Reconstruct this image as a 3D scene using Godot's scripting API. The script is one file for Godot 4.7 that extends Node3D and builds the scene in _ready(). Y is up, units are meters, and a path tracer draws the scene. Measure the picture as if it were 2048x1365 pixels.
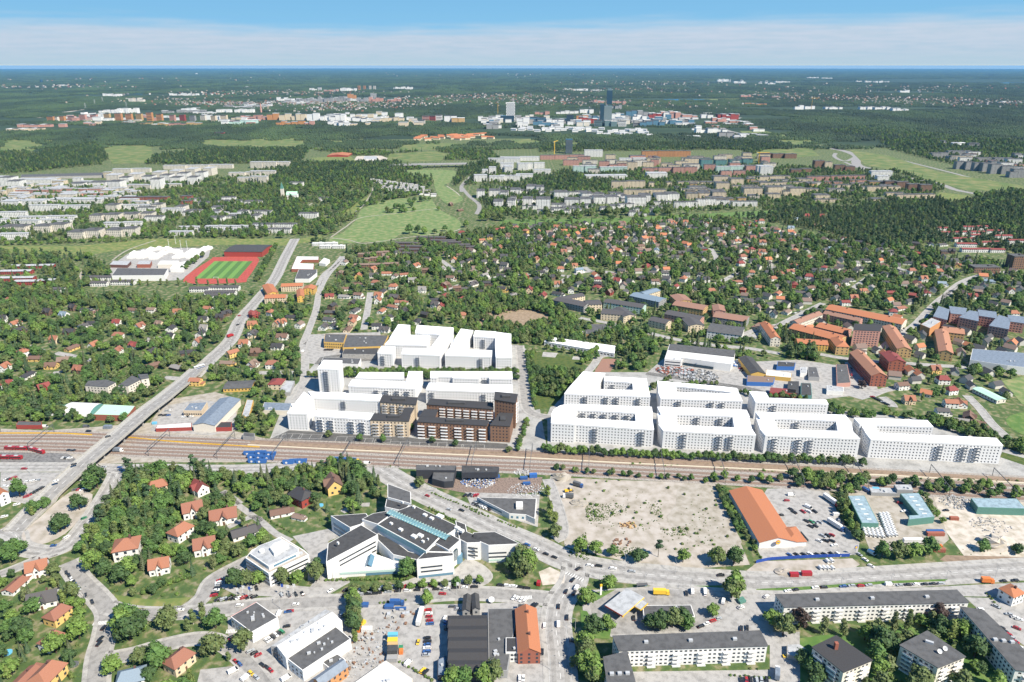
extends Node3D
# An aerial view of a suburb: a railway with new housing blocks beside it, villas and a sports ground beyond, office parks and forest to the horizon.
# Metres; the camera stands over the origin and looks along -z; V(x, d) is a place on the ground, d metres ahead.

var rng:=RandomNumberGenerator.new()
var M:={}            # materials by name
var taken:={}        # names in use, per parent
var pool:={}         # shared meshes
var grid:=PackedByteArray()
var auto:=[]         # things whose label is completed from the nearest landmark
var spots:=[]        # where trees stand: [place, kind, size]
var marks:=[]        # landmarks: [phrase, place]
const GX0:=-2300.0
const GZ0:=-3300.0
const CELL:=2.5
const GW:=1840
const GH:=1220

func V(x: float,d: float) -> Vector2:
	return Vector2(x,-d)

func v3(x: float,y: float,z: float) -> Vector3:
	return Vector3(x,y,z)

func up(p: Vector2,y:=0.0) -> Vector3:
	return Vector3(p.x,y,p.y)

class MB:                                     # collects flat-shaded faces into one mesh
	var v:=PackedVector3Array()
	var n:=PackedVector3Array()
	var c:=PackedColorArray()
	var tint:=Color.WHITE
	var colored:=false

	func tri(a: Vector3,b: Vector3,d: Vector3,out:=Vector3.ZERO) -> void:
		var m:=(d - a).cross(b - a).normalized()
		if out != Vector3.ZERO and m.dot(out) < 0.0:
			var k:=b
			b=d
			d=k
			m=-m
		v.append(a)
		v.append(b)
		v.append(d)
		for i in 3:
			n.append(m)
			if colored:
				c.append(tint)

	func quad(a: Vector3,b: Vector3,d: Vector3,e: Vector3,out:=Vector3.ZERO) -> void:
		tri(a,b,d,out)
		tri(a,d,e,out)

	func hexa(p: PackedVector3Array) -> void:     # eight corners: four below in order round, four above
		var mid:=Vector3.ZERO
		for q in p:
			mid += q / 8.0
		for f in [[0,1,2,3],[4,5,6,7],[0,1,5,4],[1,2,6,5],[2,3,7,6],[3,0,4,7]]:
			quad(p[f[0]],p[f[1]],p[f[2]],p[f[3]],(p[f[0]]+p[f[2]]) / 2.0 - mid)

	func taper(c0: Vector3,s0: Vector2,c1: Vector3,s1: Vector2) -> void:     # a block with a bottom and a top of their own size
		var p:=PackedVector3Array()
		for k in [[c0,s0],[c1,s1]]:
			for q in [Vector2(-0.5,-0.5),Vector2(0.5,-0.5),Vector2(0.5,0.5),Vector2(-0.5,0.5)]:
				p.append(k[0]+Vector3(q.x*k[1].x,0,q.y*k[1].y))
		hexa(p)

	func box(at: Vector3,s: Vector3,turn:=0.0) -> void:
		var b:=Basis(Vector3.UP,turn)
		var p:=PackedVector3Array()
		for y in [-0.5,0.5]:
			for q in [Vector2(-0.5,-0.5),Vector2(0.5,-0.5),Vector2(0.5,0.5),Vector2(-0.5,0.5)]:
				p.append(at+b*Vector3(q.x*s.x,y*s.y,q.y*s.z))
		hexa(p)

	func prism(poly: PackedVector2Array,y0: float,y1: float,sides:=true) -> void:
		var t:=Geometry2D.triangulate_polygon(poly)
		for i in range(0,t.size(),3):
			tri(Vector3(poly[t[i]].x,y1,poly[t[i]].y),Vector3(poly[t[i+1]].x,y1,poly[t[i+1]].y),Vector3(poly[t[i+2]].x,y1,poly[t[i+2]].y),Vector3.UP)
		if sides:
			var s:=1.0 if area(poly) > 0 else -1.0
			for i in poly.size():
				var a:=poly[i]
				var b:=poly[(i+1) % poly.size()]
				quad(Vector3(a.x,y0,a.y),Vector3(b.x,y0,b.y),Vector3(b.x,y1,b.y),Vector3(a.x,y1,a.y),Vector3((b.y - a.y)*s,0,(a.x - b.x)*s))

	func rod(a: Vector3,b: Vector3,r0: float,r1: float,sides:=6,caps:=false) -> void:
		var ax:=(b - a).normalized()
		var s:=ax.cross(Vector3.RIGHT if absf(ax.x) < 0.8 else Vector3.UP).normalized()
		var t:=ax.cross(s)
		for i in sides:
			var d0:=s*cos(TAU*i / sides)+t*sin(TAU*i / sides)
			var d1:=s*cos(TAU*(i+1) / sides)+t*sin(TAU*(i+1) / sides)
			quad(a+d0*r0,a+d1*r0,b+d1*r1,b+d0*r1,d0+d1)
			if caps:
				tri(b,b+d0*r1,b+d1*r1,ax)
				tri(a,a+d0*r0,a+d1*r0,-ax)

	func area(p: PackedVector2Array) -> float:
		var s:=0.0
		for i in p.size():
			s += p[i].cross(p[(i+1) % p.size()])
		return s

	func mesh() -> ArrayMesh:
		var a:=[]
		a.resize(Mesh.ARRAY_MAX)
		a[Mesh.ARRAY_VERTEX]=v
		a[Mesh.ARRAY_NORMAL]=n
		if colored:
			a[Mesh.ARRAY_COLOR]=c
		var m:=ArrayMesh.new()
		m.add_surface_from_arrays(Mesh.PRIMITIVE_TRIANGLES,a)
		return m

# ---- materials -------------------------------------------------------------------------------------------------
func noise_tex(f: float,seed_: int,ramp: Array,octaves:=4,kind:=FastNoiseLite.TYPE_SIMPLEX_SMOOTH,size:=512) -> NoiseTexture2D:
	var nz:=FastNoiseLite.new()
	nz.seed=seed_
	nz.noise_type=kind
	nz.frequency=f
	nz.fractal_octaves=octaves
	var g:=Gradient.new()
	var off:=PackedFloat32Array()
	var col:=PackedColorArray()
	for r in ramp:
		off.append(r[0])
		col.append(r[1])
	g.offsets=off
	g.colors=col
	var t:=NoiseTexture2D.new()
	t.width=size
	t.height=size
	t.seamless=true
	t.noise=nz
	t.color_ramp=g
	return t

func grey(v: float) -> Color:
	return Color(v,v,v)

func lin(r: float,g: float,b: float) -> Color:
	return Color(r,g,b).linear_to_srgb()

func mat(called: String,c: Color,rough:=0.85,tex:="",scale:=0.05,tint:=false) -> StandardMaterial3D:
	var m:=StandardMaterial3D.new()
	m.resource_name=called
	m.albedo_color=c
	m.roughness=rough
	m.vertex_color_use_as_albedo=tint
	if tex != "":
		m.albedo_texture=pool[tex]
		m.uv1_triplanar=true
		m.uv1_world_triplanar=true
		m.uv1_scale=Vector3.ONE*scale
		if tex in ["mottle","ground","stain"]:
			m.detail_enabled=true
			m.detail_blend_mode=BaseMaterial3D.BLEND_MODE_MUL
			m.detail_albedo=pool["fine"]
			m.detail_uv_layer=BaseMaterial3D.DETAIL_UV_1
	M[called]=m
	return m

# ---- names, labels, nodes --------------------------------------------------------------------------------------
func numbered(parent: Node,called: String) -> String:
	var k:=str(parent.get_instance_id())+called
	var i: int=taken.get(k,-1)+1
	taken[k]=i
	return called if i == 0 else "%s_%03d" % [called,i]

func thing(called: String,label: String,category: String,at:=Vector3.ZERO,turn:=0.0,group:="") -> Node3D:
	var o:=Node3D.new()
	o.name=numbered(self,called)
	add_child(o)
	o.position=at
	o.rotation.y=turn
	tag(o,label,category,group)
	return o

func tag(o: Node3D,label: String,category: String,group:="") -> void:
	o.set_meta("label",label)
	o.set_meta("category",category)
	if group != "":
		o.set_meta("group",group)

func part(parent: Node,called: String,mesh: Mesh,m,at:=Vector3.ZERO,turn:=0.0,kind:="") -> MeshInstance3D:
	var o:=MeshInstance3D.new()
	o.name=numbered(parent,called)
	o.mesh=mesh
	o.material_override=M[m] if m is String else m
	parent.add_child(o)
	o.position=at
	o.rotation.y=turn
	if kind != "":
		o.set_meta("kind",kind)
	return o

func struct(called: String,mesh: Mesh,m,label: String,kind:="structure") -> MeshInstance3D:
	var o:=part(self,called,mesh,m,Vector3.ZERO,0.0,kind)
	tag(o,label,called.replace("_"," "))
	return o

func copy(o: Node3D) -> Node3D:
	var r: Node3D=o.duplicate()
	r.name=numbered(self,String(o.name).rstrip("0123456789").trim_suffix("_"))
	add_child(r)
	return r

func auto_label(o: Node3D,words: String,category: String,group: String) -> void:
	tag(o,words,category,group)
	auto.append([o,words,Vector2(o.position.x,o.position.z)])

func nth(i: int) -> String:
	var ones:=["","first","second","third","fourth","fifth","sixth","seventh","eighth","ninth","tenth","eleventh","twelfth","thirteenth","fourteenth","fifteenth","sixteenth","seventeenth","eighteenth","nineteenth"]
	var tens:=["","","twenty","thirty","forty","fifty","sixty","seventy","eighty","ninety"]
	if i < 20:
		return ones[i]
	if i < 100:
		return tens[i / 10]+"-"+ones[i % 10] if i % 10 else tens[i / 10].trim_suffix("y")+"ieth"
	return "hundred-and-"+nth(i % 100) if i % 100 else "hundredth"

func finish_labels() -> void:
	var sets:={}
	for a in auto:
		var best:=0
		for k in marks.size():
			if a[2].distance_squared_to(marks[k][1]) < a[2].distance_squared_to(marks[best][1]):
				best=k
		var key: String=a[1]+"|"+str(best)
		if not sets.has(key):
			sets[key]=[]
		sets[key].append([a[2].distance_to(marks[best][1]),a[0],a[1],marks[best][0]])
	for key in sets:
		var l: Array=sets[key]
		l.sort_custom(func(p,q): return p[0] < q[0])
		for i in l.size():
			l[i][1].set_meta("label",l[i][2]+", "+nth(i+1)+" from "+l[i][3])

# ---- what is built on -------------------------------------------------------------------------------------------
func occupy(poly: PackedVector2Array,pad:=0.0,value:=1) -> void:
	if pad > 0.0:
		var grown:=Geometry2D.offset_polygon(poly,pad)
		if grown.size():
			poly=grown[0]
	var lo:=poly[0]
	var hi:=poly[0]
	for p in poly:
		lo=lo.min(p)
		hi=hi.max(p)
	var j0:=clampi(int((lo.y - GZ0) / CELL),0,GH - 1)
	var j1:=clampi(int((hi.y - GZ0) / CELL),0,GH - 1)
	for j in range(j0,j1+1):
		var z:=GZ0+(j+0.5)*CELL
		var xs:=PackedFloat32Array()
		for i in poly.size():
			var a:=poly[i]
			var b:=poly[(i+1) % poly.size()]
			if (a.y <= z) != (b.y <= z):
				xs.append(a.x+(z - a.y) / (b.y - a.y)*(b.x - a.x))
		xs.sort()
		for k in range(0,xs.size() - 1,2):
			var i0:=clampi(int((xs[k] - GX0) / CELL),0,GW - 1)
			var i1:=clampi(int((xs[k+1] - GX0) / CELL),0,GW - 1)
			for i in range(i0,i1+1):
				grid[j*GW+i]=value

func disc(p: Vector2,r: float,value:=1) -> void:
	var n:=int(ceil(r / CELL))
	var ci:=int((p.x - GX0) / CELL)
	var cj:=int((p.y - GZ0) / CELL)
	for j in range(maxi(cj - n,0),mini(cj+n,GH - 1)+1):
		for i in range(maxi(ci - n,0),mini(ci+n,GW - 1)+1):
			if (i - ci)*(i - ci)+(j - cj)*(j - cj) <= n*n:
				grid[j*GW+i]=value

func free_at(p: Vector2) -> bool:
	var i:=int((p.x - GX0) / CELL)
	var j:=int((p.y - GZ0) / CELL)
	if i < 0 or j < 0 or i >= GW or j >= GH:
		return true
	return grid[j*GW+i] == 0

# ---- ground -----------------------------------------------------------------------------------------------------
func sheet(called: String,pts: Array,m,y: float,label: String,block:=true,rounded:=0) -> void:
	var poly:=PackedVector2Array(pts)
	if rounded:
		poly=smooth(poly,true,rounded)
	var b:=MB.new()
	b.prism(poly,-0.2,y)
	struct(called,b.mesh(),m,label)
	if block:
		occupy(poly)

func smooth(pts: PackedVector2Array,closed: bool,k:=5) -> PackedVector2Array:
	var out:=PackedVector2Array()
	var n:=pts.size()
	for i in (n if closed else n - 1):
		var a:=pts[(i - 1+n) % n] if closed else pts[maxi(i - 1,0)]
		var d:=pts[(i+2) % n] if closed else pts[mini(i+2,n - 1)]
		for j in k:
			out.append(pts[i].cubic_interpolate(pts[(i+1) % n],a,d,j / float(k)))
	if not closed:
		out.append(pts[n - 1])
	return out

func strip(b: MB,line: PackedVector2Array,off: float,w: float,y: float,thick:=0.0,dash:=0.0) -> void:
	var l:=PackedVector2Array()
	var r:=PackedVector2Array()
	for i in line.size():
		var d:=(line[mini(i+1,line.size() - 1)] - line[maxi(i - 1,0)]).normalized()
		var s:=Vector2(-d.y,d.x)
		l.append(line[i]+s*(off - w / 2))
		r.append(line[i]+s*(off+w / 2))
	for i in line.size() - 1:
		if dash > 0.0 and i % 2:
			continue
		b.quad(up(l[i],y),up(l[i+1],y),up(r[i+1],y),up(r[i],y),Vector3.UP)
		if thick > 0.0:
			b.quad(up(l[i],y),up(l[i+1],y),up(l[i+1],y - thick),up(l[i],y - thick),up(l[i] - r[i]))
			b.quad(up(r[i],y),up(r[i+1],y),up(r[i+1],y - thick),up(r[i],y - thick),up(r[i] - l[i]))

func resample(line: PackedVector2Array,step: float) -> PackedVector2Array:
	var out:=PackedVector2Array([line[0]])
	var left:=step
	for i in line.size() - 1:
		var a:=line[i]
		var d:=line[i+1] - a
		var len_:=d.length()
		var at:=left
		while at < len_:
			out.append(a+d*at / len_)
			at += step
		left=at - len_
	return out

func road(called: String,pts: Array,w: float,label: String,walk:=0.0,dashes:=false,m:="asphalt") -> PackedVector2Array:
	var line:=smooth(PackedVector2Array(pts),false,8)
	var b:=MB.new()
	strip(b,line,0,w,0.12+0.0004*w,0.15)
	struct(called,b.mesh(),m,label)
	if walk > 0.0:
		for s in [-1.0,1.0]:
			var k:=MB.new()
			strip(k,line,s*(w+walk) / 2,walk,0.24,0.24)
			struct("pavement",k.mesh(),"paving","pale kerbed pavement along "+label)
	if dashes:
		var k:=MB.new()
		strip(k,resample(line,4.0),0,0.3,0.17,0.0,1.0)
		for s in [-1.0,1.0]:
			strip(k,line,s*(w / 2 - 0.4),0.12,0.17)
		for s in [-0.27,0.27]:
			var t:=MB.new()
			strip(t,line,w*s,w*0.2,0.15)
			struct("wheel_worn_lane",t.mesh(),"asphalt","darker tyre-worn lane on "+label+(" toward the near side" if s > 0 else " toward the far side"))
		struct("road_marking",k.mesh(),"paint","white lane dashes and edge lines on "+label)
	for p in resample(line,3.0):
		disc(p,w / 2+walk+1.5)
	return line

# ---- buildings --------------------------------------------------------------------------------------------------
func wall_with_openings(b: MB,a: Vector2,e: Vector2,out: Vector2,y0: float,h: float,rows: int,spec: Array,sites: Array) -> void:
	# spec: [spacing, width, height, recess, sill share]; the wall gets real openings, whose places go to sites
	var L:=a.distance_to(e)
	var d:=(e - a) / L
	var cols:=int((L - 1.0) / spec[0])
	if cols < 1 or rows < 1:
		b.quad(up(a,y0),up(e,y0),up(e,y0+h),up(a,y0+h),up(out))
		return
	var ww: float=spec[1]
	var wh: float=spec[2]
	var sh:=(h - 0.6) / rows
	var m: float=(L - cols*spec[0]) / 2
	var o:=up(out)
	var inn: Vector3=up(-out*spec[3])
	var y:=y0
	for r in rows:
		var s: float=y0+r*sh+(sh - wh)*spec[4]
		b.quad(up(a,y),up(e,y),up(e,s),up(a,s),o)
		var x:=0.0
		for c in cols:
			var w0: float=m+(c+0.5)*spec[0] - ww / 2
			var p:=a+d*x
			var q:=a+d*w0
			var q2:=a+d*(w0+ww)
			b.quad(up(p,s),up(q,s),up(q,s+wh),up(p,s+wh),o)
			x=w0+ww
			b.quad(up(q,s),up(q2,s),up(q2,s)+inn,up(q,s)+inn,Vector3.UP)
			b.quad(up(q,s+wh),up(q2,s+wh),up(q2,s+wh)+inn,up(q,s+wh)+inn,Vector3.DOWN)
			b.quad(up(q,s),up(q,s)+inn,up(q,s+wh)+inn,up(q,s+wh),up(d))
			b.quad(up(q2,s),up(q2,s)+inn,up(q2,s+wh)+inn,up(q2,s+wh),up(-d))
			sites.append([up((q+q2) / 2,s+wh / 2)+inn,atan2(out.x,out.y)])
		b.quad(up(a+d*x,s),up(e,s),up(e,s+wh),up(a+d*x,s+wh),o)
		y=s+wh
	b.quad(up(a,y),up(e,y),up(e,y0+h),up(a,y0+h),o)

func bx(x: float,y: float,z: float) -> Mesh:
	return box_of(Vector3(x,y,z))

func box_of(s: Vector3) -> Mesh:
	var k:="box%s" % s
	if not pool.has(k):
		var b:=BoxMesh.new()
		b.size=s
		pool[k]=b
	return pool[k]

# wings: [[corner, corner, corner, corner ...], height, edges that carry windows as a string of 0 and 1, rows]
func block(called: String,label: String,category: String,wings: Array,o: Dictionary) -> Node3D:
	var mid: Vector2=(wings[0][0][0]+wings[0][0][2]) / 2.0
	var root:=thing(called,label,category,up(mid),0.0,o.get("group",""))
	var spec: Array=o.get("win",[2.9,1.3,1.5,0.35,0.55])
	var pane: Mesh=bx(spec[1],spec[2],0.06)
	var n:=0
	for w in wings:
		var b:=MB.new()
		var rest:=MB.new()
		var poly:=PackedVector2Array()
		for p in w[0]:
			poly.append(p - mid)
		if b.area(poly) < 0:
			poly.reverse()
		occupy(PackedVector2Array(w[0]),2.0)
		var base: float=w[4] if w.size() > 4 else 0.0
		var sites:=[]
		for i in poly.size():
			var a:=poly[i]
			var e:=poly[(i+1) % poly.size()]
			var out:=Vector2(e.y - a.y,a.x - e.x).normalized()
			var flag: String=w[2] if w.size() > 2 else "*"
			var with_windows: bool=flag == "*" or (flag == "f" and out.y > 0.5) or (flag == "s" and (out.y > 0.4 or absf(out.x) > 0.7))
			wall_with_openings(b,a,e,out,base,w[1] - base,w[3] if with_windows and w.size() > 3 else 0,spec,sites)
		part(root,"wall",b.mesh(),o.wall)
		var r:=MB.new()
		var grown:=Geometry2D.offset_polygon(poly,o.get("eave",0.15))
		r.prism(grown[0] if grown.size() else poly,w[1] - 0.02,w[1]+o.get("slab",0.35))
		part(root,"roof",r.mesh(),o.roof)
		for s in sites:
			n += 1
			if n <= 290 and not o.get("joined",false):
				part(root,"window",pane,o.pane,s[0],s[1])
			else:
				rest.box(s[0],Vector3(spec[1],spec[2],0.06),s[1])
		if rest.v.size():
			part(root,"windows",rest.mesh(),o.pane,Vector3.ZERO,0.0,"stuff")
	return root

# a column of balconies on the wall from a to e, at share t of it
func balconies(root: Node3D,a: Vector2,e: Vector2,ts: Array,first: int,last: int,h: float,w: float,slab:="model_roof",rail:="model_rail") -> void:
	var mid:=Vector2(root.position.x,root.position.z)
	var d:=(e - a).normalized()
	var out:=Vector2(-d.y,d.x)
	if out.y < 0:
		out=-out
	for t in ts:
		for f in range(first,last+1):
			var p: Vector2=a.lerp(e,t) - mid+out*0.85
			var k:=part(root,"balcony",bx(w,0.16,1.7),slab,up(p,f*h+0.1),atan2(out.x,out.y))
			part(k,"railing",bx(w,1.1,0.08),rail,Vector3(0,0.6,0.84))

# a simple slab block whose windows are joined: front centre on the ground, width, height, depth
func slab_block(x: float,z: float,w: float,h: float,depth: float,wall: String,roof: String,words: String,group: String,turn:=0.0,pitch:=0.0,called:="apartment_block") -> Node3D:
	var q:=Vector2(x,z)+Vector2(0,-depth / 2).rotated(-turn)
	var root:=thing("terraced_row" if pitch > 0.0 else called,words,"apartment block",up(q),turn)
	auto_label(root,words,"apartment block",group)
	var b:=MB.new()
	b.box(Vector3(0,h / 2,0),Vector3(w,h,depth))
	part(root,"wall",b.mesh(),wall)
	var r:=MB.new()
	if pitch > 0.0:
		gable_roof(r,w+0.6,depth+0.8,h,pitch,0.0,0.25)
	else:
		r.box(Vector3(0,h+0.25,0),Vector3(w+0.5,0.5,depth+0.5))
		r.box(Vector3(w*0.2,h+1.2,0),Vector3(minf(6.0,w*0.2),1.6,minf(4.0,depth*0.4)))
	part(root,"roof",r.mesh(),roof)
	var k:=MB.new()
	var rows:=maxi(1,int(round(h / 2.9)))
	var sh:=h / rows
	for i in rows:
		for c in maxi(1,int(w / 3.4)):
			var cx:=-w / 2+(c+0.5)*w / maxi(1,int(w / 3.4))
			k.box(Vector3(cx,(i+0.52)*sh,depth / 2),Vector3(1.7 if c % 3 else 2.4,sh*0.5,0.12))
		for c in maxi(1,int(depth / 5.0)):
			var cz:=-depth / 2+(c+0.5)*depth / maxi(1,int(depth / 5.0))
			for s in [-1.0,1.0]:
				k.box(Vector3(s*w / 2,(i+0.52)*sh,cz),Vector3(0.12,sh*0.5,1.5))
	part(root,"windows",k.mesh(),"pane",Vector3.ZERO,0.0,"stuff")
	occupy(PackedVector2Array([q+Vector2(-w / 2,-depth / 2).rotated(-turn),q+Vector2(w / 2,-depth / 2).rotated(-turn),q+Vector2(w / 2,depth / 2+h*1.2).rotated(-turn),q+Vector2(-w / 2,depth / 2+h*1.2).rotated(-turn)]),2.0)
	return root

# ridge along x; hip 0 is a plain gable, 1 a full hip; thick slabs
func gable_roof(r: MB,L: float,W: float,h: float,rise: float,hip: float,thick:=0.25) -> void:
	var x:=L / 2
	var z:=W / 2
	var rx:=x - hip*z*0.95
	var rx2:=x - (0.0 if hip <= 0.0 else hip*z*0.95)
	for s in [-1.0,1.0]:
		var a:=Vector3(-x,h,s*z)
		var b:=Vector3(x,h,s*z)
		var c:=Vector3(rx2,h+rise,0)
		var d:=Vector3(-rx,h+rise,0)
		r.quad(a,b,c,d,Vector3(0,1,s))
		var t:=Vector3(0,thick,0)
		r.quad(a - t,b - t,b,a,Vector3(0,0,s))
		r.quad(a - t,b - t,c - t,d - t,Vector3(0,-1,-s))
		if hip > 0.0:
			r.tri(Vector3(s*x,h,-z),Vector3(s*x,h,z),Vector3(s*rx,h+rise,0),Vector3(s,1,0))
			r.quad(Vector3(s*x,h - thick,-z),Vector3(s*x,h - thick,z),Vector3(s*x,h,z),Vector3(s*x,h,-z),Vector3(s,0,0))
		else:
			for e in [-1.0,1.0]:
				r.quad(Vector3(e*x,h,s*z),Vector3(e*x,h - thick,s*z),Vector3(e*x,h+rise - thick,0),Vector3(e*x,h+rise,0),Vector3(e,0,0))

func house_walls(b: MB,L: float,W: float,h: float,rise: float,hip: float) -> void:
	b.box(Vector3(0,h / 2,0),Vector3(L,h,W))
	if hip <= 0.0:
		for s in [-1.0,1.0]:
			b.tri(Vector3(s*L / 2,h,-W / 2),Vector3(s*L / 2,h,W / 2),Vector3(s*L / 2,h+rise*0.92,0),Vector3(s,0,0))

# a pitched-roof building over the corners a, b (eaves along the front) and c (back corner beside b)
func pitched(called: String,label: String,category: String,a: Vector2,b: Vector2,c: Vector2,h: float,rise: float,o: Dictionary) -> Node3D:
	var u:=(b - a).normalized()
	var perp:=Vector2(-u.y,u.x)
	var dep:=(c - b).dot(perp)
	var L:=a.distance_to(b)
	var W:=absf(dep)
	var mid:=(a+b) / 2+perp*dep / 2
	var turn:=atan2(-u.y,u.x)
	if L < W:
		turn += PI / 2
		var k:=L
		L=W
		W=k
	var root:=thing(called,label,category,up(mid),turn,o.get("group",""))
	var w:=MB.new()
	var hip: float=o.get("hip",0.0)
	house_walls(w,L - 0.8,W - 0.8,h,rise,hip)
	part(root,"wall",w.mesh(),o.wall)
	var r:=MB.new()
	gable_roof(r,L,W,h,rise,hip)
	var roof:=part(root,"roof",r.mesh(),o.roof)
	if o.has("chimney"):
		for k in o.chimney:
			part(roof,"chimney",bx(1.1,rise*0.7+1.6,1.1),o.get("stack","brick_dark"),Vector3(L*k,h+rise*0.65+0.5,0.7))
	var rows: int=o.get("rows",int(round(h / 2.9)))
	var pane: Mesh=bx(1.3,1.4,0.14)
	var n:=0
	if rows:
		for i in rows:
			var y:=(i+0.55)*h / rows
			var cols:=maxi(1,int((L - 1.5) / o.get("every",3.2)))
			for k in cols:
				for s in [-1.0,1.0]:
					part(root,"window",pane,o.get("pane","pane"),Vector3(-L / 2+0.8+(k+0.5)*(L - 1.6) / cols,y,s*(W / 2 - 0.4)))
			for k in maxi(1,int(W / 4.0)):
				for s in [-1.0,1.0]:
					part(root,"window",pane,o.get("pane","pane"),Vector3(s*(L / 2 - 0.4),y,-W / 2+(k+0.5)*W / maxi(1,int(W / 4.0))),PI / 2)
	occupy(PackedVector2Array([a,b,b+perp*dep,a+perp*dep]),3.0)
	return root

# ---- villas -----------------------------------------------------------------------------------------------------
func villa_kind(k: int) -> Node3D:
	if pool.has("villa%d" % k):
		return pool["villa%d" % k]
	var dims: Array=[[10.5,8.2,4.6,4.4,0.0],[11.5,9.0,5.4,3.4,0.55],[14.0,8.6,3.0,2.2,0.0],[11.5,8.2,5.4,2.6,0.0],[10.2,9.4,5.8,3.0,1.0],[12.5,9.0,3.4,3.6,0.0]][k]
	var L: float=dims[0]
	var W: float=dims[1]
	var h: float=dims[2]
	var rise: float=dims[3]
	var root:=Node3D.new()
	root.name="villa"
	var w:=MB.new()
	house_walls(w,L,W,h,rise,dims[4])
	var r:=MB.new()
	gable_roof(r,L+1.0,W+1.0,h,rise,dims[4])
	if k == 0 or k == 5:                       # a cross gable over the front
		var g:=MB.new()
		gable_roof(g,W*0.62+0.6,L*0.34,h,rise*0.8,0.0)
		for i in g.v.size():
			r.v.append(Vector3(-g.v[i].z,g.v[i].y+0.04,g.v[i].x+W*0.31+0.2))
			r.n.append(Vector3(-g.n[i].z,g.n[i].y,g.n[i].x))
		w.box(Vector3(0,h / 2,W*0.5),Vector3(L*0.3,h,1.4))
		w.tri(Vector3(-L*0.15,h,W*0.5+0.7),Vector3(L*0.15,h,W*0.5+0.7),Vector3(0,h+rise*0.7,W*0.5+0.7),Vector3(0,0,1))
	if k == 3 or k == 2:                       # a lower extension at the gable
		w.box(Vector3(L / 2+1.6,1.35,0.6),Vector3(3.2,2.7,W*0.7))
		r.box(Vector3(L / 2+1.7,2.85,0.6),Vector3(3.8,0.3,W*0.7+0.8))
	part(root,"wall",w.mesh(),"w_w")
	var roof:=part(root,"roof",r.mesh(),"r_o")
	part(roof,"chimney",bx(0.8,2.4,0.8),"brick_dark",Vector3(L*0.18,h+rise*0.82+0.4,-0.5))
	var pane:=bx(1.2,1.3,0.12)
	for s in [-1.0,1.0]:
		for x in [-0.34,0.0,0.34]:
			if s > 0 and x == 0.0 and k != 0 and k != 5:
				part(root,"door",bx(1.0,2.1,0.14),"door",Vector3(0,1.05,W / 2))
			elif not (s > 0 and x == 0.0):
				part(root,"window",pane,"pane",Vector3(x*L,1.7,s*W / 2))
			if h > 5.0:
				part(root,"window",pane,"pane",Vector3(x*L,4.2,s*W / 2))
		for z in [-0.22,0.22]:
			part(root,"window",pane,"pane",Vector3(s*L / 2,1.7,z*W),PI / 2)
		part(root,"window",pane,"pane",Vector3(s*L / 2,h*0.5+2.1,0.0),PI / 2)
	if k == 0 or k == 5:
		part(root,"window",pane,"pane",Vector3(0,h*0.5+1.6,W / 2+0.72))
		part(root,"door",bx(1.0,2.1,0.14),"door",Vector3(0,1.05,W / 2+0.7))
	pool["villa%d" % k]=root
	return root

const ROOFS:={"o": "orange-tiled","r": "red-tiled","k": "black-roofed","b": "brown-roofed","g": "grey-roofed","u": "blue-grey-roofed"}
const WALLS:={"w": "white","y": "yellow","c": "cream","r": "red","b": "brown"}

func villa(p: Vector2,code: String,k:=-1,turn:=999.0,size:=1.0) -> void:
	if k < 0:
		k=[0,1,3,4,5,0,1][rng.randi() % 7] if code[0] in "or" else [0,2,3,5,2,3][rng.randi() % 6]
	if turn > 900.0:
		turn=[12.0,-24.0,78.0,55.0,0.0,-10.0][rng.randi() % 6]+rng.randf_range(-9,9)
	var o: Node3D=villa_kind(k).duplicate()
	o.name=numbered(self,"villa")
	add_child(o)
	o.position=up(p)
	o.rotation.y=deg_to_rad(turn)
	o.scale=Vector3.ONE*size*rng.randf_range(0.94,1.06)
	for c in o.get_children():
		var who:=String(c.name)
		if who.begins_with("wall"):
			c.material_override=M["w_"+code[1]]
		elif who.begins_with("roof"):
			c.material_override=M["r_"+code[0]+("2" if rng.randf() < 0.4 and M.has("r_"+code[0]+"2") else "")]
	auto_label(o,"%s %s villa with %s" % [ROOFS[code[0]],WALLS[code[1]],["a front gable","a half-hipped roof","a low annex","an annex","a hipped roof","a low front gable"][k]],"villa","villas among the gardens")
	disc(p,8.0)
	disc(p+Vector2(0,8),8.0)
	disc(p+Vector2(0,14),5.0)

# ---- trees ------------------------------------------------------------------------------------------------------
func ball(b: MB,at: Vector3,r: Vector3,rough: float,nu:=7,nv:=4) -> void:
	var pts:=[]
	for j in nv+1:
		var row:=[]
		for i in nu:
			var t:=PI*j / nv
			var f:=TAU*i / nu+j*0.4
			var k:=1.0+rng.randf_range(-rough,rough)
			row.append(at+Vector3(sin(t)*cos(f),cos(t),sin(t)*sin(f))*r*k)
		pts.append(row)
	for j in nv:
		for i in nu:
			var mid: Vector3=(pts[j][i]+pts[j+1][(i+1) % nu]) / 2.0 - at
			b.quad(pts[j][i],pts[j][(i+1) % nu],pts[j+1][(i+1) % nu],pts[j+1][i],mid)

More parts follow.
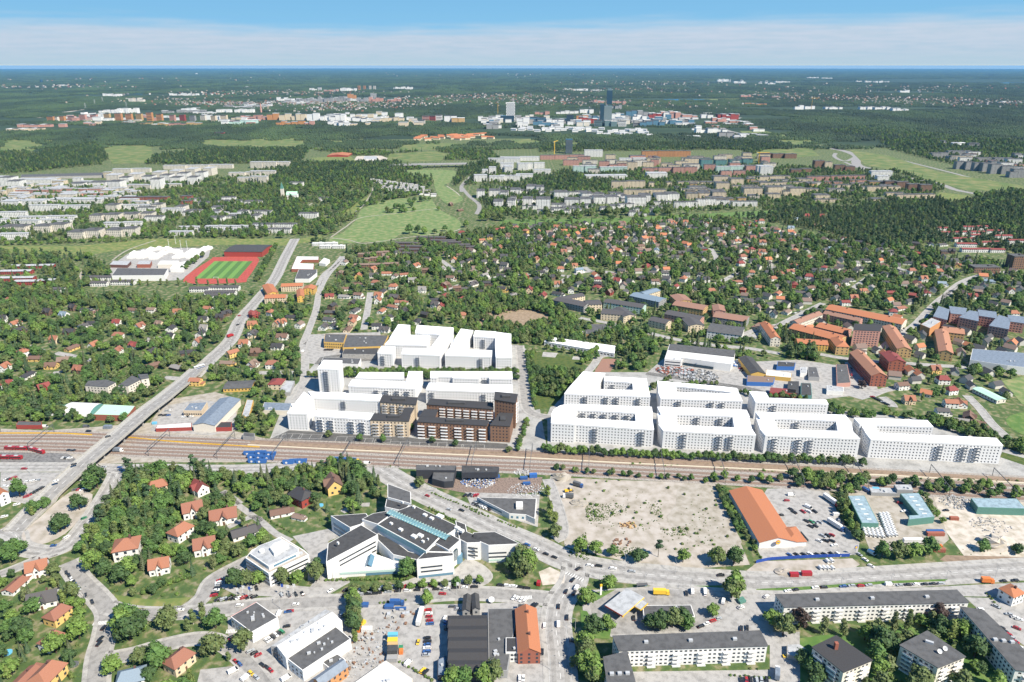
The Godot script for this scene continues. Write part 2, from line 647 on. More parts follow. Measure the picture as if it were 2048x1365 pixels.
func leafy(b: MB,lobes: Array,n: int,leaf: float) -> void:
	b.colored=true
	for l in lobes:
		var tone:=rng.randf_range(0.72,1.2)
		b.tint=Color(tone*0.8,tone*0.82,tone*0.8)
		ball(b,l[0],l[1]*0.8,0.14,6,4)
		for i in n:
			var d:=Vector3(rng.randfn(),rng.randfn()+0.25,rng.randfn()).normalized()
			var p: Vector3=l[0]+l[1]*d*rng.randf_range(0.74,1.1)
			var nn:=(d+Vector3(rng.randfn(),rng.randfn()+0.5,rng.randfn())*0.45).normalized()
			var s:=nn.cross(Vector3(rng.randfn(),rng.randfn(),rng.randfn())).normalized()*leaf*rng.randf_range(0.45,1.1)
			var t:=nn.cross(s).normalized()*leaf*rng.randf_range(0.45,1.1)
			var k:=tone*rng.randf_range(0.75,1.3)
			b.tint=Color(k*rng.randf_range(0.9,1.12),k,k*rng.randf_range(0.8,1.0))
			b.quad(p - s,p - t*0.8+nn*leaf*0.2,p+s,p+t,nn)

func tree_meshes(kind: String,v: int) -> Array:
	var key:=kind+str(v)
	if pool.has(key):
		return pool[key]
	var b:=MB.new()
	var t:=MB.new()
	var lobes:=[]
	if kind == "broad" or kind == "beech":                       # about 9 m across and 10 m high
		lobes.append([Vector3(0,6.2,0),Vector3(3.4,3.4,3.4)])
		for i in 7:
			var f:=TAU*i / 7.0+rng.randf_range(-0.4,0.4)
			var d:=rng.randf_range(1.9,3.2)
			lobes.append([Vector3(cos(f)*d,rng.randf_range(3.6,7.4),sin(f)*d),Vector3(1,0.85,1)*rng.randf_range(1.5,2.4)])
		lobes.append([Vector3(rng.randf_range(-1,1),8.4,rng.randf_range(-1,1)),Vector3(1.9,1.7,1.9)])
		leafy(b,lobes,58,0.62)
		t.rod(Vector3(0,-0.1,0),Vector3(0.1,4.5,0),0.34,0.2)
		for i in 4:
			t.rod(Vector3(0.05,2.6+0.3*i,0),Vector3(cos(i*1.7)*2.2,5.2,sin(i*1.7)*2.2),0.14,0.06,5)
	elif kind == "slim":                      # birch or aspen
		for i in 6:
			lobes.append([Vector3(rng.randf_range(-0.9,0.9),2.8+i*1.45,rng.randf_range(-0.9,0.9)),Vector3(1.0,1.05,1.0)*(2.0 - absf(i - 1.8)*0.27)])
		leafy(b,lobes,52,0.55)
		t.rod(Vector3(0,-0.1,0),Vector3(0,8,0),0.2,0.07)
		for i in 3:
			t.rod(Vector3(0,3+i,0),Vector3(cos(i*2.1)*1.3,4.6+i,sin(i*2.1)*1.3),0.08,0.03,5)
	elif kind == "spruce":
		b.colored=true
		for i in 9:
			var y:=1.2+i*1.35
			var r:=2.7*(1.0 - i / 9.6)
			var k:=rng.randf_range(0.8,1.15)
			for j in 11:
				var f:=TAU*j / 11.0+i*0.6+rng.randf_range(-0.15,0.15)
				var rr:=r*rng.randf_range(0.75,1.15)
				var q:=k*rng.randf_range(0.8,1.2)
				b.tint=Color(q,q,q*0.95)
				b.tri(Vector3(0,y+1.9,0),Vector3(cos(f - 0.34)*rr*0.8,y - 0.1,sin(f - 0.34)*rr*0.8),Vector3(cos(f+0.1)*rr,y - 0.45,sin(f+0.1)*rr),Vector3(cos(f),0.6,sin(f)))
				b.tri(Vector3(0,y+1.5,0),Vector3(cos(f+0.1)*rr,y - 0.45,sin(f+0.1)*rr),Vector3(cos(f+0.36)*rr*0.8,y,sin(f+0.36)*rr*0.8),Vector3(cos(f+0.2),0.6,sin(f+0.2)))
		t.rod(Vector3(0,-0.1,0),Vector3(0,12.5,0),0.26,0.04)
	elif kind == "pine":
		for i in 5:
			var f:=i*2.3
			lobes.append([Vector3(cos(f)*1.1,7.0+i*1.2,sin(f)*1.1),Vector3(1.9,1.15,1.9)*(1.15 - i*0.1)])
		leafy(b,lobes,44,0.55)
		t.rod(Vector3(0,-0.1,0),Vector3(0,12,0),0.24,0.08)
	else:                                     # shrub, about 3 m across
		for i in 4:
			lobes.append([Vector3(rng.randf_range(-0.9,0.9),rng.randf_range(0.6,1.3),rng.randf_range(-0.9,0.9)),Vector3(1.0,0.85,1.0)*rng.randf_range(0.7,1.2)])
		leafy(b,lobes,34,0.42)
		t.rod(Vector3(0,-0.1,0),Vector3(0,1,0),0.1,0.05,5)
	pool[key]=[b.mesh(),t.mesh()]
	return pool[key]

func tree(p: Vector2,kind:="broad",size:=1.0) -> void:
	spots.append([p,kind,size])

func row_of_trees(a: Vector2,b: Vector2,step: float,kind:="broad",size:=1.0,jit:=0.5) -> void:
	var n:=maxi(1,int(a.distance_to(b) / step))
	for i in n+1:
		tree(a.lerp(b,i / float(n))+Vector2(rng.randf_range(-jit,jit),rng.randf_range(-jit,jit)),kind,size*rng.randf_range(0.85,1.15))

var patchy:=FastNoiseLite.new()

func fill_trees(pts: Array,step: float,mix: Array,cover: float,size:=1.0) -> void:
	# mix: kinds drawn at random; cover: share of the places that get a tree, uneven in clumps
	var poly:=PackedVector2Array(pts)
	var lo:=poly[0]
	var hi:=poly[0]
	for p in poly:
		lo=lo.min(p)
		hi=hi.max(p)
	var z:=lo.y
	while z < hi.y:
		var x:=lo.x
		while x < hi.x:
			var p:=Vector2(x+rng.randf_range(-0.5,0.5)*step,z+rng.randf_range(-0.5,0.5)*step)
			x += step
			if patchy.get_noise_2d(p.x,p.y)*0.9+0.5 > cover*1.0+rng.randf_range(-0.28,0.28):
				continue
			if free_at(p) and Geometry2D.is_point_in_polygon(p,poly):
				tree(p,mix[rng.randi() % mix.size()],size*rng.randf_range(0.62,1.2))
		z += step

const TREE_WORDS:={"beech": ["copper_beech_tree","dark purple copper beech","tree"],"broad": ["broadleaf_tree","round-crowned leafy tree","tree"],"slim": ["birch_tree","slim light-leaved birch","tree"],"spruce": ["spruce_tree","dark pointed spruce","tree"],"pine": ["pine_tree","bare-stemmed flat-topped pine","tree"],"shrub": ["shrub","low rounded garden shrub","shrub"]}

func plant_all() -> void:
	var eye:=Vector2(0,0)
	spots.sort_custom(func(a,b): return a[0].length_squared() < b[0].length_squared())
	var crowd:={}
	var singles:={}
	for s in spots:
		var kind: String=s[1]
		var v:=rng.randi() % 3
		var seen: bool=absf(s[0].x) < 30.0+absf(s[0].y)*0.745
		var most:=300 if kind == "broad" else 130
		var tone:=rng.randi() % 4
		if seen and singles.get(kind,0) < most and s[0].y < -292.0:
			singles[kind]=singles.get(kind,0)+1
			var o:=thing(TREE_WORDS[kind][0],TREE_WORDS[kind][1],TREE_WORDS[kind][2],up(s[0]),rng.randf()*TAU)
			o.scale=Vector3.ONE*s[2]*Vector3(1,rng.randf_range(0.85,1.2),1)
			var ms:=tree_meshes(kind,v)
			part(o,"crown",ms[0],"%s_leaf%d" % [kind,tone])
			part(o,"trunk",ms[1],"birch_bark" if kind == "slim" else "bark")
			auto_label(o,["dark ","fresh green ","olive ","mid-green "][tone]+TREE_WORDS[kind][1],TREE_WORDS[kind][2],"trees and shrubs between the buildings")
		else:
			var key:="%s%d" % [kind,v]
			if not crowd.has(key):
				crowd[key]=[]
			crowd[key].append([s,tone])
	for key in crowd:
		var kind: String=key.left(-1)
		var list: Array=crowd[key]
		for k in 2:
			var mm:=MultiMesh.new()
			mm.transform_format=MultiMesh.TRANSFORM_3D
			mm.use_colors=k == 0
			mm.mesh=tree_meshes(kind,int(key.right(1)))[k]
			mm.instance_count=list.size()
			var r2:=RandomNumberGenerator.new()
			r2.seed=77
			for i in list.size():
				var s: Array=list[i][0]
				var b:=Basis(Vector3.UP,r2.randf()*TAU).scaled(Vector3.ONE*s[2]*Vector3(1,r2.randf_range(0.85,1.2),1))
				mm.set_instance_transform(i,Transform3D(b,up(s[0])))
				if k == 0:
					mm.set_instance_color(i,LEAF[kind][list[i][1]])
			var o:=MultiMeshInstance3D.new()
			o.name=numbered(self,"woodland_foliage" if k == 0 else "woodland_stems")
			o.multimesh=mm
			o.material_override=M["leaf_tinted"] if k == 0 else M["bark"]
			o.set_meta("kind","stuff")
			tag(o,("crowns of the further " if k == 0 else "stems of the further ")+TREE_WORDS[kind][1]+"s, "+["first","second","third"][int(key.right(1))]+" growth form, mixed through woods and gardens","woodland")
			add_child(o)

# foliage, as linear base colours
const LEAF:={
	"beech": [Color(0.06,0.035,0.035),Color(0.07,0.04,0.04),Color(0.055,0.035,0.03),Color(0.065,0.04,0.035)],
	"broad": [Color(0.055,0.106,0.031),Color(0.143,0.230,0.047),Color(0.118,0.157,0.052),Color(0.086,0.167,0.040)],
	"slim": [Color(0.115,0.160,0.054),Color(0.163,0.214,0.054),Color(0.146,0.178,0.072),Color(0.129,0.185,0.057)],
	"spruce": [Color(0.043,0.082,0.035),Color(0.058,0.101,0.042),Color(0.078,0.098,0.046),Color(0.050,0.094,0.038)],
	"pine": [Color(0.049,0.096,0.044),Color(0.062,0.117,0.049),Color(0.078,0.117,0.057),Color(0.054,0.107,0.046)],
	"shrub": [Color(0.090,0.154,0.035),Color(0.140,0.227,0.045),Color(0.125,0.171,0.048),Color(0.104,0.178,0.038)],
}

# ---- vehicles ---------------------------------------------------------------------------------------------------
func car_kind(k: int) -> Node3D:              # 0 hatchback, 1 estate, 2 van
	if pool.has("car%d" % k):
		return pool["car%d" % k]
	var o:=Node3D.new()
	o.name="parked_car" if k < 2 else "parked_van"
	var L: float=[4.3,4.8,5.6][k]
	var W: float=[1.8,1.85,2.05][k]
	var b:=MB.new()
	var g:=MB.new()
	if k < 2:
		b.taper(Vector3(0,0.28,0),Vector2(L - 0.25,W - 0.12),Vector3(0,0.62,0),Vector2(L,W))
		b.taper(Vector3(0,0.62,0),Vector2(L,W),Vector3(0.0,0.94,0),Vector2(L - 0.3,W - 0.14))
		var back:=-0.35 if k == 0 else -0.5
		g.taper(Vector3(back,0.94,0),Vector2(L*0.66,W - 0.18),Vector3(back - 0.05,1.4,0),Vector2(L*0.44+0.5*k,W - 0.5))
		b.taper(Vector3(back - 0.05,1.4,0),Vector2(L*0.44+0.5*k,W - 0.48),Vector3(back - 0.05,1.47,0),Vector2(L*0.4+0.5*k,W - 0.6))
	else:
		b.taper(Vector3(0,0.3,0),Vector2(L - 0.2,W - 0.1),Vector3(0,1.05,0),Vector2(L,W))
		b.taper(Vector3(-0.55,1.05,0),Vector2(L - 1.2,W),Vector3(-0.65,2.25,0),Vector2(L - 1.6,W - 0.2))
		g.taper(Vector3(L / 2 - 0.75,1.05,0),Vector2(1.3,W - 0.12),Vector3(L / 2 - 1.2,1.95,0),Vector2(0.7,W - 0.26))
	part(o,"body",b.mesh(),"car_white")
	part(o,"windscreen_and_side_glass" if k == 2 else "glazed_cabin",g.mesh(),"car_glass")
	if not pool.has("wheel"):
		var w:=MB.new()
		w.rod(Vector3(0,0,-0.11),Vector3(0,0,0.11),0.33,0.33,9,true)
		pool["wheel"]=w.mesh()
		var r:=MB.new()
		r.rod(Vector3(0,0,-0.12),Vector3(0,0,0.12),0.19,0.19,8,true)
		pool["rim"]=r.mesh()
	for x in [-0.31,0.31]:
		for z in [-1.0,1.0]:
			var w:=part(o,"wheel",pool["wheel"],"rubber",Vector3(x*L,0.33,z*(W / 2 - 0.1)))
			part(w,"rim",pool["rim"],"steel")
	for z in [-1.0,1.0]:
		part(o,"headlight",bx(0.14,0.16,0.34),"lamp_glass",Vector3(L / 2 - 0.06,0.68,z*(W / 2 - 0.3)))
		part(o,"tail_light",bx(0.12,0.18,0.3),"tail_red",Vector3(-L / 2+0.05,0.74,z*(W / 2 - 0.28)))
	pool["car%d" % k]=o
	return o

const PAINT:={"w": "white","k": "black","g": "grey","s": "silver","r": "red","b": "blue","y": "yellow","n": "green"}

func car(p: Vector2,turn_deg: float,c:="",k:=-1,doing:="parked") -> void:
	if c == "":
		c="kkkkwwwggssbr"[rng.randi() % 13]
	if k < 0:
		k=0 if rng.randf() < 0.5 else 1
	var o: Node3D=car_kind(k).duplicate()
	o.name=numbered(self,("parked" if doing == "parked" else "moving")+("_van" if k == 2 else "_car"))
	add_child(o)
	o.position=up(p,0.16)
	o.rotation.y=deg_to_rad(turn_deg)
	o.get_child(0).material_override=M["car_"+PAINT[c]]
	auto_label(o,"%s %s %s" % [doing,PAINT[c],["hatchback","estate car","panel van"][k]],["car","car","van"][k],"cars parked in lots and along kerbs" if doing == "parked" else "cars driving on the roads")

func car_row(a: Vector2,b: Vector2,n: int,turn_deg: float,gaps:=0.0,colors:="") -> void:
	for i in n:
		if rng.randf() < gaps:
			continue
		car(a.lerp(b,(i+0.5) / n)+Vector2(rng.randf_range(-0.25,0.25),rng.randf_range(-0.3,0.3)),turn_deg+(180.0 if rng.randf() < 0.4 else 0.0)+rng.randf_range(-3,3),colors[i % colors.length()] if colors != "" else "")

func lorry(p: Vector2,turn_deg: float,label: String,L: float,cab: String,load_: String,called:="lorry") -> void:
	var o:=thing(called,label,"lorry",up(p,0.15),deg_to_rad(turn_deg))
	var b:=MB.new()
	b.box(Vector3(-1.2,2.45,0),Vector3(L - 2.6,2.9,2.5))
	part(o,"cargo_body",b.mesh(),load_)
	var c:=MB.new()
	c.taper(Vector3(L / 2 - 1.2,0.5,0),Vector2(2.2,2.45),Vector3(L / 2 - 1.35,3.0,0),Vector2(1.8,2.3))
	part(o,"cab",c.mesh(),cab)
	part(o,"windscreen",bx(0.1,0.9,2.1),"car_glass",Vector3(L / 2 - 0.24,2.1,0))
	part(o,"chassis",bx(L - 1.4,0.35,1.2),"rubber",Vector3(-0.6,0.82,0))
	if not pool.has("big_wheel"):
		var w:=MB.new()
		w.rod(Vector3(0,0,-0.16),Vector3(0,0,0.16),0.5,0.5,10,true)
		pool["big_wheel"]=w.mesh()
	for x in [L / 2 - 1.2,-L / 2+1.2,-L / 2+2.5]:
		for z in [-1.05,1.05]:
			part(o,"wheel",pool["big_wheel"],"rubber",Vector3(x,0.5,z))

func container(p: Vector2,turn_deg: float,m: String,label: String,s:=Vector3(6.1,2.6,2.45),y:=0.15) -> void:
	var o:=thing("shipping_container",label,"container",up(p,y),deg_to_rad(turn_deg))
	var b:=MB.new()
	var n:=int(s.x / 0.6)
	for i in n:
		b.box(Vector3(-s.x / 2+(i+0.5)*s.x / n,s.y / 2,0),Vector3(s.x / n,s.y - 0.1,s.z - (0.08 if i % 2 else 0.0)))
	part(o,"corrugated_shell",b.mesh(),m)
	part(o,"door",bx(0.08,s.y - 0.3,s.z - 0.2),m,Vector3(s.x / 2+0.03,s.y / 2,0))
	disc(p,s.x / 2+1)

func lamp_post(p: Vector2,turn_deg: float) -> void:
	if not pool.has("lamp_post"):
		var o:=Node3D.new()
		o.name="street_lamp"
		var b:=MB.new()
		b.rod(Vector3(0,0,0),Vector3(0,9.5,0),0.13,0.08)
		part(o,"pole",b.mesh(),"steel")
		b=MB.new()
		b.rod(Vector3(0,9.4,0),Vector3(2.0,9.9,0),0.07,0.06)
		part(o,"arm",b.mesh(),"steel")
		part(o,"lantern",bx(0.8,0.16,0.35),"steel_dark",Vector3(2.2,9.9,0))
		pool["lamp_post"]=o
	var c: Node3D=pool["lamp_post"].duplicate()
	c.name=numbered(self,"street_lamp")
	add_child(c)
	c.position=up(p,0.1)
	c.rotation.y=deg_to_rad(turn_deg)
	auto_label(c,"steel street lamp","street lamp","street lamps along the main roads")

# far blocks: only walls, roof and window bands
func far_block(q: Array,depth: float,wall: String,words: String,group: String,bands:=0,roof:="roof_grey",called:="distant_block") -> void:
	var x: float=q[0]
	var z: float=q[1]
	var w: float=q[2]
	var h: float=q[3]
	var o:=thing(called,words,"building",Vector3(x,0,z - depth / 2))
	auto_label(o,words,"building",group)
	var n:=clampi(int(w / 26.0),1,9)
	for i in n:
		var hh:=snappedf(h*(rng.randf_range(0.7,1.12) if n > 1 else 1.0),1.0)
		var at:=Vector3(-w / 2+(i+0.5)*w / n,0,rng.randf_range(-9,9) if n > 1 else 0.0)
		part(o,"wall",box_of(Vector3(snappedf(w / n*(0.92 if n > 1 else 1.0),0.5),hh,depth)),wall,at+Vector3(0,hh / 2,0))
		part(o,"roof",box_of(Vector3(snappedf(w / n,0.5),1.0,depth+1.5)),["roof_light","roof_grey","roof_white",roof][rng.randi() % 4] if n > 1 else roof,at+Vector3(0,hh+0.5,0))
	if n > 1:
		bands=0
	for i in bands:
		part(o,"window_band",bx(snappedf(w,0.5)*0.9,snappedf(h,0.5) / bands*0.42,0.6),"pane",Vector3(0,(i+0.55)*snappedf(h,0.5) / bands,depth / 2))
	occupy(PackedVector2Array([Vector2(x - w / 2,z - depth),Vector2(x+w / 2,z - depth),Vector2(x+w / 2,z+25),Vector2(x - w / 2,z+25)]),4.0)

# ==================================================================================================================
func _ready() -> void:
	rng.seed=4711
	patchy.seed=9
	patchy.frequency=0.011
	patchy.fractal_octaves=3
	grid.resize(GW*GH)
	var cam:=Camera3D.new()
	cam.name="camera"
	cam.position=v3(0,310,0)
	cam.rotation_degrees=v3(-20.8241,0,0)
	cam.fov=50.4118
	cam.near=1.0
	cam.far=130000.0
	add_child(cam)
	cam.current=true
	var env:=Environment.new()
	env.background_mode=Environment.BG_SKY
	env.sky=Sky.new()
	var sm:=PanoramaSkyMaterial.new()
	sm.panorama=sky_picture()
	env.sky.sky_material=sm
	env.background_energy_multiplier=0.69
	env.tonemap_mode=Environment.TONE_MAPPER_LINEAR
	env.tonemap_exposure=1.8
	env.fog_enabled=true
	env.fog_density=0.000015
	env.fog_light_color=Color(0.5,0.78,1.0)
	env.sdfgi_enabled=true
	env.ssao_enabled=true
	env.ssil_enabled=true
	var we:=WorldEnvironment.new()
	we.name="world"
	we.environment=env
	add_child(we)
	var sun:=DirectionalLight3D.new()
	sun.name="sun"
	sun.light_energy=1.6
	sun.light_color=Color(1.0,0.965,0.9)
	sun.light_angular_distance=0.5
	sun.shadow_enabled=true
	add_child(sun)
	sun.look_at_from_position(v3(0.53,0.74,0.42)*100.0,Vector3.ZERO)
	materials()
	landmarks()
	ground()
	streets()
	railway()
	viaduct()
	new_blocks()
	civic_centre()
	workshops()
	petrol_station()
	apartments()
	brick_quarter()
	sports_ground()
	middle_blocks()
	distance()
	villas()
	traffic()
	yard_things()
	woods()
	plant_all()
	finish_labels()

func sky_picture() -> Texture2D:
	var w:=4096
	var h:=2048
	var im:=Image.create(w,h,false,Image.FORMAT_RGB8)
	var cloud:=FastNoiseLite.new()
	cloud.seed=5
	cloud.frequency=1.0
	cloud.fractal_octaves=5
	var zenith:=Color(0.22,0.42,0.68)
	var mid:=Color(0.36,0.6,0.8)
	var low:=Color(0.5,0.71,0.845)
	var pale:=Color(0.66,0.735,0.8)
	im.fill(Color(0.88,0.88,0.8))
	for y in h / 2+1:
		var e:=90.0 - (y+0.5)*180.0 / h
		var c:=low.lerp(mid,clampf((e - 2.0) / 9.0,0.0,1.0)).lerp(zenith,clampf((e - 9.0) / 60.0,0.0,1.0))
		if e > 7.0:
			im.fill_rect(Rect2i(0,y,w,1),c)
			continue
		for x in w:
			var a:=TAU*x / w
			var q:=v3(cos(a),sin(a),0)*2.2
			var edge:=2.45+0.55*cloud.get_noise_3d(q.x*0.8,q.y*0.8,3.0)+0.28*sin(a+0.3)
			var fine:=cloud.get_noise_3d(q.x*3.0,q.y*3.0,e*2.6)
			var wisps:=cloud.get_noise_3d(q.x*7.0,q.y*7.0,e*9.0+40.0)
			var k:=smoothstep(edge+0.75+fine*0.6,edge - 0.7+fine*0.4,e)*(0.84+0.14*clampf(1.0+wisps,0.0,1.0))
			var p:=pale.lerp(Color(0.72,0.765,0.825),clampf(0.45+wisps*0.8+(e - 1.3)*0.3,0.0,1.0)).lerp(Color(0.66,0.745,0.8),clampf((1.1 - e) / 1.1,0.0,1.0))
			im.set_pixel(x,y,c.lerp(p,k))
	return ImageTexture.create_from_image(im)

func materials() -> void:
	pool["fine"]=noise_tex(0.09,3,[[0.0,grey(0.84)],[0.45,grey(0.97)],[1.0,grey(1.0)]],3)
	pool["mottle"]=noise_tex(0.012,4,[[0.0,grey(0.8)],[0.4,grey(0.92)],[0.6,grey(0.98)],[1.0,grey(1.0)]],5)
	pool["stain"]=noise_tex(0.02,61,[[0.0,grey(0.7)],[0.36,grey(0.85)],[0.5,grey(0.93)],[0.62,grey(0.98)],[1.0,grey(1.0)]],6)
	pool["patch"]=noise_tex(0.012,8,[[0.0,Color(0.62,0.72,0.5)],[0.35,Color(0.8,0.88,0.62)],[0.6,Color(0.98,0.96,0.72)],[1.0,Color(1.0,0.93,0.8)]],5)
	pool["ground"]=noise_tex(0.014,12,[[0.0,Color(0.22,0.31,0.15)],[0.38,Color(0.28,0.36,0.18)],[0.56,Color(0.36,0.4,0.23)],[0.7,Color(0.46,0.45,0.33)],[1.0,Color(0.56,0.53,0.45)]],6)
	pool["field"]=noise_tex(0.01,22,[[0.0,Color(0.33,0.43,0.23)],[0.45,Color(0.38,0.46,0.26)],[0.65,Color(0.45,0.49,0.31)],[1.0,Color(0.54,0.52,0.37)]],5)
	pool["dirt"]=noise_tex(0.013,31,[[0.0,Color(0.78,0.75,0.68)],[0.4,Color(0.9,0.87,0.82)],[0.6,Color(0.95,0.92,0.88)],[1.0,Color(1.0,0.98,0.95)]],6)
	pool["tiles"]=noise_tex(0.05,41,[[0.0,Color(0.78,0.72,0.7)],[0.5,Color(0.94,0.93,0.92)],[1.0,Color(1,1,1)]],4)
	pool["stand"]=noise_tex(0.01,51,[[0.0,Color(0.3,0.42,0.28)],[0.4,Color(0.36,0.5,0.31)],[0.6,Color(0.42,0.55,0.34)],[1.0,Color(0.52,0.62,0.38)]],6)
	mat("ground",Color(1,1,1),0.95,"ground",0.016)
	mat("far_ground",lin(0.15,0.17,0.16),1.0,"stand",0.0006)
	mat("grass",Color(1,1,1),0.95,"field",0.012)
	mat("lawn",Color(0.82,0.92,0.76),0.95,"field",0.02)
	mat("dry_grass",Color(1.0,0.95,0.86),0.95,"field",0.015)
	mat("dark_lawn",lin(0.08,0.11,0.04),0.95,"patch",0.03)
	mat("crop",Color(0.93,0.9,0.84),0.95,"field",0.004)
	mat("asphalt",lin(0.3,0.288,0.272),0.9,"mottle",0.03)
	mat("asphalt_dark",lin(0.2,0.195,0.19),0.9,"stain",0.03)
	mat("asphalt_old",lin(0.37,0.357,0.34),0.9,"mottle",0.03)
	mat("apron",lin(0.105,0.103,0.1),0.9,"mottle",0.03)
	mat("paving",lin(0.4,0.385,0.36),0.9,"mottle",0.03)
	mat("model_paving",lin(0.37,0.365,0.35),0.9,"mottle",0.01)
	mat("gravel",lin(0.37,0.36,0.34),0.95,"dirt",0.018)
	mat("sand",lin(0.41,0.395,0.382),0.95,"dirt",0.014)
	mat("pale_sand",lin(0.52,0.5,0.475),0.95,"dirt",0.02)
	mat("ballast",lin(0.25,0.185,0.15),0.95,"stain",0.05)
	mat("ballast_grey",lin(0.37,0.335,0.3),0.95,"stain",0.05)
	mat("sleepers",lin(0.2,0.145,0.12),0.9)
	mat("rail_steel",lin(0.3,0.22,0.18),0.5)
	mat("brown_bank",lin(0.27,0.195,0.135),0.95,"mottle",0.03)
	mat("cream_edge",lin(0.55,0.49,0.38),0.9)
	mat("rock",lin(0.3,0.24,0.18),0.95,"dirt",0.03)
	mat("water",lin(0.01,0.09,0.17),0.25)
	mat("paint",lin(0.6,0.6,0.58),0.8)
	mat("paint_red",lin(0.5,0.12,0.08),0.8)
	mat("track_red",lin(0.42,0.075,0.055),0.9,"mottle",0.03)
	mat("pitch_light",lin(0.13,0.26,0.055),0.95,"fine",0.05)
	mat("pitch_dark",lin(0.07,0.16,0.035),0.95,"fine",0.05)
	mat("model_wall",lin(0.64,0.64,0.64),0.9)
	mat("model_roof",lin(0.8,0.8,0.8),0.9)
	mat("model_pane",lin(0.14,0.145,0.16),0.6)
	mat("model_rail",lin(0.05,0.07,0.1),0.6)
	mat("roof_black",lin(0.045,0.045,0.048),0.85,"tiles",0.05)
	mat("roof_dark",lin(0.06,0.06,0.062),0.9,"mottle",0.04)
	mat("roof_grey",lin(0.1,0.1,0.102),0.9,"mottle",0.03)
	mat("roof_light",lin(0.42,0.43,0.44),0.8,"mottle",0.03)
	mat("roof_metal",lin(0.2,0.24,0.295),0.6,"mottle",0.05)
	mat("roof_white",lin(0.64,0.64,0.63),0.8,"fine",0.03)
	mat("roof_mint",lin(0.42,0.66,0.5),0.7,"fine",0.03)
	mat("roof_green",lin(0.09,0.22,0.18),0.6,"fine",0.05)
	mat("roof_sea",lin(0.3,0.4,0.45),0.55,"mottle",0.04)
	mat("wall_white",lin(0.74,0.73,0.71),0.85,"fine",0.03)
	mat("wall_warm",lin(0.66,0.61,0.53),0.85,"fine",0.03)
	mat("wall_cream",lin(0.62,0.52,0.38),0.85,"fine",0.03)
	mat("wall_yellow",lin(0.6,0.38,0.1),0.85,"fine",0.03)
	mat("wall_ochre",lin(0.5,0.33,0.15),0.85,"fine",0.03)
	mat("wall_orange",lin(0.5,0.24,0.1),0.85,"fine",0.03)
	mat("wall_pink",lin(0.5,0.27,0.22),0.85,"fine",0.03)
	mat("wall_red",lin(0.3,0.05,0.04),0.85,"fine",0.03)
	mat("wall_mint",lin(0.45,0.6,0.55),0.85,"fine",0.03)
	mat("wall_teal",lin(0.09,0.22,0.22),0.8)
	mat("wall_grey",lin(0.3,0.3,0.3),0.85,"fine",0.03)
	mat("wall_black",lin(0.03,0.033,0.042),0.8)
	mat("wall_blue",lin(0.03,0.12,0.36),0.7)
	mat("hoarding_blue",lin(0.015,0.06,0.3),0.7)
	mat("brick_brown",lin(0.22,0.125,0.08),0.9,"fine",0.06)
	mat("brick_cream",lin(0.58,0.47,0.34),0.9,"fine",0.06)
	mat("brick_red",lin(0.3,0.1,0.065),0.9,"fine",0.06)
	mat("brick_dark",lin(0.12,0.06,0.05),0.9)
	mat("tile_orange",lin(0.42,0.165,0.08),0.85,"tiles",0.08)
	mat("tile_rose",lin(0.4,0.2,0.125),0.85,"tiles",0.08)
	mat("tile_brown",lin(0.3,0.17,0.125),0.85,"tiles",0.08)
	mat("r_o",lin(0.34,0.15,0.092),0.85,"tiles",0.1)
	mat("r_o2",lin(0.28,0.125,0.085),0.85,"tiles",0.1)
	mat("r_r",lin(0.23,0.055,0.05),0.85,"tiles",0.1)
	mat("r_k",lin(0.045,0.046,0.052),0.8,"tiles",0.1)
	mat("r_k2",lin(0.085,0.082,0.085),0.8,"tiles",0.1)
	mat("r_b",lin(0.17,0.105,0.08),0.85,"tiles",0.1)
	mat("r_b2",lin(0.22,0.16,0.13),0.85,"tiles",0.1)
	mat("r_g",lin(0.25,0.245,0.24),0.85,"tiles",0.1)
	mat("r_u",lin(0.2,0.27,0.34),0.6,"tiles",0.1)
	mat("w_w",lin(0.68,0.67,0.64),0.85)
	mat("w_y",lin(0.62,0.42,0.15),0.85)
	mat("w_c",lin(0.58,0.47,0.33),0.85)
	mat("w_r",lin(0.26,0.045,0.035),0.85)
	mat("w_b",lin(0.13,0.085,0.06),0.85)
	mat("door",lin(0.12,0.06,0.035),0.7)
	mat("pane",lin(0.035,0.045,0.06),0.12)
	mat("glass_roof",lin(0.16,0.3,0.33),0.15)
	mat("glass_dark",lin(0.03,0.06,0.085),0.12)
	mat("glass_blue",lin(0.1,0.2,0.28),0.15)
	mat("glass_teal",lin(0.13,0.19,0.2),0.2)
	mat("steel",lin(0.4,0.41,0.42),0.5)
	mat("steel_dark",lin(0.1,0.105,0.11),0.6)
	mat("concrete",lin(0.4,0.385,0.36),0.9,"mottle",0.06)
	mat("concrete_light",lin(0.42,0.405,0.375),0.9,"mottle",0.08)
	mat("canopy_yellow",lin(0.75,0.45,0.03),0.6)
	mat("canopy_red",lin(0.55,0.06,0.03),0.6)
	mat("tent",lin(0.62,0.62,0.61),0.8)
	mat("crane_yellow",lin(0.7,0.42,0.03),0.6)
	mat("rubber",lin(0.02,0.02,0.02),0.9)
	mat("car_glass",lin(0.02,0.025,0.03),0.1)
	mat("lamp_glass",lin(0.6,0.6,0.58),0.2)
	mat("tail_red",lin(0.35,0.02,0.02),0.3)
	for c in [["white",0.72,0.72,0.71],["black",0.014,0.015,0.017],["grey",0.09,0.095,0.105],["silver",0.34,0.36,0.38],["red",0.32,0.015,0.02],["blue",0.03,0.09,0.25],["yellow",0.7,0.45,0.03],["green",0.03,0.2,0.09],["orange",0.6,0.17,0.03],["sky",0.12,0.4,0.6]]:
		var m:=mat("car_"+c[0],lin(c[1],c[2],c[3]),0.35)
		m.clearcoat_enabled=true
		m.clearcoat=0.6
	mat("bark",lin(0.07,0.05,0.035),0.95)
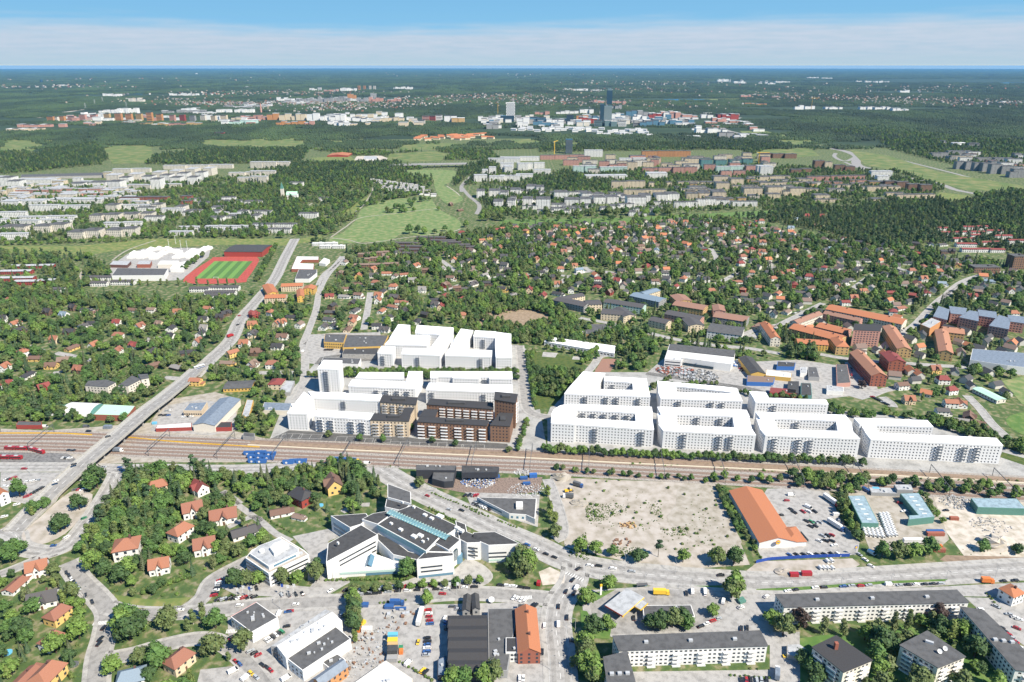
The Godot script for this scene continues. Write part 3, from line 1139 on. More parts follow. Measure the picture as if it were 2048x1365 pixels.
	mat("birch_bark",lin(0.4,0.38,0.34),0.9)
	mat("house_tinted",Color.WHITE,0.85,"",1.0,true)
	mat("leaf_tinted",Color.WHITE,0.75,"",1.0,true)
	leaf_light(M["leaf_tinted"])
	for kind in LEAF:
		for i in 4:
			var c: Color=LEAF[kind][i]
			leaf_light(mat("%s_leaf%d" % [kind,i],lin(c.r,c.g,c.b),0.75,"",1.0,true))

func leaf_light(m: StandardMaterial3D) -> void:
	m.backlight_enabled=true
	m.backlight=lin(0.1,0.16,0.028)

func landmarks() -> void:
	for l in [["the running track",V(-465,1140)],["the white corner tower block",V(-180.5,651)],["the orange-roofed supermarket",V(184,436)],["the petrol station canopy",V(68.5,352.5)],["the glass-ridged civic centre",V(-70.5,418.5)],["the black recycling hall",V(-45.5,499)],["the viaduct over the railway",V(-338,551)],["the triangular gravel traffic island",V(-330,442)],["the brown brick corner tower",V(-11,597.5)],["the curved white block",V(39,588)],["the longest white block",V(355.5,534)],["the red brick corner house",V(390.5,700)],["the blue-roofed angled flats",V(188,979)],["the brick church tower",V(-577,1831)],["the black-roofed workshop",V(-26.5,322)],["the two point blocks",V(202,307.5)],["the bare rock hill",V(17,893)],["the dark pine wood",V(726,1547)],["the white terraced office",V(-157.5,397)],["the gambrel villa crossing",V(-241,344)],["the terraced black-roofed rows",V(-174,1276)],["the mint-roofed sports hall",V(-376.5,618)],["the blue-roofed works",V(-286.5,618)],["the green storage sheds",V(304,467.5)],["the meadow",V(-262,1547)],["the white-roofed logistics hall",V(214,763)],["the long grey slab by the main road",V(219,350.5)],["the school with the white tents",V(-594,1172)],["the glass office tower",V(513,4155)],["the striped tower",V(-8,4492)],["the row of pink tower blocks",V(-2331,4490)],["the motorway interchange",V(1190,2534)],["the tall factory chimney",V(-1792,5423)],["the village of red-tiled terraces",V(-332,3455)],["the orange slab block",V(561,2725)],["the long grey motorway bridge",V(-276,2344)]]:
		marks.append(l)

func ground() -> void:
	var b:=MB.new()
	var n:=72
	var rs:=[8.0,60.0,200.0,600.0,1500.0,3400.0]
	for i in rs.size() - 1:
		for k in n:
			var f0:=TAU*k / n
			var f1:=TAU*(k+1) / n
			var a:=v3(cos(f0),0,sin(f0))
			var c:=v3(cos(f1),0,sin(f1))
			b.quad(a*rs[i],c*rs[i],c*rs[i+1],a*rs[i+1],Vector3.UP)
	b.v.append_array(PackedVector3Array())
	struct("ground",b.mesh(),"ground","gardens, lawns and trodden soil between the buildings of the suburb")
	b=MB.new()
	var far:=[3400.0,8000.0,20000.0,90000.0]
	for i in far.size() - 1:
		for k in n:
			var f0:=TAU*k / n
			var f1:=TAU*(k+1) / n
			var a:=v3(cos(f0),0,sin(f0))
			var c:=v3(cos(f1),0,sin(f1))
			b.quad(a*far[i],c*far[i],c*far[i+1],a*far[i+1],Vector3.UP)
	struct("terrain",b.mesh(),"far_ground","flat wooded land running out to the level horizon")
	# open land
	sheet("meadow",[V(-349,1373),V(-336,1420),V(-334,1537),V(-346,1674),V(-317,1769),V(-275,1816),V(-248,1806),V(-214,1855),V(-174,1690),V(-143,1610),V(-112,1537),V(-106,1457),V(-132,1408),V(-177,1396),V(-217,1408),V(-225,1373),V(-242,1339),V(-277,1339),V(-312,1328),V(-341,1339)],"grass",0.1,"broad mown meadow crossed by pale paths",true,4)
	sheet("meadow",[V(-374,1580),V(-383,1690),V(-365,1855),V(-351,1816),V(-350,1690),V(-349,1595)],"dry_grass",0.1,"dry grass strip along the tree avenue beside the meadow")
	sheet("meadow",[V(-337,2339),V(-177,2324),V(-173,2102),V(-189,2028),V(-158,1960),V(-120,1797),V(-154,1742),V(-187,1855),V(-212,2005),V(-234,2153),V(-285,2221),V(-319,2235)],"grass",0.1,"sunken grass valley in front of the long grey motorway bridge",true,3)
	for f in [["crop",[V(-2279,3335),V(-2175,3382),V(-1959,3118),V(-1838,2839),V(-1930,2806)]],["crop",[V(-2273,3638),V(-2213,3810),V(-2030,3335),V(-1941,3159),V(-2033,3223)]],["crop",[V(-1687,3078),V(-1510,3118),V(-1316,2725),V(-1238,2534),V(-1345,2494),V(-1505,2757)]],["crop",[V(-1378,3335),V(-1382,3584),V(-1026,3638),V(-859,3223),V(-847,2982),V(-1201,3019),V(-1312,3118)]],["crop",[V(-874,3557),V(-706,3584),V(-657,3290),V(-768,3202)]],["crop",[V(-509,3118),V(-265,3202),V(-165,3118),V(-322,2927),V(-440,2927)]],["crop",[V(-457,2789),V(-299,2891),V(-220,2757),V(-250,2576),V(-434,2534)]],["dry_grass",[V(-724,2663),V(-594,2725),V(-528,2534),V(-630,2494)]],["crop",[V(1154,3810),V(1281,3810),V(1327,3223),V(1187,3078),V(1060,3335)]],["crop",[V(993,2927),V(1198,3000),V(1129,2725),V(961,2663),V(872,2725)]],["crop",[V(1327,2927),V(1385,2725),V(1327,2286),V(1409,2017),V(1337,1908),V(1207,1948),V(1203,2286),V(1177,2468)]],["dry_grass",[V(1118,1908),V(1170,1853),V(1146,1781),V(1041,1726),V(1063,1831)]],["crop",[V(157,3078),V(293,3223),V(253,3000)]],["crop",[V(-31,3290),V(81,3382),V(163,3202),V(33,3078)]],["crop",[V(1957,4976),V(2585,5186),V(2556,4926),V(1940,4691)]],["crop",[V(1861,7562),V(2735,7798),V(2576,7339),V(1876,7232)]]]:
		sheet("field",f[1],f[0],0.3,["first","second","third","fourth","fifth","sixth","seventh","eighth","ninth","tenth","eleventh","twelfth","thirteenth","fourteenth","fifteenth","sixteenth"][taken.get(str(get_instance_id())+"field",-1)+1]+" open field among the woods, counted outward from the allotments")
	sheet("field",[V(-941,1307),V(-794,1307),V(-692,1365),V(-405,1365),V(-376,1400),V(-355,1356),V(-426,1307),V(-540,1315),V(-705,1276),V(-739,1240),V(-839,1233),V(-908,1258)],"dry_grass",0.1,"sun-dried grass strip in front of the sports ground school")
	sheet("field",[V(-26,1547),V(246,1569),V(615,1662),V(569,1591),V(236,1505),V(-25,1485)],"lawn",0.1,"narrow green park strip behind the villas")
	sheet("rock_outcrop",[V(-55,903),V(-26,930),V(25,939),V(54,909),V(54,873),V(10,851),V(-41,864)],"rock",0.25,"bare brown rock and heath on the small wooded hill",false,3)
	sheet("lake",[V(6520,12431),V(9336,12745),V(10984,15015),V(8301,14583)],"water",2.0,"wide blue lake far off beneath the horizon",false)
	sheet("lake",[V(1383,7129),V(1850,7129),V(1883,7449),V(1492,7449)],"water",2.0,"thin blue lake behind the glass office tower",false)
	sheet("lake",[V(-6415,10829),V(-5565,10173),V(-6362,11576),V(-6973,11848)],"water",2.0,"small blue lake in the far woods",false)
	sheet("lake",[V(-4504,8909),V(-4226,8753),V(-4656,9590),V(-4812,9590)],"water",2.0,"blue pond beside the far warehouses",false)
	# paved and bare lots
	sheet("yard",[V(-467,590),V(-424,586),V(-336,601.5),V(-344,651),V(-301,669),V(-269.5,651),V(-253.5,586),V(-214.5,569),V(-194,530),V(-302.5,530),V(-422.5,522)],"gravel",0.06,"pale gravel railway yard under the viaduct")
	sheet("bus_depot",[V(-450.5,564.5),V(-410.5,560),V(-383,547),V(-353.5,524.5),V(-417,514)],"asphalt_dark",0.09,"dark asphalt bus turning loop beside the railway")
	sheet("parking_lot",[V(-417,514),V(-350,514),V(-353,488),V(-363.5,467.5),V(-391,474)],"asphalt_old",0.08,"station car park below the viaduct ramp")
	sheet("traffic_island",[V(-347.5,433),V(-346.5,448),V(-343.5,484.5),V(-324,481),V(-317,454.5),V(-316.5,431),V(-326.5,418.5),V(-340.5,423)],"sand",0.2,"sandy gravel island inside the road loop",true,3)
	sheet("works_yard",[V(-328.5,586),V(-338,637.5),V(-309.5,651),V(-270.5,640),V(-250,588),V(-270.5,576.5)],"asphalt_old",0.08,"paved yard round the blue-roofed works")
	sheet("building_plot",[V(30.5,506.5),V(70.5,503),V(161,497),V(158,397),V(120.5,393),V(82,398),V(36.5,416),V(34.5,474)],"sand",0.08,"broad bare sandy building plot with weeds")
	sheet("gravel_patch",[V(133,493.5),V(158,493.5),V(159.5,436.5),V(157.5,418),V(133,418),V(113,446),V(123,466)],"gravel",0.12,"grey gravel half of the building plot",true,3)
	sheet("parking_lot",[V(200,489.5),V(248,491.5),V(239.5,448),V(242,421.5),V(234,407.5),V(168,402.5),V(168,442)],"asphalt_old",0.1,"supermarket car park of worn pale asphalt")
	sheet("storage_yard",[V(260.5,484.5),V(328.5,491.5),V(306,424.5),V(288,410.5),V(245,413)],"gravel",0.1,"gravel yard between the green storage sheds")
	sheet("storage_yard",[V(324.5,484.5),V(402.5,484.5),V(349,405),V(305.5,405),V(309,436)],"pale_sand",0.09,"white dusty crushing yard with rubble heaps")
	sheet("roadworks",[V(154,391),V(165,400.5),V(229,403.5),V(231,397),V(219.5,389.5),V(191.5,383.5),V(168,385),V(155,387)],"sand",0.1,"dug-up sandy roadworks beside the main road")
	sheet("roadworks",[V(293.5,407),V(345.5,405),V(338,394),V(304,392.5),V(287,402)],"brown_bank",0.1,"excavated brown trench ground beside the crushing yard")
	sheet("roadworks",[V(17.5,389.5),V(25,394.5),V(34.5,387),V(33.5,378.5),V(19.5,376.5)],"pale_sand",0.2,"fenced sandy excavation in the junction")
	sheet("recycling_yard",[V(-73.5,503),V(24.5,506.5),V(21.5,484.5),V(-24.5,479.5),V(-60.5,491.5)],"ballast",0.09,"brown dusty recycling yard round the black hall")
	sheet("parking_lot",[V(-36.5,484.5),V(21.5,481),V(18.5,439),V(-5,451.5),V(-31.5,467.5)],"asphalt_old",0.1,"car park of the wedge-shaped office")
	sheet("forecourt",[V(-173.5,368),V(-193.5,379.5),V(-180.5,397),V(-161.5,379.5),V(-128.5,375),V(-125,387),V(-114,397),V(-104,379.5),V(-119,363.5)],"asphalt_old",0.1,"asphalt forecourt between the terraced office and the street")
	sheet("plaza",[V(-74.5,376.5),V(-56.5,387),V(-39,391),V(-31,402.5),V(-20.5,398),V(-12.5,387),V(-15.5,378.5),V(-26.5,374.5),V(-70.5,371.5)],"paving",0.2,"pale paved plaza at the civic centre entrance",true,3)
	sheet("workshop_yard",[V(-171,348),V(-117.5,356.5),V(11,361),V(24.5,352.5),V(23,299),V(22,281.5),V(-165.5,281.5),V(-171,307.5),V(-147.5,311),V(-165.5,334)],"asphalt_old",0.09,"worn asphalt between the workshops and showrooms")
	sheet("forecourt",[V(48,359),V(60,370.5),V(97,373.5),V(136,365.5),V(129,352.5),V(110.5,338),V(60,334),V(48.5,336)],"asphalt",0.1,"petrol station forecourt")
	sheet("street_lot",[V(44,371.5),V(97.5,376.5),V(144.5,373.5),V(168.5,370),V(159,352.5),V(149,325.5),V(60,330.5),V(42.5,342)],"asphalt_old",0.065,"worn asphalt between petrol station, avenue and slab blocks")
	sheet("forecourt",[V(-154.5,428),V(-131,437),V(-119,429.5),V(-128,422.5),V(-124,397.5),V(-119.5,382.5),V(-131.5,381),V(-138,408.5)],"asphalt_old",0.075,"pale forecourt lane between the terraced office and the civic centre")
	for v in [[V(105.5,375.5),V(134.5,376.5),V(133.5,374),V(105.5,373.5)],[V(41.5,354),V(45.5,353),V(51,337),V(58.5,339),V(56.5,330.5),V(45,331),V(41,339)],[V(46,321.5),V(49.5,321.5),V(49,310.5),V(45.5,309.5)],[V(40.5,363.5),V(49,369.5),V(65.5,372.5),V(52.5,362.5),V(42.5,358)],[V(154.5,373),V(190,375.5),V(238,380.5),V(281.5,382.5),V(278.5,380.5),V(238.5,378),V(192.5,373),V(155,369)],[V(-249,367.5),V(-223.5,363),V(-200,365.5),V(-204.5,356.5),V(-227,355),V(-242.5,357.5)]]:
		sheet("verge",v,"lawn" if v.size() != 6 else "dry_grass",0.2,"%s mown grass verge between the roads" % nth(taken.get(str(get_instance_id())+"verge",-1)+2),false)
	sheet("courtyard",[V(148.5,328),V(262,346),V(274,322),V(278.5,299),V(271.5,281.5),V(138,281.5)],"lawn",0.06,"lawn courtyard between the slab blocks",false)
	sheet("parking_lot",[V(163,368),V(332.5,379.5),V(323,365.5),V(211.5,368),V(164.5,358)],"asphalt_old",0.09,"kerb parking along the service road behind the long slab")
	sheet("parking_lot",[V(282.5,365.5),V(321.5,363.5),V(294,322),V(286.5,342)],"asphalt_old",0.08,"car park beside the long oblique slab")
	sheet("drive",[V(151,336),V(168.5,336),V(155,299),V(148,281.5),V(55.5,281.5),V(61.5,306),V(141.5,307.5)],"asphalt_old",0.07,"service drive in front of the shorter slab")
	# the new quarter
	sheet("new_pavement",[V(-226,663),V(-218,763),V(-166,786),V(-157,803),V(7,803),V(18,786),V(25.5,663),V(30.5,547),V(-6,541),V(-214,562)],"model_paving",0.08,"smooth pale paving of the western new quarter")
	sheet("new_pavement",[V(30.5,547),V(33.5,618),V(57.5,720),V(149,720),V(245,681),V(323,623.5),V(396,608),V(438.5,538.5),V(414.5,503),V(287.5,518),V(158,534)],"model_paving",0.08,"smooth pale paving of the eastern new quarter")
	sheet("apron",[V(-214.5,570.5),V(-202.5,586.5),V(-177,583.5),V(-129.5,577),V(-92.5,573.5),V(-83,570.5),V(-4,561.5),V(-2.5,545),V(-113.5,556.5),V(-164.5,564)],"apron",0.14,"dark asphalt play strip with painted courts before the new blocks")
	sheet("verge",[V(-216.5,564),V(-214,569.5),V(-164,563),V(-113,555.5),V(-112.5,551.5),V(-163,559)],"dark_lawn",0.18,"narrow dark grass verge below the play strip")
	sheet("park_lawn",[V(20,774),V(34,781),V(75,758.5),V(79,735.5),V(74,713.5),V(54,666.5),V(40.5,636.5),V(22,628),V(19,654.5),V(18,720.5)],"dark_lawn",0.14,"dark green sloping lawn of the new park",false)
	sheet("verge",[V(420.5,547),V(435.5,534),V(427.5,522),V(413,538.5)],"dark_lawn",0.14,"dark grass slope behind the longest white block")
	sheet("playground",[V(36,779),V(53,776),V(49,762),V(34,765)],"paving",0.2,"pale square play surface in the new park",false)
	sheet("playground",[V(70,766),V(81,762),V(78.5,754.5),V(67.5,756.5)],"paving",0.2,"narrow pale play surface in the new park",false)
	sheet("lot",[V(102,758.5),V(120,758.5),V(106,720.5),V(89,720.5)],"tile_brown",0.1,"reddish gravel lot beside the new park")
	sheet("logistics_yard",[V(142.5,713.5),V(174,763),V(254.5,748.5),V(324.5,755.5),V(371,734),V(350.5,663),V(305.5,651),V(233,675)],"asphalt_old",0.08,"cluttered yards round the small industrial sheds")
	sheet("street_lot",[V(372,748.5),V(400.5,755.5),V(370.5,663),V(347.5,651),V(335,663)],"asphalt_old",0.09,"parking street beside the red brick corner house")
	sheet("depot_yard",[V(-255,837),V(-164,846),V(-143,755.5),V(-212.5,741),V(-236.5,748.5)],"asphalt_old",0.08,"paved yard of the yellow depot")
	sheet("pitch",[V(515,697),V(545.5,708.5),V(558,697),V(515,634.5),V(499.5,641)],"grass",0.12,"corner of a worn grass football pitch")
	sheet("pitch",[V(461.5,606.5),V(476.5,618.5),V(492.5,621.5),V(488,594.5),V(463,577.5),V(456,589)],"lawn",0.12,"rounded grass end of a second sports pitch",true,3)
	# courts painted on the apron
	for c in [[V(-197,575.5),9.0,4.5],[V(-180,574.5),10.0,4.0],[V(-147,569.5),9.0,5.0],[V(-130,567),7.0,4.0],[V(-114,566.5),7.0,3.0],[V(-98,561.5),9.0,3.5],[V(-81,559.5),9.0,4.5],[V(-65,559),8.0,4.5],[V(-49.5,556.5),7.0,3.5],[V(-34,554.5),10.0,5.0],[V(-209,575.5),6.0,3.0]]:
		var k:=MB.new()
		var q: Vector2=c[0]
		for s in [-1.0,1.0]:
			k.box(up(q+Vector2(0,s*c[2]),0.17),v3(c[1]*2,0.02,0.15))
			k.box(up(q+Vector2(s*c[1],0),0.17),v3(0.15,0.02,c[2]*2 - 0.3))
		k.box(up(q,0.17),v3(0.15,0.02,c[2]*2 - 0.35))
		struct("court_marking",k.mesh(),"paint","white painted rectangle of the %s play court on the dark apron" % nth(taken.get(str(get_instance_id())+"court_marking",-1)+2))

func streets() -> void:
	road("main_road",[V(-118.5,530),V(-94,504.5),V(-67,481),V(-38.5,459),V(-8.5,435),V(16,417.5),V(35.5,402.5),V(58,393),V(90,387),V(127.5,382),V(172,379),V(225,383),V(286,388.5),V(355.5,394.5)],15.0,"the curving main road from the railway past the petrol station",3.5,true,"asphalt_old")
	road("main_road",[V(42.5,398),V(39,379.5),V(29.5,361),V(26,342),V(26.5,318.5),V(26,281.5)],13.0,"the avenue running down from the junction",3.0,true,"asphalt_old")
	road("street",[V(26.5,363.5),V(-7.5,368),V(-39,369),V(-75.5,363.5),V(-118.5,361),V(-154.5,358),V(-183.5,353.5)],9.0,"the street before the civic centre",2.5)
	road("street",[V(-210,351),V(-199,353.5),V(-193,365.5),V(-193.5,379.5),V(-187.5,389.5),V(-175.5,402.5)],7.5,"the bend beside the terraced office",2.0)
	road("street",[V(-183.5,353.5),V(-210,351),V(-231.5,352),V(-247.5,356.5)],8.5,"the cross street by the gambrel villa",2.0)
	road("street",[V(-296.5,399.5),V(-278.5,382),V(-258.5,365.5),V(-245.5,352.5),V(-237.5,334),V(-231,315),V(-215,281.5)],9.5,"the villa street with a row of parked cars",2.5)
	road("street",[V(-228.5,315),V(-215,318.5),V(-198.5,326),V(-180.5,330.5),V(-164.5,326),V(-144.5,309.5),V(-119.5,281.5)],7.5,"the lane round the small park",2.0)
	road("main_road",[V(-365.5,436),V(-351,430),V(-338.5,416),V(-318,410.5),V(-307.5,418.5),V(-308,442),V(-312.5,474),V(-318.5,503),V(-322.5,516.5)],10.0,"the loop road round the gravel island",2.5,true,"asphalt_old")
	road("main_road",[V(-439,522),V(-397.5,522),V(-369,522),V(-324.5,519.5),V(-285,519.5),V(-247.5,518),V(-207,519.5),V(-159.5,526)],10.0,"the road beside the railway yard",2.5,true,"asphalt_old")
	road("street",[V(-333.5,387),V(-328.5,392),V(-321.5,399.5),V(-311,410.5)],6.5,"the side lane below the gravel island",1.5)
	for l in [[V(-225,485),V(-211,471),V(-194.5,456),V(-181.5,445),V(-167,431),V(-154,422.5)],[V(-182,446.5),V(-192,451),V(-204,438.5)],[V(-107.5,467.5),V(-118.5,466),V(-126,457.5)],[V(-225.5,486),V(-213.5,476),V(-205.5,468.5)]]:
		road("lane",l,5.0,"%s villa lane in the leafy wedge between railway and civic centre" % nth(taken.get(str(get_instance_id())+"lane",-1)+2),0.0,false,"asphalt_old")
	# the western side
	road("avenue",[V(-415,1365),V(-392,1222),V(-368,1081),V(-360,979),V(-354,893),V(-340,819),V(-340,755.5),V(-339.5,706.5)],10.0,"the long avenue from the meadow down to the viaduct",4.0,true)
	road("street",[V(9,800),V(10.5,743),V(11.5,686),V(13.5,636.5),V(22,618),V(36.5,612.5)],7.0,"the park avenue between the two new quarters",2.0)
	road("street",[V(12,625),V(0.5,622),V(-9.5,625)],6.0,"the short link behind the brown brick tower")
	for l in [[V(-288,1222),V(-292,1125),V(-284,1028),V(-266,934),V(-255,855),V(-248,803),V(-233,755.5),V(-217,687.5),V(-215,651)],[V(-207,1015),V(-196,934),V(-186,855)],[V(-200,840),V(-235,833),V(-246,803)],[V(-527,776),V(-503,767),V(-482,755),V(-466,757)],[V(-572,799),V(-546,782)],[V(-488.5,692.5),V(-488.5,705.5),V(-491.5,722.5)],[V(-382.5,707),V(-368.5,705.5),V(-350.5,702)],[V(-232,717.5),V(-248,719.5),V(-276,717.5)],[V(-119,1003),V(-49,1081),V(45,1116),V(121,1081)],[V(67,1044),V(84,1087),V(116,1126),V(158,1126),V(179,1095)],[V(119,1158),V(129,1130),V(158,1122)],[V(304,1051),V(328,1080),V(370,1134)],[V(323,1175),V(350,1210),V(360,1287)],[V(452,1384),V(484,1432),V(518,1470)],[V(-129,1219),V(-109,1175),V(-90,1126)],[V(497,1022),V(531,1063),V(568,1106),V(579,1106)],[V(630,1153),V(637,1137),V(654,1141)],[V(89,900),V(117,884),V(148,864),V(173,840),V(204,817),V(241,800),V(276,791),V(308,774)],[V(82,720.5),V(91.5,743),V(101,766),V(117,770)],[V(285,831),V(300,850),V(343,874)],[V(291,829),V(323,855),V(364,895),V(407,937),V(434,963)],[V(433,790),V(455,814),V(491,850),V(518,877),V(574,944),V(623,998),V(720,1090)],[V(354,772),V(383.5,756),V(413.5,749.5),V(458.5,741),V(499,733)],[V(381,749.5),V(372.5,716.5),V(362,678.5)],[V(361,661),V(376.5,671.5),V(392,678.5)],[V(370,657.5),V(372,644),V(370,634.5)],[V(457,661),V(452,631),V(444.5,600.5),V(441,572)],[V(613,985),V(656,1036),V(702,1081),V(754,1114),V(812,1133)],[V(-295,1229),V(-294,1167),V(-298,1110),V(-292,1051)],[V(29.5,424),V(35.5,430),V(36,449.5),V(32.5,480.5),V(28.5,503.5)]]:
		road("residential_street",l,6.5,"%s residential street, counted from the meadow avenue" % nth(taken.get(str(get_instance_id())+"residential_street",-1)+2),1.2,false,"asphalt_old")
	for l in [[V(-350,1378),V(-342,1470),V(-331,1566),V(-275,1610),V(-182,1674),V(-165,1690)],[V(-351,1373),V(-312,1356),V(-280,1328),V(-245,1345),V(-200,1378),V(-127,1420),V(-104,1457)],[V(-355,1641),V(-353,1724),V(-365,1896),V(-377,1982)],[V(-180,2017),V(-148,1916),V(-133,1855)],[V(-680,1200),V(-690,1262),V(-686,1311),V(-675,1352)],[V(-665,1075),V(-691,1127),V(-696,1158)],[V(-482,1657),V(-482,1751)]]:
		road("footpath",l,3.2,"%s pale gravel footpath across the green" % nth(taken.get(str(get_instance_id())+"footpath",-1)+2),0.0,false,"gravel")
	road("far_street",[V(-131,1916),V(-138,2028),V(-122,2207)],11.0,"the street dipping under the long motorway bridge",0.0)
	road("far_street",[V(-135,1982),V(-110,1855),V(-78,1724),V(-79,1610)],10.0,"the street curving past the dark-roofed blocks",0.0)
	road("motorway",[V(1115,4005),V(1247,4379),V(1448,4827)],40.0,"the motorway climbing toward the town of offices",0.0)
	road("motorway",[V(1131,4063),V(1097,3841),V(1123,3548),V(1182,3296),V(1256,3076),V(1258,3099),V(1277,2975),V(1288,2882),V(1275,2773),V(1244,2672),V(1180,2542),V(1145,2440),V(1149,2376)],30.0,"the motorway sweeping down to the interchange",0.0)
	road("motorway",[V(1225,2815),V(1177,2712),V(1152,2607),V(1166,2578),V(1244,2692)],14.0,"the looping slip road of the interchange",0.0)
	road("motorway",[V(1142,2542),V(1126,2407),V(1134,2315)],12.0,"the slip road below the interchange",0.0)
	road("motorway",[V(1333,2752),V(1360,2633),V(1362,2440),V(1360,2286),V(1358,2136),V(1386,2062)],12.0,"the road across the big green fields",0.0)
	road("motorway",[V(1158,2202),V(1182,2124),V(1198,2051),V(1183,1949),V(1201,1877),V(1204,1838)],20.0,"the cutting beside the brick slab",0.0)
	road("motorway",[V(-2991,4791),V(-3139,5227),V(-3191,5527),V(-3275,5985),V(-3374,6523)],40.0,"the bare new motorway strip before the pink towers",0.0,false,"sand")
	for p in [[V(-62.5,474),60.0],[V(-32.5,448),60.0],[V(-5,427),60.0],[V(20.5,408.5),60.0],[V(56.5,382),-80.0],[V(84.5,376.5),-85.0],[V(112.5,371.5),-88.0],[V(143.5,370),-90.0],[V(175,370),-92.0],[V(207.5,372.5),-94.0],[V(241,376.5),-95.0],[V(278,379.5),-95.0],[V(312,383),-95.0],[V(74.5,393),95.0],[V(106.5,388),95.0],[V(20.5,326),0.0],[V(21,307.5),0.0],[V(37,336),180.0],[V(38.5,307.5),180.0],[V(-207.5,346),90.0],[V(-228.5,326),180.0],[V(-265,363.5),0.0],[V(-99.5,358),90.0],[V(-69,359),90.0],[V(-141.5,355.5),90.0],[V(-308,491.5),200.0],[V(-293,427),200.0],[V(-391.5,512),90.0],[V(-293,510.5),90.0],[V(-254,509),90.0],[V(-339,979),200.0],[V(-335,873),200.0],[V(-320.5,755.5),200.0]]:
		lamp_post(p[0],p[1])
	# zebra crossings
	for z in [[V(-241,343.5),V(-245,343.5)],[V(35,389),V(47.5,380)],[V(12.5,365.5),V(21.5,367.5)],[V(-159.5,337),V(-162.5,338)]]:
		var a: Vector2=z[0]
		var d: Vector2=(z[1] - a)
		var n:=9
		if d.length() < 12.0:
			d=Vector2(-8,1)
		var m:=MB.new()
		for i in n:
			m.box(up(a+d*(i+0.5) / n,0.18),v3(0.55,0.02,3.2),atan2(-d.y,d.x))
		struct("zebra_crossing",m.mesh(),"paint","white zebra stripes of the %s pedestrian crossing" % nth(taken.get(str(get_instance_id())+"zebra_crossing",-1)+2))

func railway() -> void:
	var mid:=PackedVector2Array([V(-486.5,565.5),V(-398,565.5),V(-315.5,558),V(-235,552),V(-138.5,544.5),V(-52.5,536),V(31.5,529.5),V(113.5,520.5),V(193,512),V(290,501.5),V(434,485.5)])
	var line:=resample(smooth(mid,false,10),12.0)
	var b:=MB.new()
	strip(b,line,0,40,0.2,0.2)
	struct("ballast_bed",b.mesh(),"ballast_grey","pale stony ballast bed of the railway")
	for p in line:
		disc(p,20)
	for i in 6:
		var off:=-15.0+i*5.6+(2.0 if i > 2 else 0.0)
		var k:=MB.new()
		strip(k,line,off,3.4,0.34,0.14)
		var bed:=struct("railway_track",k.mesh(),"ballast","%s railway track counted from the camera side, brown ballast and rusty rails" % nth(6 - i))
		k=MB.new()
		strip(k,resample(line,0.65),off,2.5,0.36,0.0,1.0)
		part(bed,"sleepers",k.mesh(),"sleepers",Vector3.ZERO,0.0,"stuff")
		for s in [-0.75,0.75]:
			var r:=MB.new()
			strip(r,line,off+s,0.16,0.52,0.16)
			part(bed,"rail",r.mesh(),"rail_steel")
	# bank and cream edging in front of the new quarter
	var bank:=smooth(PackedVector2Array([V(-230,563.5),V(-140.5,554.5),V(-1.5,542.5),V(95,532.5),V(196.5,523),V(299.5,513.5),V(435.5,498.5)]),false,8)
	b=MB.new()
	strip(b,bank,0.5,7.5,0.5,0.5)
	struct("railway_bank",b.mesh(),"brown_bank","bare brown earth bank between the tracks and the new quarter")
	for p in bank:
		disc(p,6)
	b=MB.new()
	strip(b,bank,5.2,1.2,1.1,1.1)
	struct("retaining_wall",b.mesh(),"cream_edge","long low cream retaining wall along the tracks")
	# a mesh fence on posts along the play strip
	var f:=thing("mesh_fence","long brown post-and-rail fence between the play strip and the railway","fence")
	var fence:=resample(smooth(PackedVector2Array([V(-221,569),V(-142,561),V(-1.5,548.5),V(32.5,545)]),false,8),4.0)
	for i in fence.size():
		part(f,"post",bx(0.12,2.0,0.12),"brown_bank",up(fence[i],1.0))
	for y in [0.7,1.9]:
		var r:=MB.new()
		strip(r,fence,0,0.1,y,0.12)
		part(f,"rail",r.mesh(),"brown_bank")
	for l in [[V(-461,580),V(-407,580),V(-373.5,576.5)],[V(-342.5,572.5),V(-305.5,565.5),V(-264,560),V(-218.5,554.5)]]:
		var y:=thing("safety_net","%s stretch of yellow safety netting along the railway yard" % nth(taken.get(str(get_instance_id())+"safety_net",-1)+2),"fence")
		var n:=resample(PackedVector2Array(l),5.0)
		for i in n.size() - 1:
			var d:=n[i+1] - n[i]
			part(y,"net_panel",bx(4.9,1.3,0.1),"canopy_yellow",up((n[i]+n[i+1]) / 2,0.7),atan2(-d.y,d.x))
	# portals that carry the overhead line
	for i in 17:
		var t:=(i+0.5) / 17.0
		var at:=line[int(t*(line.size() - 2))]
		var d:=(line[int(t*(line.size() - 2))+1] - at).normalized()
		var o:=thing("catenary_portal","steel portal over the tracks for the overhead line","catenary portal",up(at),atan2(-d.y,d.x))
		auto_label(o,"steel portal over the tracks for the overhead line","catenary portal","portals along the railway")
		for s in [-1.0,1.0]:
			part(o,"mast",bx(0.32,8.0,0.32),"steel_dark",v3(0,4.0,s*17.5))
		var g:=MB.new()
		g.box(v3(0,7.6,0),v3(0.35,0.5,35.4))
		for j in 12:
			g.rod(v3(0,7.3,-17.0+j*3.0),v3(0,8.1,-15.5+j*3.0),0.07,0.07,4)
		part(o,"beam",g.mesh(),"steel_dark")
		for j in 6:
			part(o,"hanger",bx(0.14,1.4,0.14),"steel",v3(0,6.7,-15.0+j*5.9))

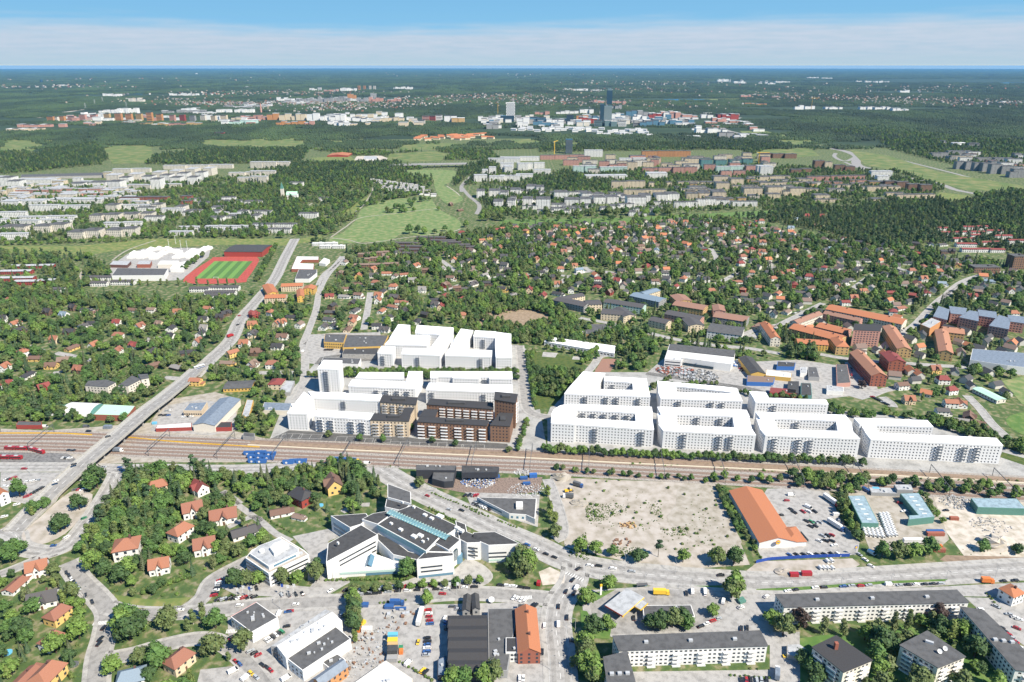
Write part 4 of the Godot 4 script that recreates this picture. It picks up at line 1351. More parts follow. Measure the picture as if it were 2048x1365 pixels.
func viaduct() -> void:
	# profile: place, height of the deck
	var pts:=[V(-354.5,434),V(-355,463),V(-353,489.5),V(-349.5,523.5),V(-345,564),V(-342.5,609.5),V(-340,650),V(-340.5,693.5),V(-342.5,727)]
	var hs:=[0.4,2.0,4.5,7.2,8.6,8.6,7.0,4.0,1.2]
	var line:=smooth(PackedVector2Array(pts),false,6)
	var root:=thing("road_viaduct","long concrete road viaduct crossing the railway yard on piers","viaduct")
	var deck:=MB.new()
	var walls:=[MB.new(),MB.new()]
	var walk:=MB.new()
	var lane:=MB.new()
	var W:=8.0
	var prev:=[]
	for i in line.size():
		var f:=clampf(i / 6.0,0.0,hs.size() - 1.001)
		var k:=int(f)
		var y: float=lerpf(hs[k],hs[k+1],smoothstep(0.0,1.0,f - k)*0.5+(f - k)*0.5)
		var d:=(line[mini(i+1,line.size() - 1)] - line[maxi(i - 1,0)]).normalized()
		var s:=Vector2(-d.y,d.x)
		var row:=[line[i] - s*W,line[i]+s*W,line[i],y,s]
		if i:
			var p:=prev
			deck.quad(up(p[0],p[3]),up(row[0],y),up(row[1],y),up(p[1],p[3]),Vector3.UP)
			var low:=1.4 if y > 3.0 else y
			var low0:=1.4 if p[3] > 3.0 else float(p[3])
			deck.quad(up(p[0],p[3] - low0),up(row[0],y - low),up(row[1],y - low),up(p[1],p[3] - low0),Vector3.DOWN)
			for e in 2:
				var o:=up(s*(1 if e else -1))
				deck.quad(up(p[e],p[3]),up(row[e],y),up(row[e],y - low),up(p[e],p[3] - low0),o)
				var i0: Vector2=p[e] - p[4]*(0.35 if e else -0.35)
				var i1: Vector2=row[e] - s*(0.35 if e else -0.35)
				walls[e].quad(up(p[e],p[3]),up(row[e],y),up(row[e],y+1.0),up(p[e],p[3]+1.0),o)
				walls[e].quad(up(i0,p[3]),up(i1,y),up(i1,y+1.0),up(i0,p[3]+1.0),-o)
				walls[e].quad(up(p[e],p[3]+1.0),up(row[e],y+1.0),up(i1,y+1.0),up(i0,p[3]+1.0),Vector3.UP)
			# a raised walkway on the camera's far side, a carriageway and a joint
			walk.quad(up(p[2] - p[4]*7.6,p[3]+0.18),up(line[i] - s*7.6,y+0.18),up(line[i] - s*3.6,y+0.18),up(p[2] - p[4]*3.6,p[3]+0.18),Vector3.UP)
			walk.quad(up(p[2] - p[4]*3.6,p[3]),up(line[i] - s*3.6,y),up(line[i] - s*3.6,y+0.18),up(p[2] - p[4]*3.6,p[3]+0.18),up(s))
			lane.quad(up(p[2] - p[4]*3.4,p[3]+0.04),up(line[i] - s*3.4,y+0.04),up(line[i]+s*6.4,y+0.04),up(p[2]+p[4]*6.4,p[3]+0.04),Vector3.UP)
			if i % 2:
				var c0: Vector2=p[2]+p[4]*1.5
				var c1:=line[i]+s*1.5
				var dash:=MB.new()
				dash.quad(up(c0 - s*0.15,p[3]+0.07),up(c1 - s*0.15,y+0.07),up(c1+s*0.15,y+0.07),up(c0+s*0.15,p[3]+0.07),Vector3.UP)
				part(root,"lane_dash",dash.mesh(),"paint")
		prev=row
		if i % 4 == 0 and y > 3.5:
			for e in [-4.5,4.5]:
				part(root,"pier",bx(1.2,12.0,1.2),"concrete",up(line[i]+s*e,y - 7.3),atan2(-d.y,d.x))
			part(root,"crosshead",bx(1.6,1.0,13.0),"concrete",up(line[i],y - 1.9),atan2(-d.y,d.x))
		if y < 3.5:
			disc(line[i],10)
		disc(line[i]+Vector2(0,4),11)
	part(root,"deck",deck.mesh(),"concrete")
	part(root,"parapet",walls[0].mesh(),"concrete_light")
	part(root,"parapet",walls[1].mesh(),"concrete_light")
	part(root,"walkway",walk.mesh(),"concrete_light")
	part(root,"carriageway",lane.mesh(),"asphalt")

func new_blocks() -> void:
	var W:={"wall": "model_wall","roof": "model_roof","pane": "model_pane","group": "white new housing blocks","win": [2.75,1.1,1.4,0.4,0.6],"slab": 0.5,"eave": 0.12}
	var b: Node3D
	# eastern quarter, from the longest block toward the curved corner
	b=block("housing_block","longest white housing block, nearest the railway with three balcony stacks","housing block",[
		[[V(300.5,537.5),V(404.5,527),V(407,540),V(301.5,550.5)],17.0,"*",6],
		[[V(303.5,565),V(365,560),V(366.5,572.5),V(304,577.5)],17.0,"*",6],
		[[V(304,554),V(315,553),V(317.5,567),V(306,568)],15.0,"s",5]],W)
	balconies(b,V(300.5,537.5),V(404.5,527),[0.525,0.71,0.805],1,5,2.75,5.6)
	b=block("housing_block","U-shaped white housing block beside the longest one, courtyard on its far side","housing block",[
		[[V(214.5,545),V(292,538.5),V(291.5,551.5),V(213.5,557)],17.0,"*",6],
		[[V(220.5,577.5),V(297.5,571),V(298.5,583),V(220,589)],17.0,"*",6],
		[[V(215.5,561),V(230.5,560),V(233.5,580),V(218.5,581)],15.0,"s",5],
		[[V(280,554),V(292.5,553),V(299,572.5),V(286.5,573.5)],16.0,"s",5]],W)
	balconies(b,V(214.5,545),V(292,538.5),[0.095,0.35,0.475],1,5,2.75,5.2)
	balconies(b,V(220.5,577.5),V(297.5,571),[0.41],3,5,2.75,5.0)
	b=block("housing_block","L-shaped white housing block behind the U-shaped one with a stepped end","housing block",[
		[[V(226.5,609.5),V(292.5,605),V(294,614.5),V(227.5,619.5)],17.0,"*",6],
		[[V(227.5,619.5),V(242,618.5),V(243,631.5),V(228,633.5)],17.0,"*",6]],W)
	balconies(b,V(226.5,609.5),V(292.5,605),[0.25],3,5,2.75,5.0)
	b=block("housing_block","white housing block with three front balcony stacks beside the curved white block","housing block",[
		[[V(130,554),V(207,546),V(207,558.5),V(128,566)],16.5,"*",6],
		[[V(134,587),V(212,580),V(213.5,594),V(133.5,600.5)],16.5,"*",6],
		[[V(129.5,569.5),V(145.5,568),V(148.5,589.5),V(132,591)],14.5,"s",5],
		[[V(193,561),V(207.5,559.5),V(211.5,581),V(197.5,582)],16.0,"s",5]],W)
	balconies(b,V(130,554),V(207,546),[0.22,0.605,0.725],1,5,2.7,5.2)
	balconies(b,V(134,587),V(212,580),[0.41,0.67],2,5,2.7,5.0)
	b=block("housing_block","white housing block round a slanting closed courtyard, between hedges and the small sheds","housing block",[
		[[V(140,619),V(215.5,613),V(217,629),V(140.5,633.5)],16.5,"*",6],
		[[V(159.5,647),V(202.5,635),V(204,646),V(160.5,655.5)],16.5,"*",6],
		[[V(141,633.5),V(158.5,633),V(160.5,655.5),V(144.5,659)],16.5,"*",6],
		[[V(202.5,635),V(217,629),V(218.5,641.5),V(204,646)],16.5,"*",6]],W)
	balconies(b,V(140,619),V(215.5,613),[0.22,0.62,0.75],3,5,2.7,5.0)
	b=block("housing_block","white housing block with one rounded corner beside the park avenue","housing block",[
		[[V(34,564.5),V(54.5,562),V(58,590.5),V(57.5,602.5),V(50.5,602.5),V(43.5,598.5),V(38,591),V(35.5,582.5)],18.5,"*",6],
		[[V(54.5,564.5),V(122,555),V(123.5,568.5),V(56,577)],17.0,"*",6],
		[[V(58,593.5),V(126.5,585.5),V(128,599.5),V(58,605.5)],17.0,"*",6],
		[[V(109.5,573.5),V(124,571.5),V(126.5,588),V(111.5,589.5)],15.5,"s",5]],W)
	balconies(b,V(54.5,564.5),V(122,555),[0.26,0.85],1,5,2.75,5.2)
	balconies(b,V(58,593.5),V(126.5,585.5),[0.09,0.23,0.37,0.52,0.67],3,5,2.75,5.0)
	b=block("housing_block","white housing block with an open upper courtyard, nearest the park lawn","housing block",[
		[[V(50,629),V(131,622.5),V(132,636.5),V(54.5,641)],16.5,"*",6],
		[[V(54.5,641),V(79,639.5),V(95,678.5),V(73,682.5)],16.5,"*",6],
		[[V(92,662),V(134,655),V(135,667),V(93.5,673)],15.5,"*",5],
		[[V(117.5,639.5),V(132.5,639),V(134,654.5),V(119.5,656.5)],15.5,"*",5]],W)
	balconies(b,V(50,629),V(131,622.5),[0.24,0.485,0.605,0.86],3,5,2.7,5.0)
	balconies(b,V(92,662),V(134,655),[0.2],3,4,2.8,4.5)
	b=block("school_pavilion","long low white pavilion at the top of the park","pavilion",[
		[[V(38,800),V(116,762),V(120,785),V(45,815)],5.0,"*",1]],{"wall": "model_wall","roof": "model_roof","pane": "model_pane","win": [4.0,2.6,2.0,0.5,0.5]})
	# western quarter
	b=block("tower_block","white slender tower block with nine stacked balconies","tower block",[[[V(-194,665.5),V(-172.5,664),V(-174,687),V(-193.5,688)],27.0,"*",10]],W)
	balconies(b,V(-194,665.5),V(-172.5,664),[0.38],1,9,2.65,5.4)
	b=block("housing_block","white L-shaped housing block at the outer corner of the western quarter","housing block",[
		[[V(-203,588),V(-184.5,586.5),V(-188,620.5),V(-200,633.5)],16.4,"*",6],
		[[V(-188,620.5),V(-124,613.5),V(-124,627),V(-196,634)],16.4,"*",6]],W)
	balconies(b,V(-188,620.5),V(-124,613.5),[0.46],3,5,2.7,5.0)
	for q in [[V(-166,625.5),0.0],[V(-136.5,620.5),0.0],[V(-196,604.5),0.6]]:
		part(b,"roof_box",bx(15,2.2,5),"model_roof",up(q[0] - Vector2(b.position.x,b.position.z),17.6),q[1])
	b=block("housing_block","white front slab joined to a cream-faced end, along the play strip","housing block",[[[V(-177.5,584),V(-126,577),V(-125,589.5),V(-178,596.5)],15.5,"*",5]],W)
	balconies(b,V(-177.5,584),V(-126,577),[0.1,0.29,0.66,0.85],1,4,2.95,5.4)
	var C:={"wall": "brick_cream","roof": "roof_black","pane": "pane","group": "finished blocks with dark roofs","win": [3.2,1.3,1.6,0.25,0.6],"slab": 0.5,"eave": 0.4}
	b=block("housing_block","cream brick end block with black roof and white balconies, by the play strip","housing block",[
		[[V(-126,576.5),V(-91.5,574),V(-91.5,585),V(-125,589)],15.5,"*",5],
		[[V(-99.5,587),V(-92,585.5),V(-90,600.5),V(-98.5,600.5)],15.5,"*",5]],C)
	balconies(b,V(-126,576.5),V(-91.5,574),[0.13,0.45,0.78],0,4,2.95,5.5,"model_roof","steel")
	part(b,"roof_box",bx(11,2.0,4),"roof_dark",v3(3,16.8,-1))
	b=block("housing_block","cream rear wing with black roof behind the cream end block","housing block",[[[V(-123,611.5),V(-89,605.5),V(-89.5,620.5),V(-122.5,626)],16.4,"*",6]],C)
	balconies(b,V(-123,611.5),V(-89,605.5),[0.12,0.36,0.6,0.85],1,5,2.7,4.6,"model_roof","steel")
	part(b,"roof_box",bx(13,2.0,5),"roof_dark",v3(0,17.6,0))
	var K:={"wall": "brick_brown","roof": "roof_black","pane": "pane","group": "finished blocks with dark roofs","win": [3.0,1.2,1.5,0.25,0.6],"slab": 0.5,"eave": 0.4}
	b=block("housing_block","brown brick front block with six white balcony stacks, along the play strip","housing block",[
		[[V(-83.5,573),V(-22,565.5),V(-21,575.5),V(-82.5,583)],15.5,"*",5],
		[[V(-83,583.5),V(-69,582),V(-68,596.5),V(-80,597.5)],15.5,"*",5]],K)
	balconies(b,V(-83.5,573),V(-22,565.5),[0.05,0.21,0.385,0.585,0.76,0.935],0,4,2.95,6.0,"model_roof","model_roof")
	part(b,"roof_box",bx(16,1.8,4),"roof_dark",v3(2,16.6,0))
	b=block("housing_block","brown brick rear block with rows of white balconies in the inner court","housing block",[[[V(-79,605),V(-17,595),V(-18,608.5),V(-76,617)],17.0,"*",6]],K)
	balconies(b,V(-79,605),V(-17,595),[0.24,0.36,0.48,0.6,0.72,0.84,0.95],1,5,2.75,5.2,"model_roof","model_roof")
	part(b,"roof_box",bx(16,2.0,5),"roof_dark",v3(-3,18.2,0))
	b=block("tower_block","brown brick corner tower with black roof, tallest of the finished blocks","tower block",[[[V(-16,596.5),V(3,589.5),V(5,607.5),V(-15.5,613)],26.0,"*",8]],K)
	part(b,"roof_box",bx(8,2.0,5),"roof_dark",v3(0,27.2,0))
	balconies(b,V(3,589.5),V(5,607.5),[0.5],1,7,3.0,6.0,"model_roof","model_roof")
	b=block("housing_block","brown brick corner wing with black roof ending beside the avenue trees","housing block",[[[V(-19,565.5),V(-2,563.5),V(1,588),V(-11,589.5)],16.0,"*",5]],K)
	part(b,"roof_box",bx(5,1.8,8),"roof_dark",v3(1,17.1,0))
	b=block("housing_block","white J-shaped housing block beside the slender tower","housing block",[
		[[V(-161,650.5),V(-94.5,644),V(-94.5,660),V(-160.5,665.5)],15.0,"*",5],
		[[V(-105,657.5),V(-94,656.5),V(-91.5,683),V(-106,683.5)],16.5,"*",6],
		[[V(-158,670),V(-108.5,667),V(-111,684),V(-156.5,684.5)],15.0,"*",5]],W)
	balconies(b,V(-161,650.5),V(-94.5,644),[0.42,0.57,0.73,0.88],2,4,2.8,5.0)
	b=block("housing_block","white front slab behind the brown brick rear block","housing block",[[[V(-84,642.5),V(0.5,636),V(0.5,653.5),V(-82.5,659)],14.5,"*",5]],W)
	balconies(b,V(-84,642.5),V(0.5,636),[0.07,0.67],1,4,2.8,5.0)
	b=block("housing_block","white rear slab with three recesses before the dark hedge","housing block",[
		[[V(-82.5,671),V(-75.5,670.5),V(-77,687),V(-84,687)],15.0,"*",5],
		[[V(-76,674),V(-60.5,672.5),V(-61.5,686.5),V(-77,687)],15.0,"*",5],
		[[V(-60,670),V(-33,668.5),V(-33.5,686.5),V(-61.5,686.5)],15.0,"*",5],
		[[V(-33,672.5),V(-23,672),V(-23.5,686.5),V(-33.5,686.5)],15.0,"*",5],
		[[V(-23,668.5),V(0.5,667.5),V(0,686.5),V(-23.5,686.5)],15.0,"*",5]],W)
	balconies(b,V(-33,672.5),V(-23,672),[0.5],1,4,2.9,5.0)
	b=block("housing_block","white stepped housing cluster beside the yellow depot","housing block",[
		[[V(-121,735),V(-78,730.5),V(-77,749.5),V(-121.5,750)],15.0,"*",5],
		[[V(-92,750),V(-77,749.5),V(-68,791),V(-84,793)],15.0,"*",5],
		[[V(-114,801),V(-69,789),V(-70,817),V(-115,826)],16.0,"*",5],
		[[V(-147.5,737.5),V(-130.5,735),V(-130.5,756.5),V(-146.5,759)],15.0,"*",5],
		[[V(-144,764),V(-96,761),V(-94,780),V(-141,782)],15.0,"*",5],
		[[V(-141,781),V(-127,779),V(-123,826),V(-138,829)],16.0,"*",5],
		[[V(-127,787),V(-95,785),V(-96,797),V(-126,801)],13.0,"*",4]],W)
	balconies(b,V(-121,735),V(-78,730.5),[0.42],1,4,2.8,5.0)
	balconies(b,V(-147.5,737.5),V(-130.5,735),[0.35],1,4,2.8,5.0)
	b=block("housing_block","white courtyard housing block beside the new park avenue","housing block",[
		[[V(-73,732),V(-22.5,727.5),V(-22,746.5),V(-71,751.5)],14.5,"*",5],
		[[V(-17.5,725),V(0,725),V(-1,765),V(-19,765)],15.0,"*",5],
		[[V(-45,790),V(-19,785),V(-19,806),V(-44,810)],15.0,"*",5],
		[[V(-19,765),V(-1,765),V(-1,798),V(-19,805)],15.0,"*",5],
		[[V(-70,757),V(-53,755.5),V(-52,777),V(-69,781)],13.0,"*",4],
		[[V(-67,776),V(-53,774),V(-46,810),V(-61,816)],15.0,"*",5]],W)
	balconies(b,V(-73,732),V(-22.5,727.5),[0.77],1,4,2.8,5.0)
	balconies(b,V(-45,790),V(-19,785),[0.45],1,4,2.8,5.0)

func prism_part(root: Node3D,called: String,pts: Array,y0: float,y1: float,m) -> void:
	var b:=MB.new()
	var poly:=PackedVector2Array()
	for p in pts:
		poly.append(p - Vector2(root.position.x,root.position.z))
	b.prism(poly,y0,y1)
	part(root,called,b.mesh(),m)

# long dark window strips on the wall from a to e
func strips(root: Node3D,a: Vector2,e: Vector2,ys: Array,s0: float,s1: float,m:="pane",h:=1.1) -> void:
	var d:=(e - a).normalized()
	var out:=Vector2(-d.y,d.x)
	if out.y < 0:
		out=-out
	var q:=a.lerp(e,(s0+s1) / 2.0) - Vector2(root.position.x,root.position.z)+out*0.02
	for y in ys:
		part(root,"window_strip",bx(snappedf(a.distance_to(e)*(s1 - s0),0.1),h,0.16),m,up(q,y),atan2(out.x,out.y))

func civic_centre() -> void:
	var at:=V(-80,426.5)
	var o:=thing("civic_centre","large white civic centre with black roofs and a long glass ridge","office building",up(at))
	var wings:=[
		[[V(-128,434),V(-103.5,437),V(-100.5,432),V(-104.5,424),V(-111.5,420)],13.0],
		[[V(-118.5,381.5),V(-122,401),V(-104,422),V(-90.5,410.5)],14.0],
		[[V(-94,473),V(-75,461.5),V(-72.5,446),V(-91,454.5)],15.0],
		[[V(-92,457),V(-73,449),V(-78,440),V(-91.5,445)],13.0],
		[[V(-104.5,427),V(-98,434),V(-88,437),V(-85.5,432),V(-92.5,421)],15.0],
		[[V(-92,418),V(-84.5,428),V(-47.5,405),V(-55.5,389),V(-64,396)],17.0],
		[[V(-83.5,432.5),V(-70.5,441.5),V(-36,415.5),V(-42.5,407),V(-47,405.5)],17.0],
		[[V(-56.5,391),V(-50,399),V(-41.5,396),V(-38,390.5)],15.0],
		[[V(-51,398.5),V(-47,405.5),V(-41.5,408),V(-34,401.5),V(-41,390.5)],16.5],
		[[V(-39.5,427),V(-32,422.5),V(-30.5,414),V(-20.5,407.5),V(-21,402),V(-30,401.5),V(-35,405.5)],14.0],
		[[V(-28,407.5),V(-26,413),V(-11.5,414),V(6,400.5),V(-15.5,399)],14.0],
		[[V(-95,415.5),V(-91.5,417.5),V(-78.5,408.5),V(-68.5,398),V(-54.5,392.5),V(-61,389),V(-78,394.5)],10.0],
		[[V(-116,383.5),V(-94.5,403.5),V(-68,390),V(-68.5,388.5)],5.0],
		[[V(-61,383),V(-56.5,391),V(-38,390),V(-37.5,387)],14.8]]
	for w in wings:
		prism_part(o,"wing_wall",w[0],0.0,w[1],"wall_white")
		var grown:=Geometry2D.offset_polygon(PackedVector2Array(w[0]),-0.45)
		prism_part(o,"wing_roof",Array(grown[0]),w[1] - 0.2,w[1]+0.08,"roof_dark" if w[1] > 5.5 and w[1] != 15.0 or w == wings[4] else ("roof_grey" if w == wings[2] else ("roof_white" if w[1] < 5.5 else "roof_dark")))
		occupy(PackedVector2Array(w[0]),3.0)
	# the glazed ridge, pane by pane
	var g0:=V(-86,432.5)
	var g1:=V(-42,402)
	var d:=(g1 - g0).normalized()
	var turn:=atan2(-d.y,d.x)
	var n:=22
	for i in n:
		var p:=g0.lerp(g1,(i+0.5) / n) - at
		for s in [-1.0,1.0]:
			var q:=part(o,"skylight_pane",bx(g0.distance_to(g1) / n - 0.35,0.12,3.0),"glass_roof",up(p+Vector2(-d.y,d.x)*s*1.35,18.1),turn)
			q.rotation=v3(0,turn,0)
			q.rotate_object_local(Vector3.RIGHT,s*0.45)
		part(o,"skylight_rib",bx(0.25,0.3,6.0),"wall_mint",up(g0.lerp(g1,float(i) / n) - at,17.9),turn)
	for q in [[V(-82.5,418),2.2],[V(-75,411),3.0],[V(-65,403.5),4.0],[V(-61,404.5),4.0],[V(-58.5,398),2.0],[V(-60.5,428),3.0],[V(-55.5,424),3.0],[V(-50,426.5),5.0],[V(-69.5,437.5),2.0],[V(-55.5,400.5),1.2],[V(-37,413),3.5],[V(-34,410),3.5],[V(-114,396.5),1.5],[V(-78.5,444),1.6]]:
		part(o,"roof_vent",bx(q[1],1.6,q[1]*0.7),"roof_white",up(q[0] - at,17.6),turn)
	# mint parapet walls and window strips
	strips(o,V(-118.5,381),V(-90.5,410),[3.0,6.4,9.8],0.24,0.95)
	strips(o,V(-128,434),V(-111.5,419.5),[3.5,7.5],0.12,0.95,"glass_blue",2.2)
	strips(o,V(-61,383),V(-37.5,387),[5.0,8.2],0.1,0.68)
	strips(o,V(-61,383),V(-37.5,387),[1.2],0.03,0.97,"glass_blue",1.8)
	strips(o,V(-92,418),V(-64,396),[13.6,15.9],0.0,1.0,"wall_mint",1.8)
	strips(o,V(-64,396),V(-55.5,389),[13.6,15.9],0.0,1.0,"wall_mint",1.8)
	strips(o,V(-15.5,399),V(6,400.5),[4.5,7.6],0.0,0.55)
	strips(o,V(-15.5,399),V(6,400.5),[2.0],0.0,1.0,"wall_mint",1.4)
	strips(o,V(-30,401.5),V(-15.5,399),[4.5,7.6,10.4],0.05,0.5)
	strips(o,V(-116,383.5),V(-68.5,388),[3.2],0.1,0.85,"wall_mint",1.6)
	strips(o,V(-116,383.5),V(-68.5,388),[1.3],0.45,0.95,"glass_blue",1.4)
	strips(o,V(-78,394.5),V(-61,389),[3.5,6.8],0.05,0.95,"glass_blue",1.6)
	var ridge:=V(-93.5,393.5) - at
	var k:=MB.new()
	gable_roof(k,11.0,4.6,0.0,2.0,0.0)
	part(o,"blue_rooflight",k.mesh(),"glass_blue",up(ridge,5.4),PI / 2)
	# entrance drum and arched window
	k=MB.new()
	k.rod(v3(0,0,0),v3(0,5.5,0),3.6,3.6,14,true)
	part(o,"entrance_drum",k.mesh(),"glass_blue",up(V(-36.5,401) - at,0.0))
	k=MB.new()
	for i in 9:
		var t:=PI*i / 9.0
		var t2:=PI*(i+1) / 9.0
		k.quad(v3(cos(t)*3.4,9.5+sin(t)*3.4,0),v3(cos(t2)*3.4,9.5+sin(t2)*3.4,0),v3(cos(t2)*3.4,3.5,0),v3(cos(t)*3.4,3.5,0),v3(0,0,1))
	var f0:=V(-41,390.5)
	var f1:=V(-34,401.5)
	var fd:=(f1 - f0).normalized()
	var fo:=Vector2(-fd.y,fd.x)
	if fo.y < 0:
		fo=-fo
	var arch:=part(o,"arched_window",k.mesh(),"glass_dark",up((f0+f1) / 2+fo*0.15 - at,0.5),atan2(fo.x,fo.y))
	for i in 5:
		part(arch,"glazing_bar",bx(0.22,8.0,0.1),"wall_white",v3(-2.6+i*1.3,7.2,0.05))
	# the white terraced office
	at=V(-157,404)
	o=thing("terraced_office","white five-sided office with a roof terrace and stepped penthouse","office building",up(at))
	var q:=[V(-173.5,390.5),V(-153.5,375),V(-133,394),V(-137.5,398.5),V(-157,413.5),V(-172,399)]
	prism_part(o,"wall",q,0.0,10.5,"wall_white")
	var g:=Geometry2D.offset_polygon(PackedVector2Array(q),-0.6)
	prism_part(o,"terrace_floor",Array(g[0]),10.3,10.56,"sand")
	occupy(PackedVector2Array(q),3.0)
	q=[V(-170.5,391),V(-154,378),V(-139,392.5),V(-140,396),V(-156,408),V(-167.5,399)]
	prism_part(o,"penthouse_wall",q,10.4,13.5,"wall_white")
	g=Geometry2D.offset_polygon(PackedVector2Array(q),-0.5)
	prism_part(o,"penthouse_roof",Array(g[0]),13.3,13.6,"roof_light")
	prism_part(o,"plant_room",[V(-158,394),V(-153.5,388),V(-146.5,397),V(-152,402),V(-156.5,399)],13.5,16.0,"roof_white")
	k=MB.new()
	k.rod(v3(0,0,0),v3(0,1.6,0),1.8,1.8,12,true)
	part(o,"roof_drum",k.mesh(),"roof_white",up(V(-163,392.5) - at,13.5))
	k=MB.new()
	k.rod(v3(0,0,0),v3(0,11.5,0),1.5,1.5,12,true)
	part(o,"corner_drum",k.mesh(),"steel",up(V(-138.5,394.5) - at,0.0))
	for y in [1.6,4.6,7.6]:
		strips(o,V(-173.5,390.5),V(-153.5,375),[y],0.02,0.98)
		strips(o,V(-153.5,375),V(-133,394),[y],0.04,0.96)
	strips(o,V(-154,378),V(-139,392.5),[12.0],0.15,0.9,"glass_blue",1.5)
	strips(o,V(-170.5,391),V(-154,378),[12.0],0.1,0.9,"glass_blue",1.5)

func hall(called: String,label: String,pts: Array,h: float,wall: String,roof: String,vents:=4,y0:=0.0) -> Node3D:
	var mid: Vector2=(pts[0]+pts[2]) / 2.0
	var o:=thing(called,label,"building",up(mid))
	prism_part(o,"wall",pts,y0,h,wall)
	var g:=Geometry2D.offset_polygon(PackedVector2Array(pts),-0.4)
	prism_part(o,"roof",Array(g[0]),h - 0.2,h+0.06,roof)
	occupy(PackedVector2Array(pts),2.0)
	for i in vents:
		var p: Vector2=pts[0].lerp(pts[1],rng.randf_range(0.15,0.85)).lerp(pts[3].lerp(pts[2],rng.randf_range(0.15,0.85)),rng.randf_range(0.2,0.8))
		part(o,"roof_vent",box_of([v3(1.2,1.0,1.2),v3(2.0,1.2,1.4),v3(0.8,0.7,0.8)][i % 3]),"steel",up(p - mid,h+0.5),0.4)
	return o

func windows_on(o: Node3D,a: Vector2,e: Vector2,n: int,ys: Array,w:=1.4,h:=1.3,m:="pane") -> void:
	var d:=(e - a).normalized()
	var out:=Vector2(-d.y,d.x)
	if out.y < 0:
		out=-out
	for y in ys:
		for i in n:
			part(o,"window",bx(w,h,0.14),m,up(a.lerp(e,(i+0.5) / n) - Vector2(o.position.x,o.position.z)+out*0.02,y),atan2(out.x,out.y))

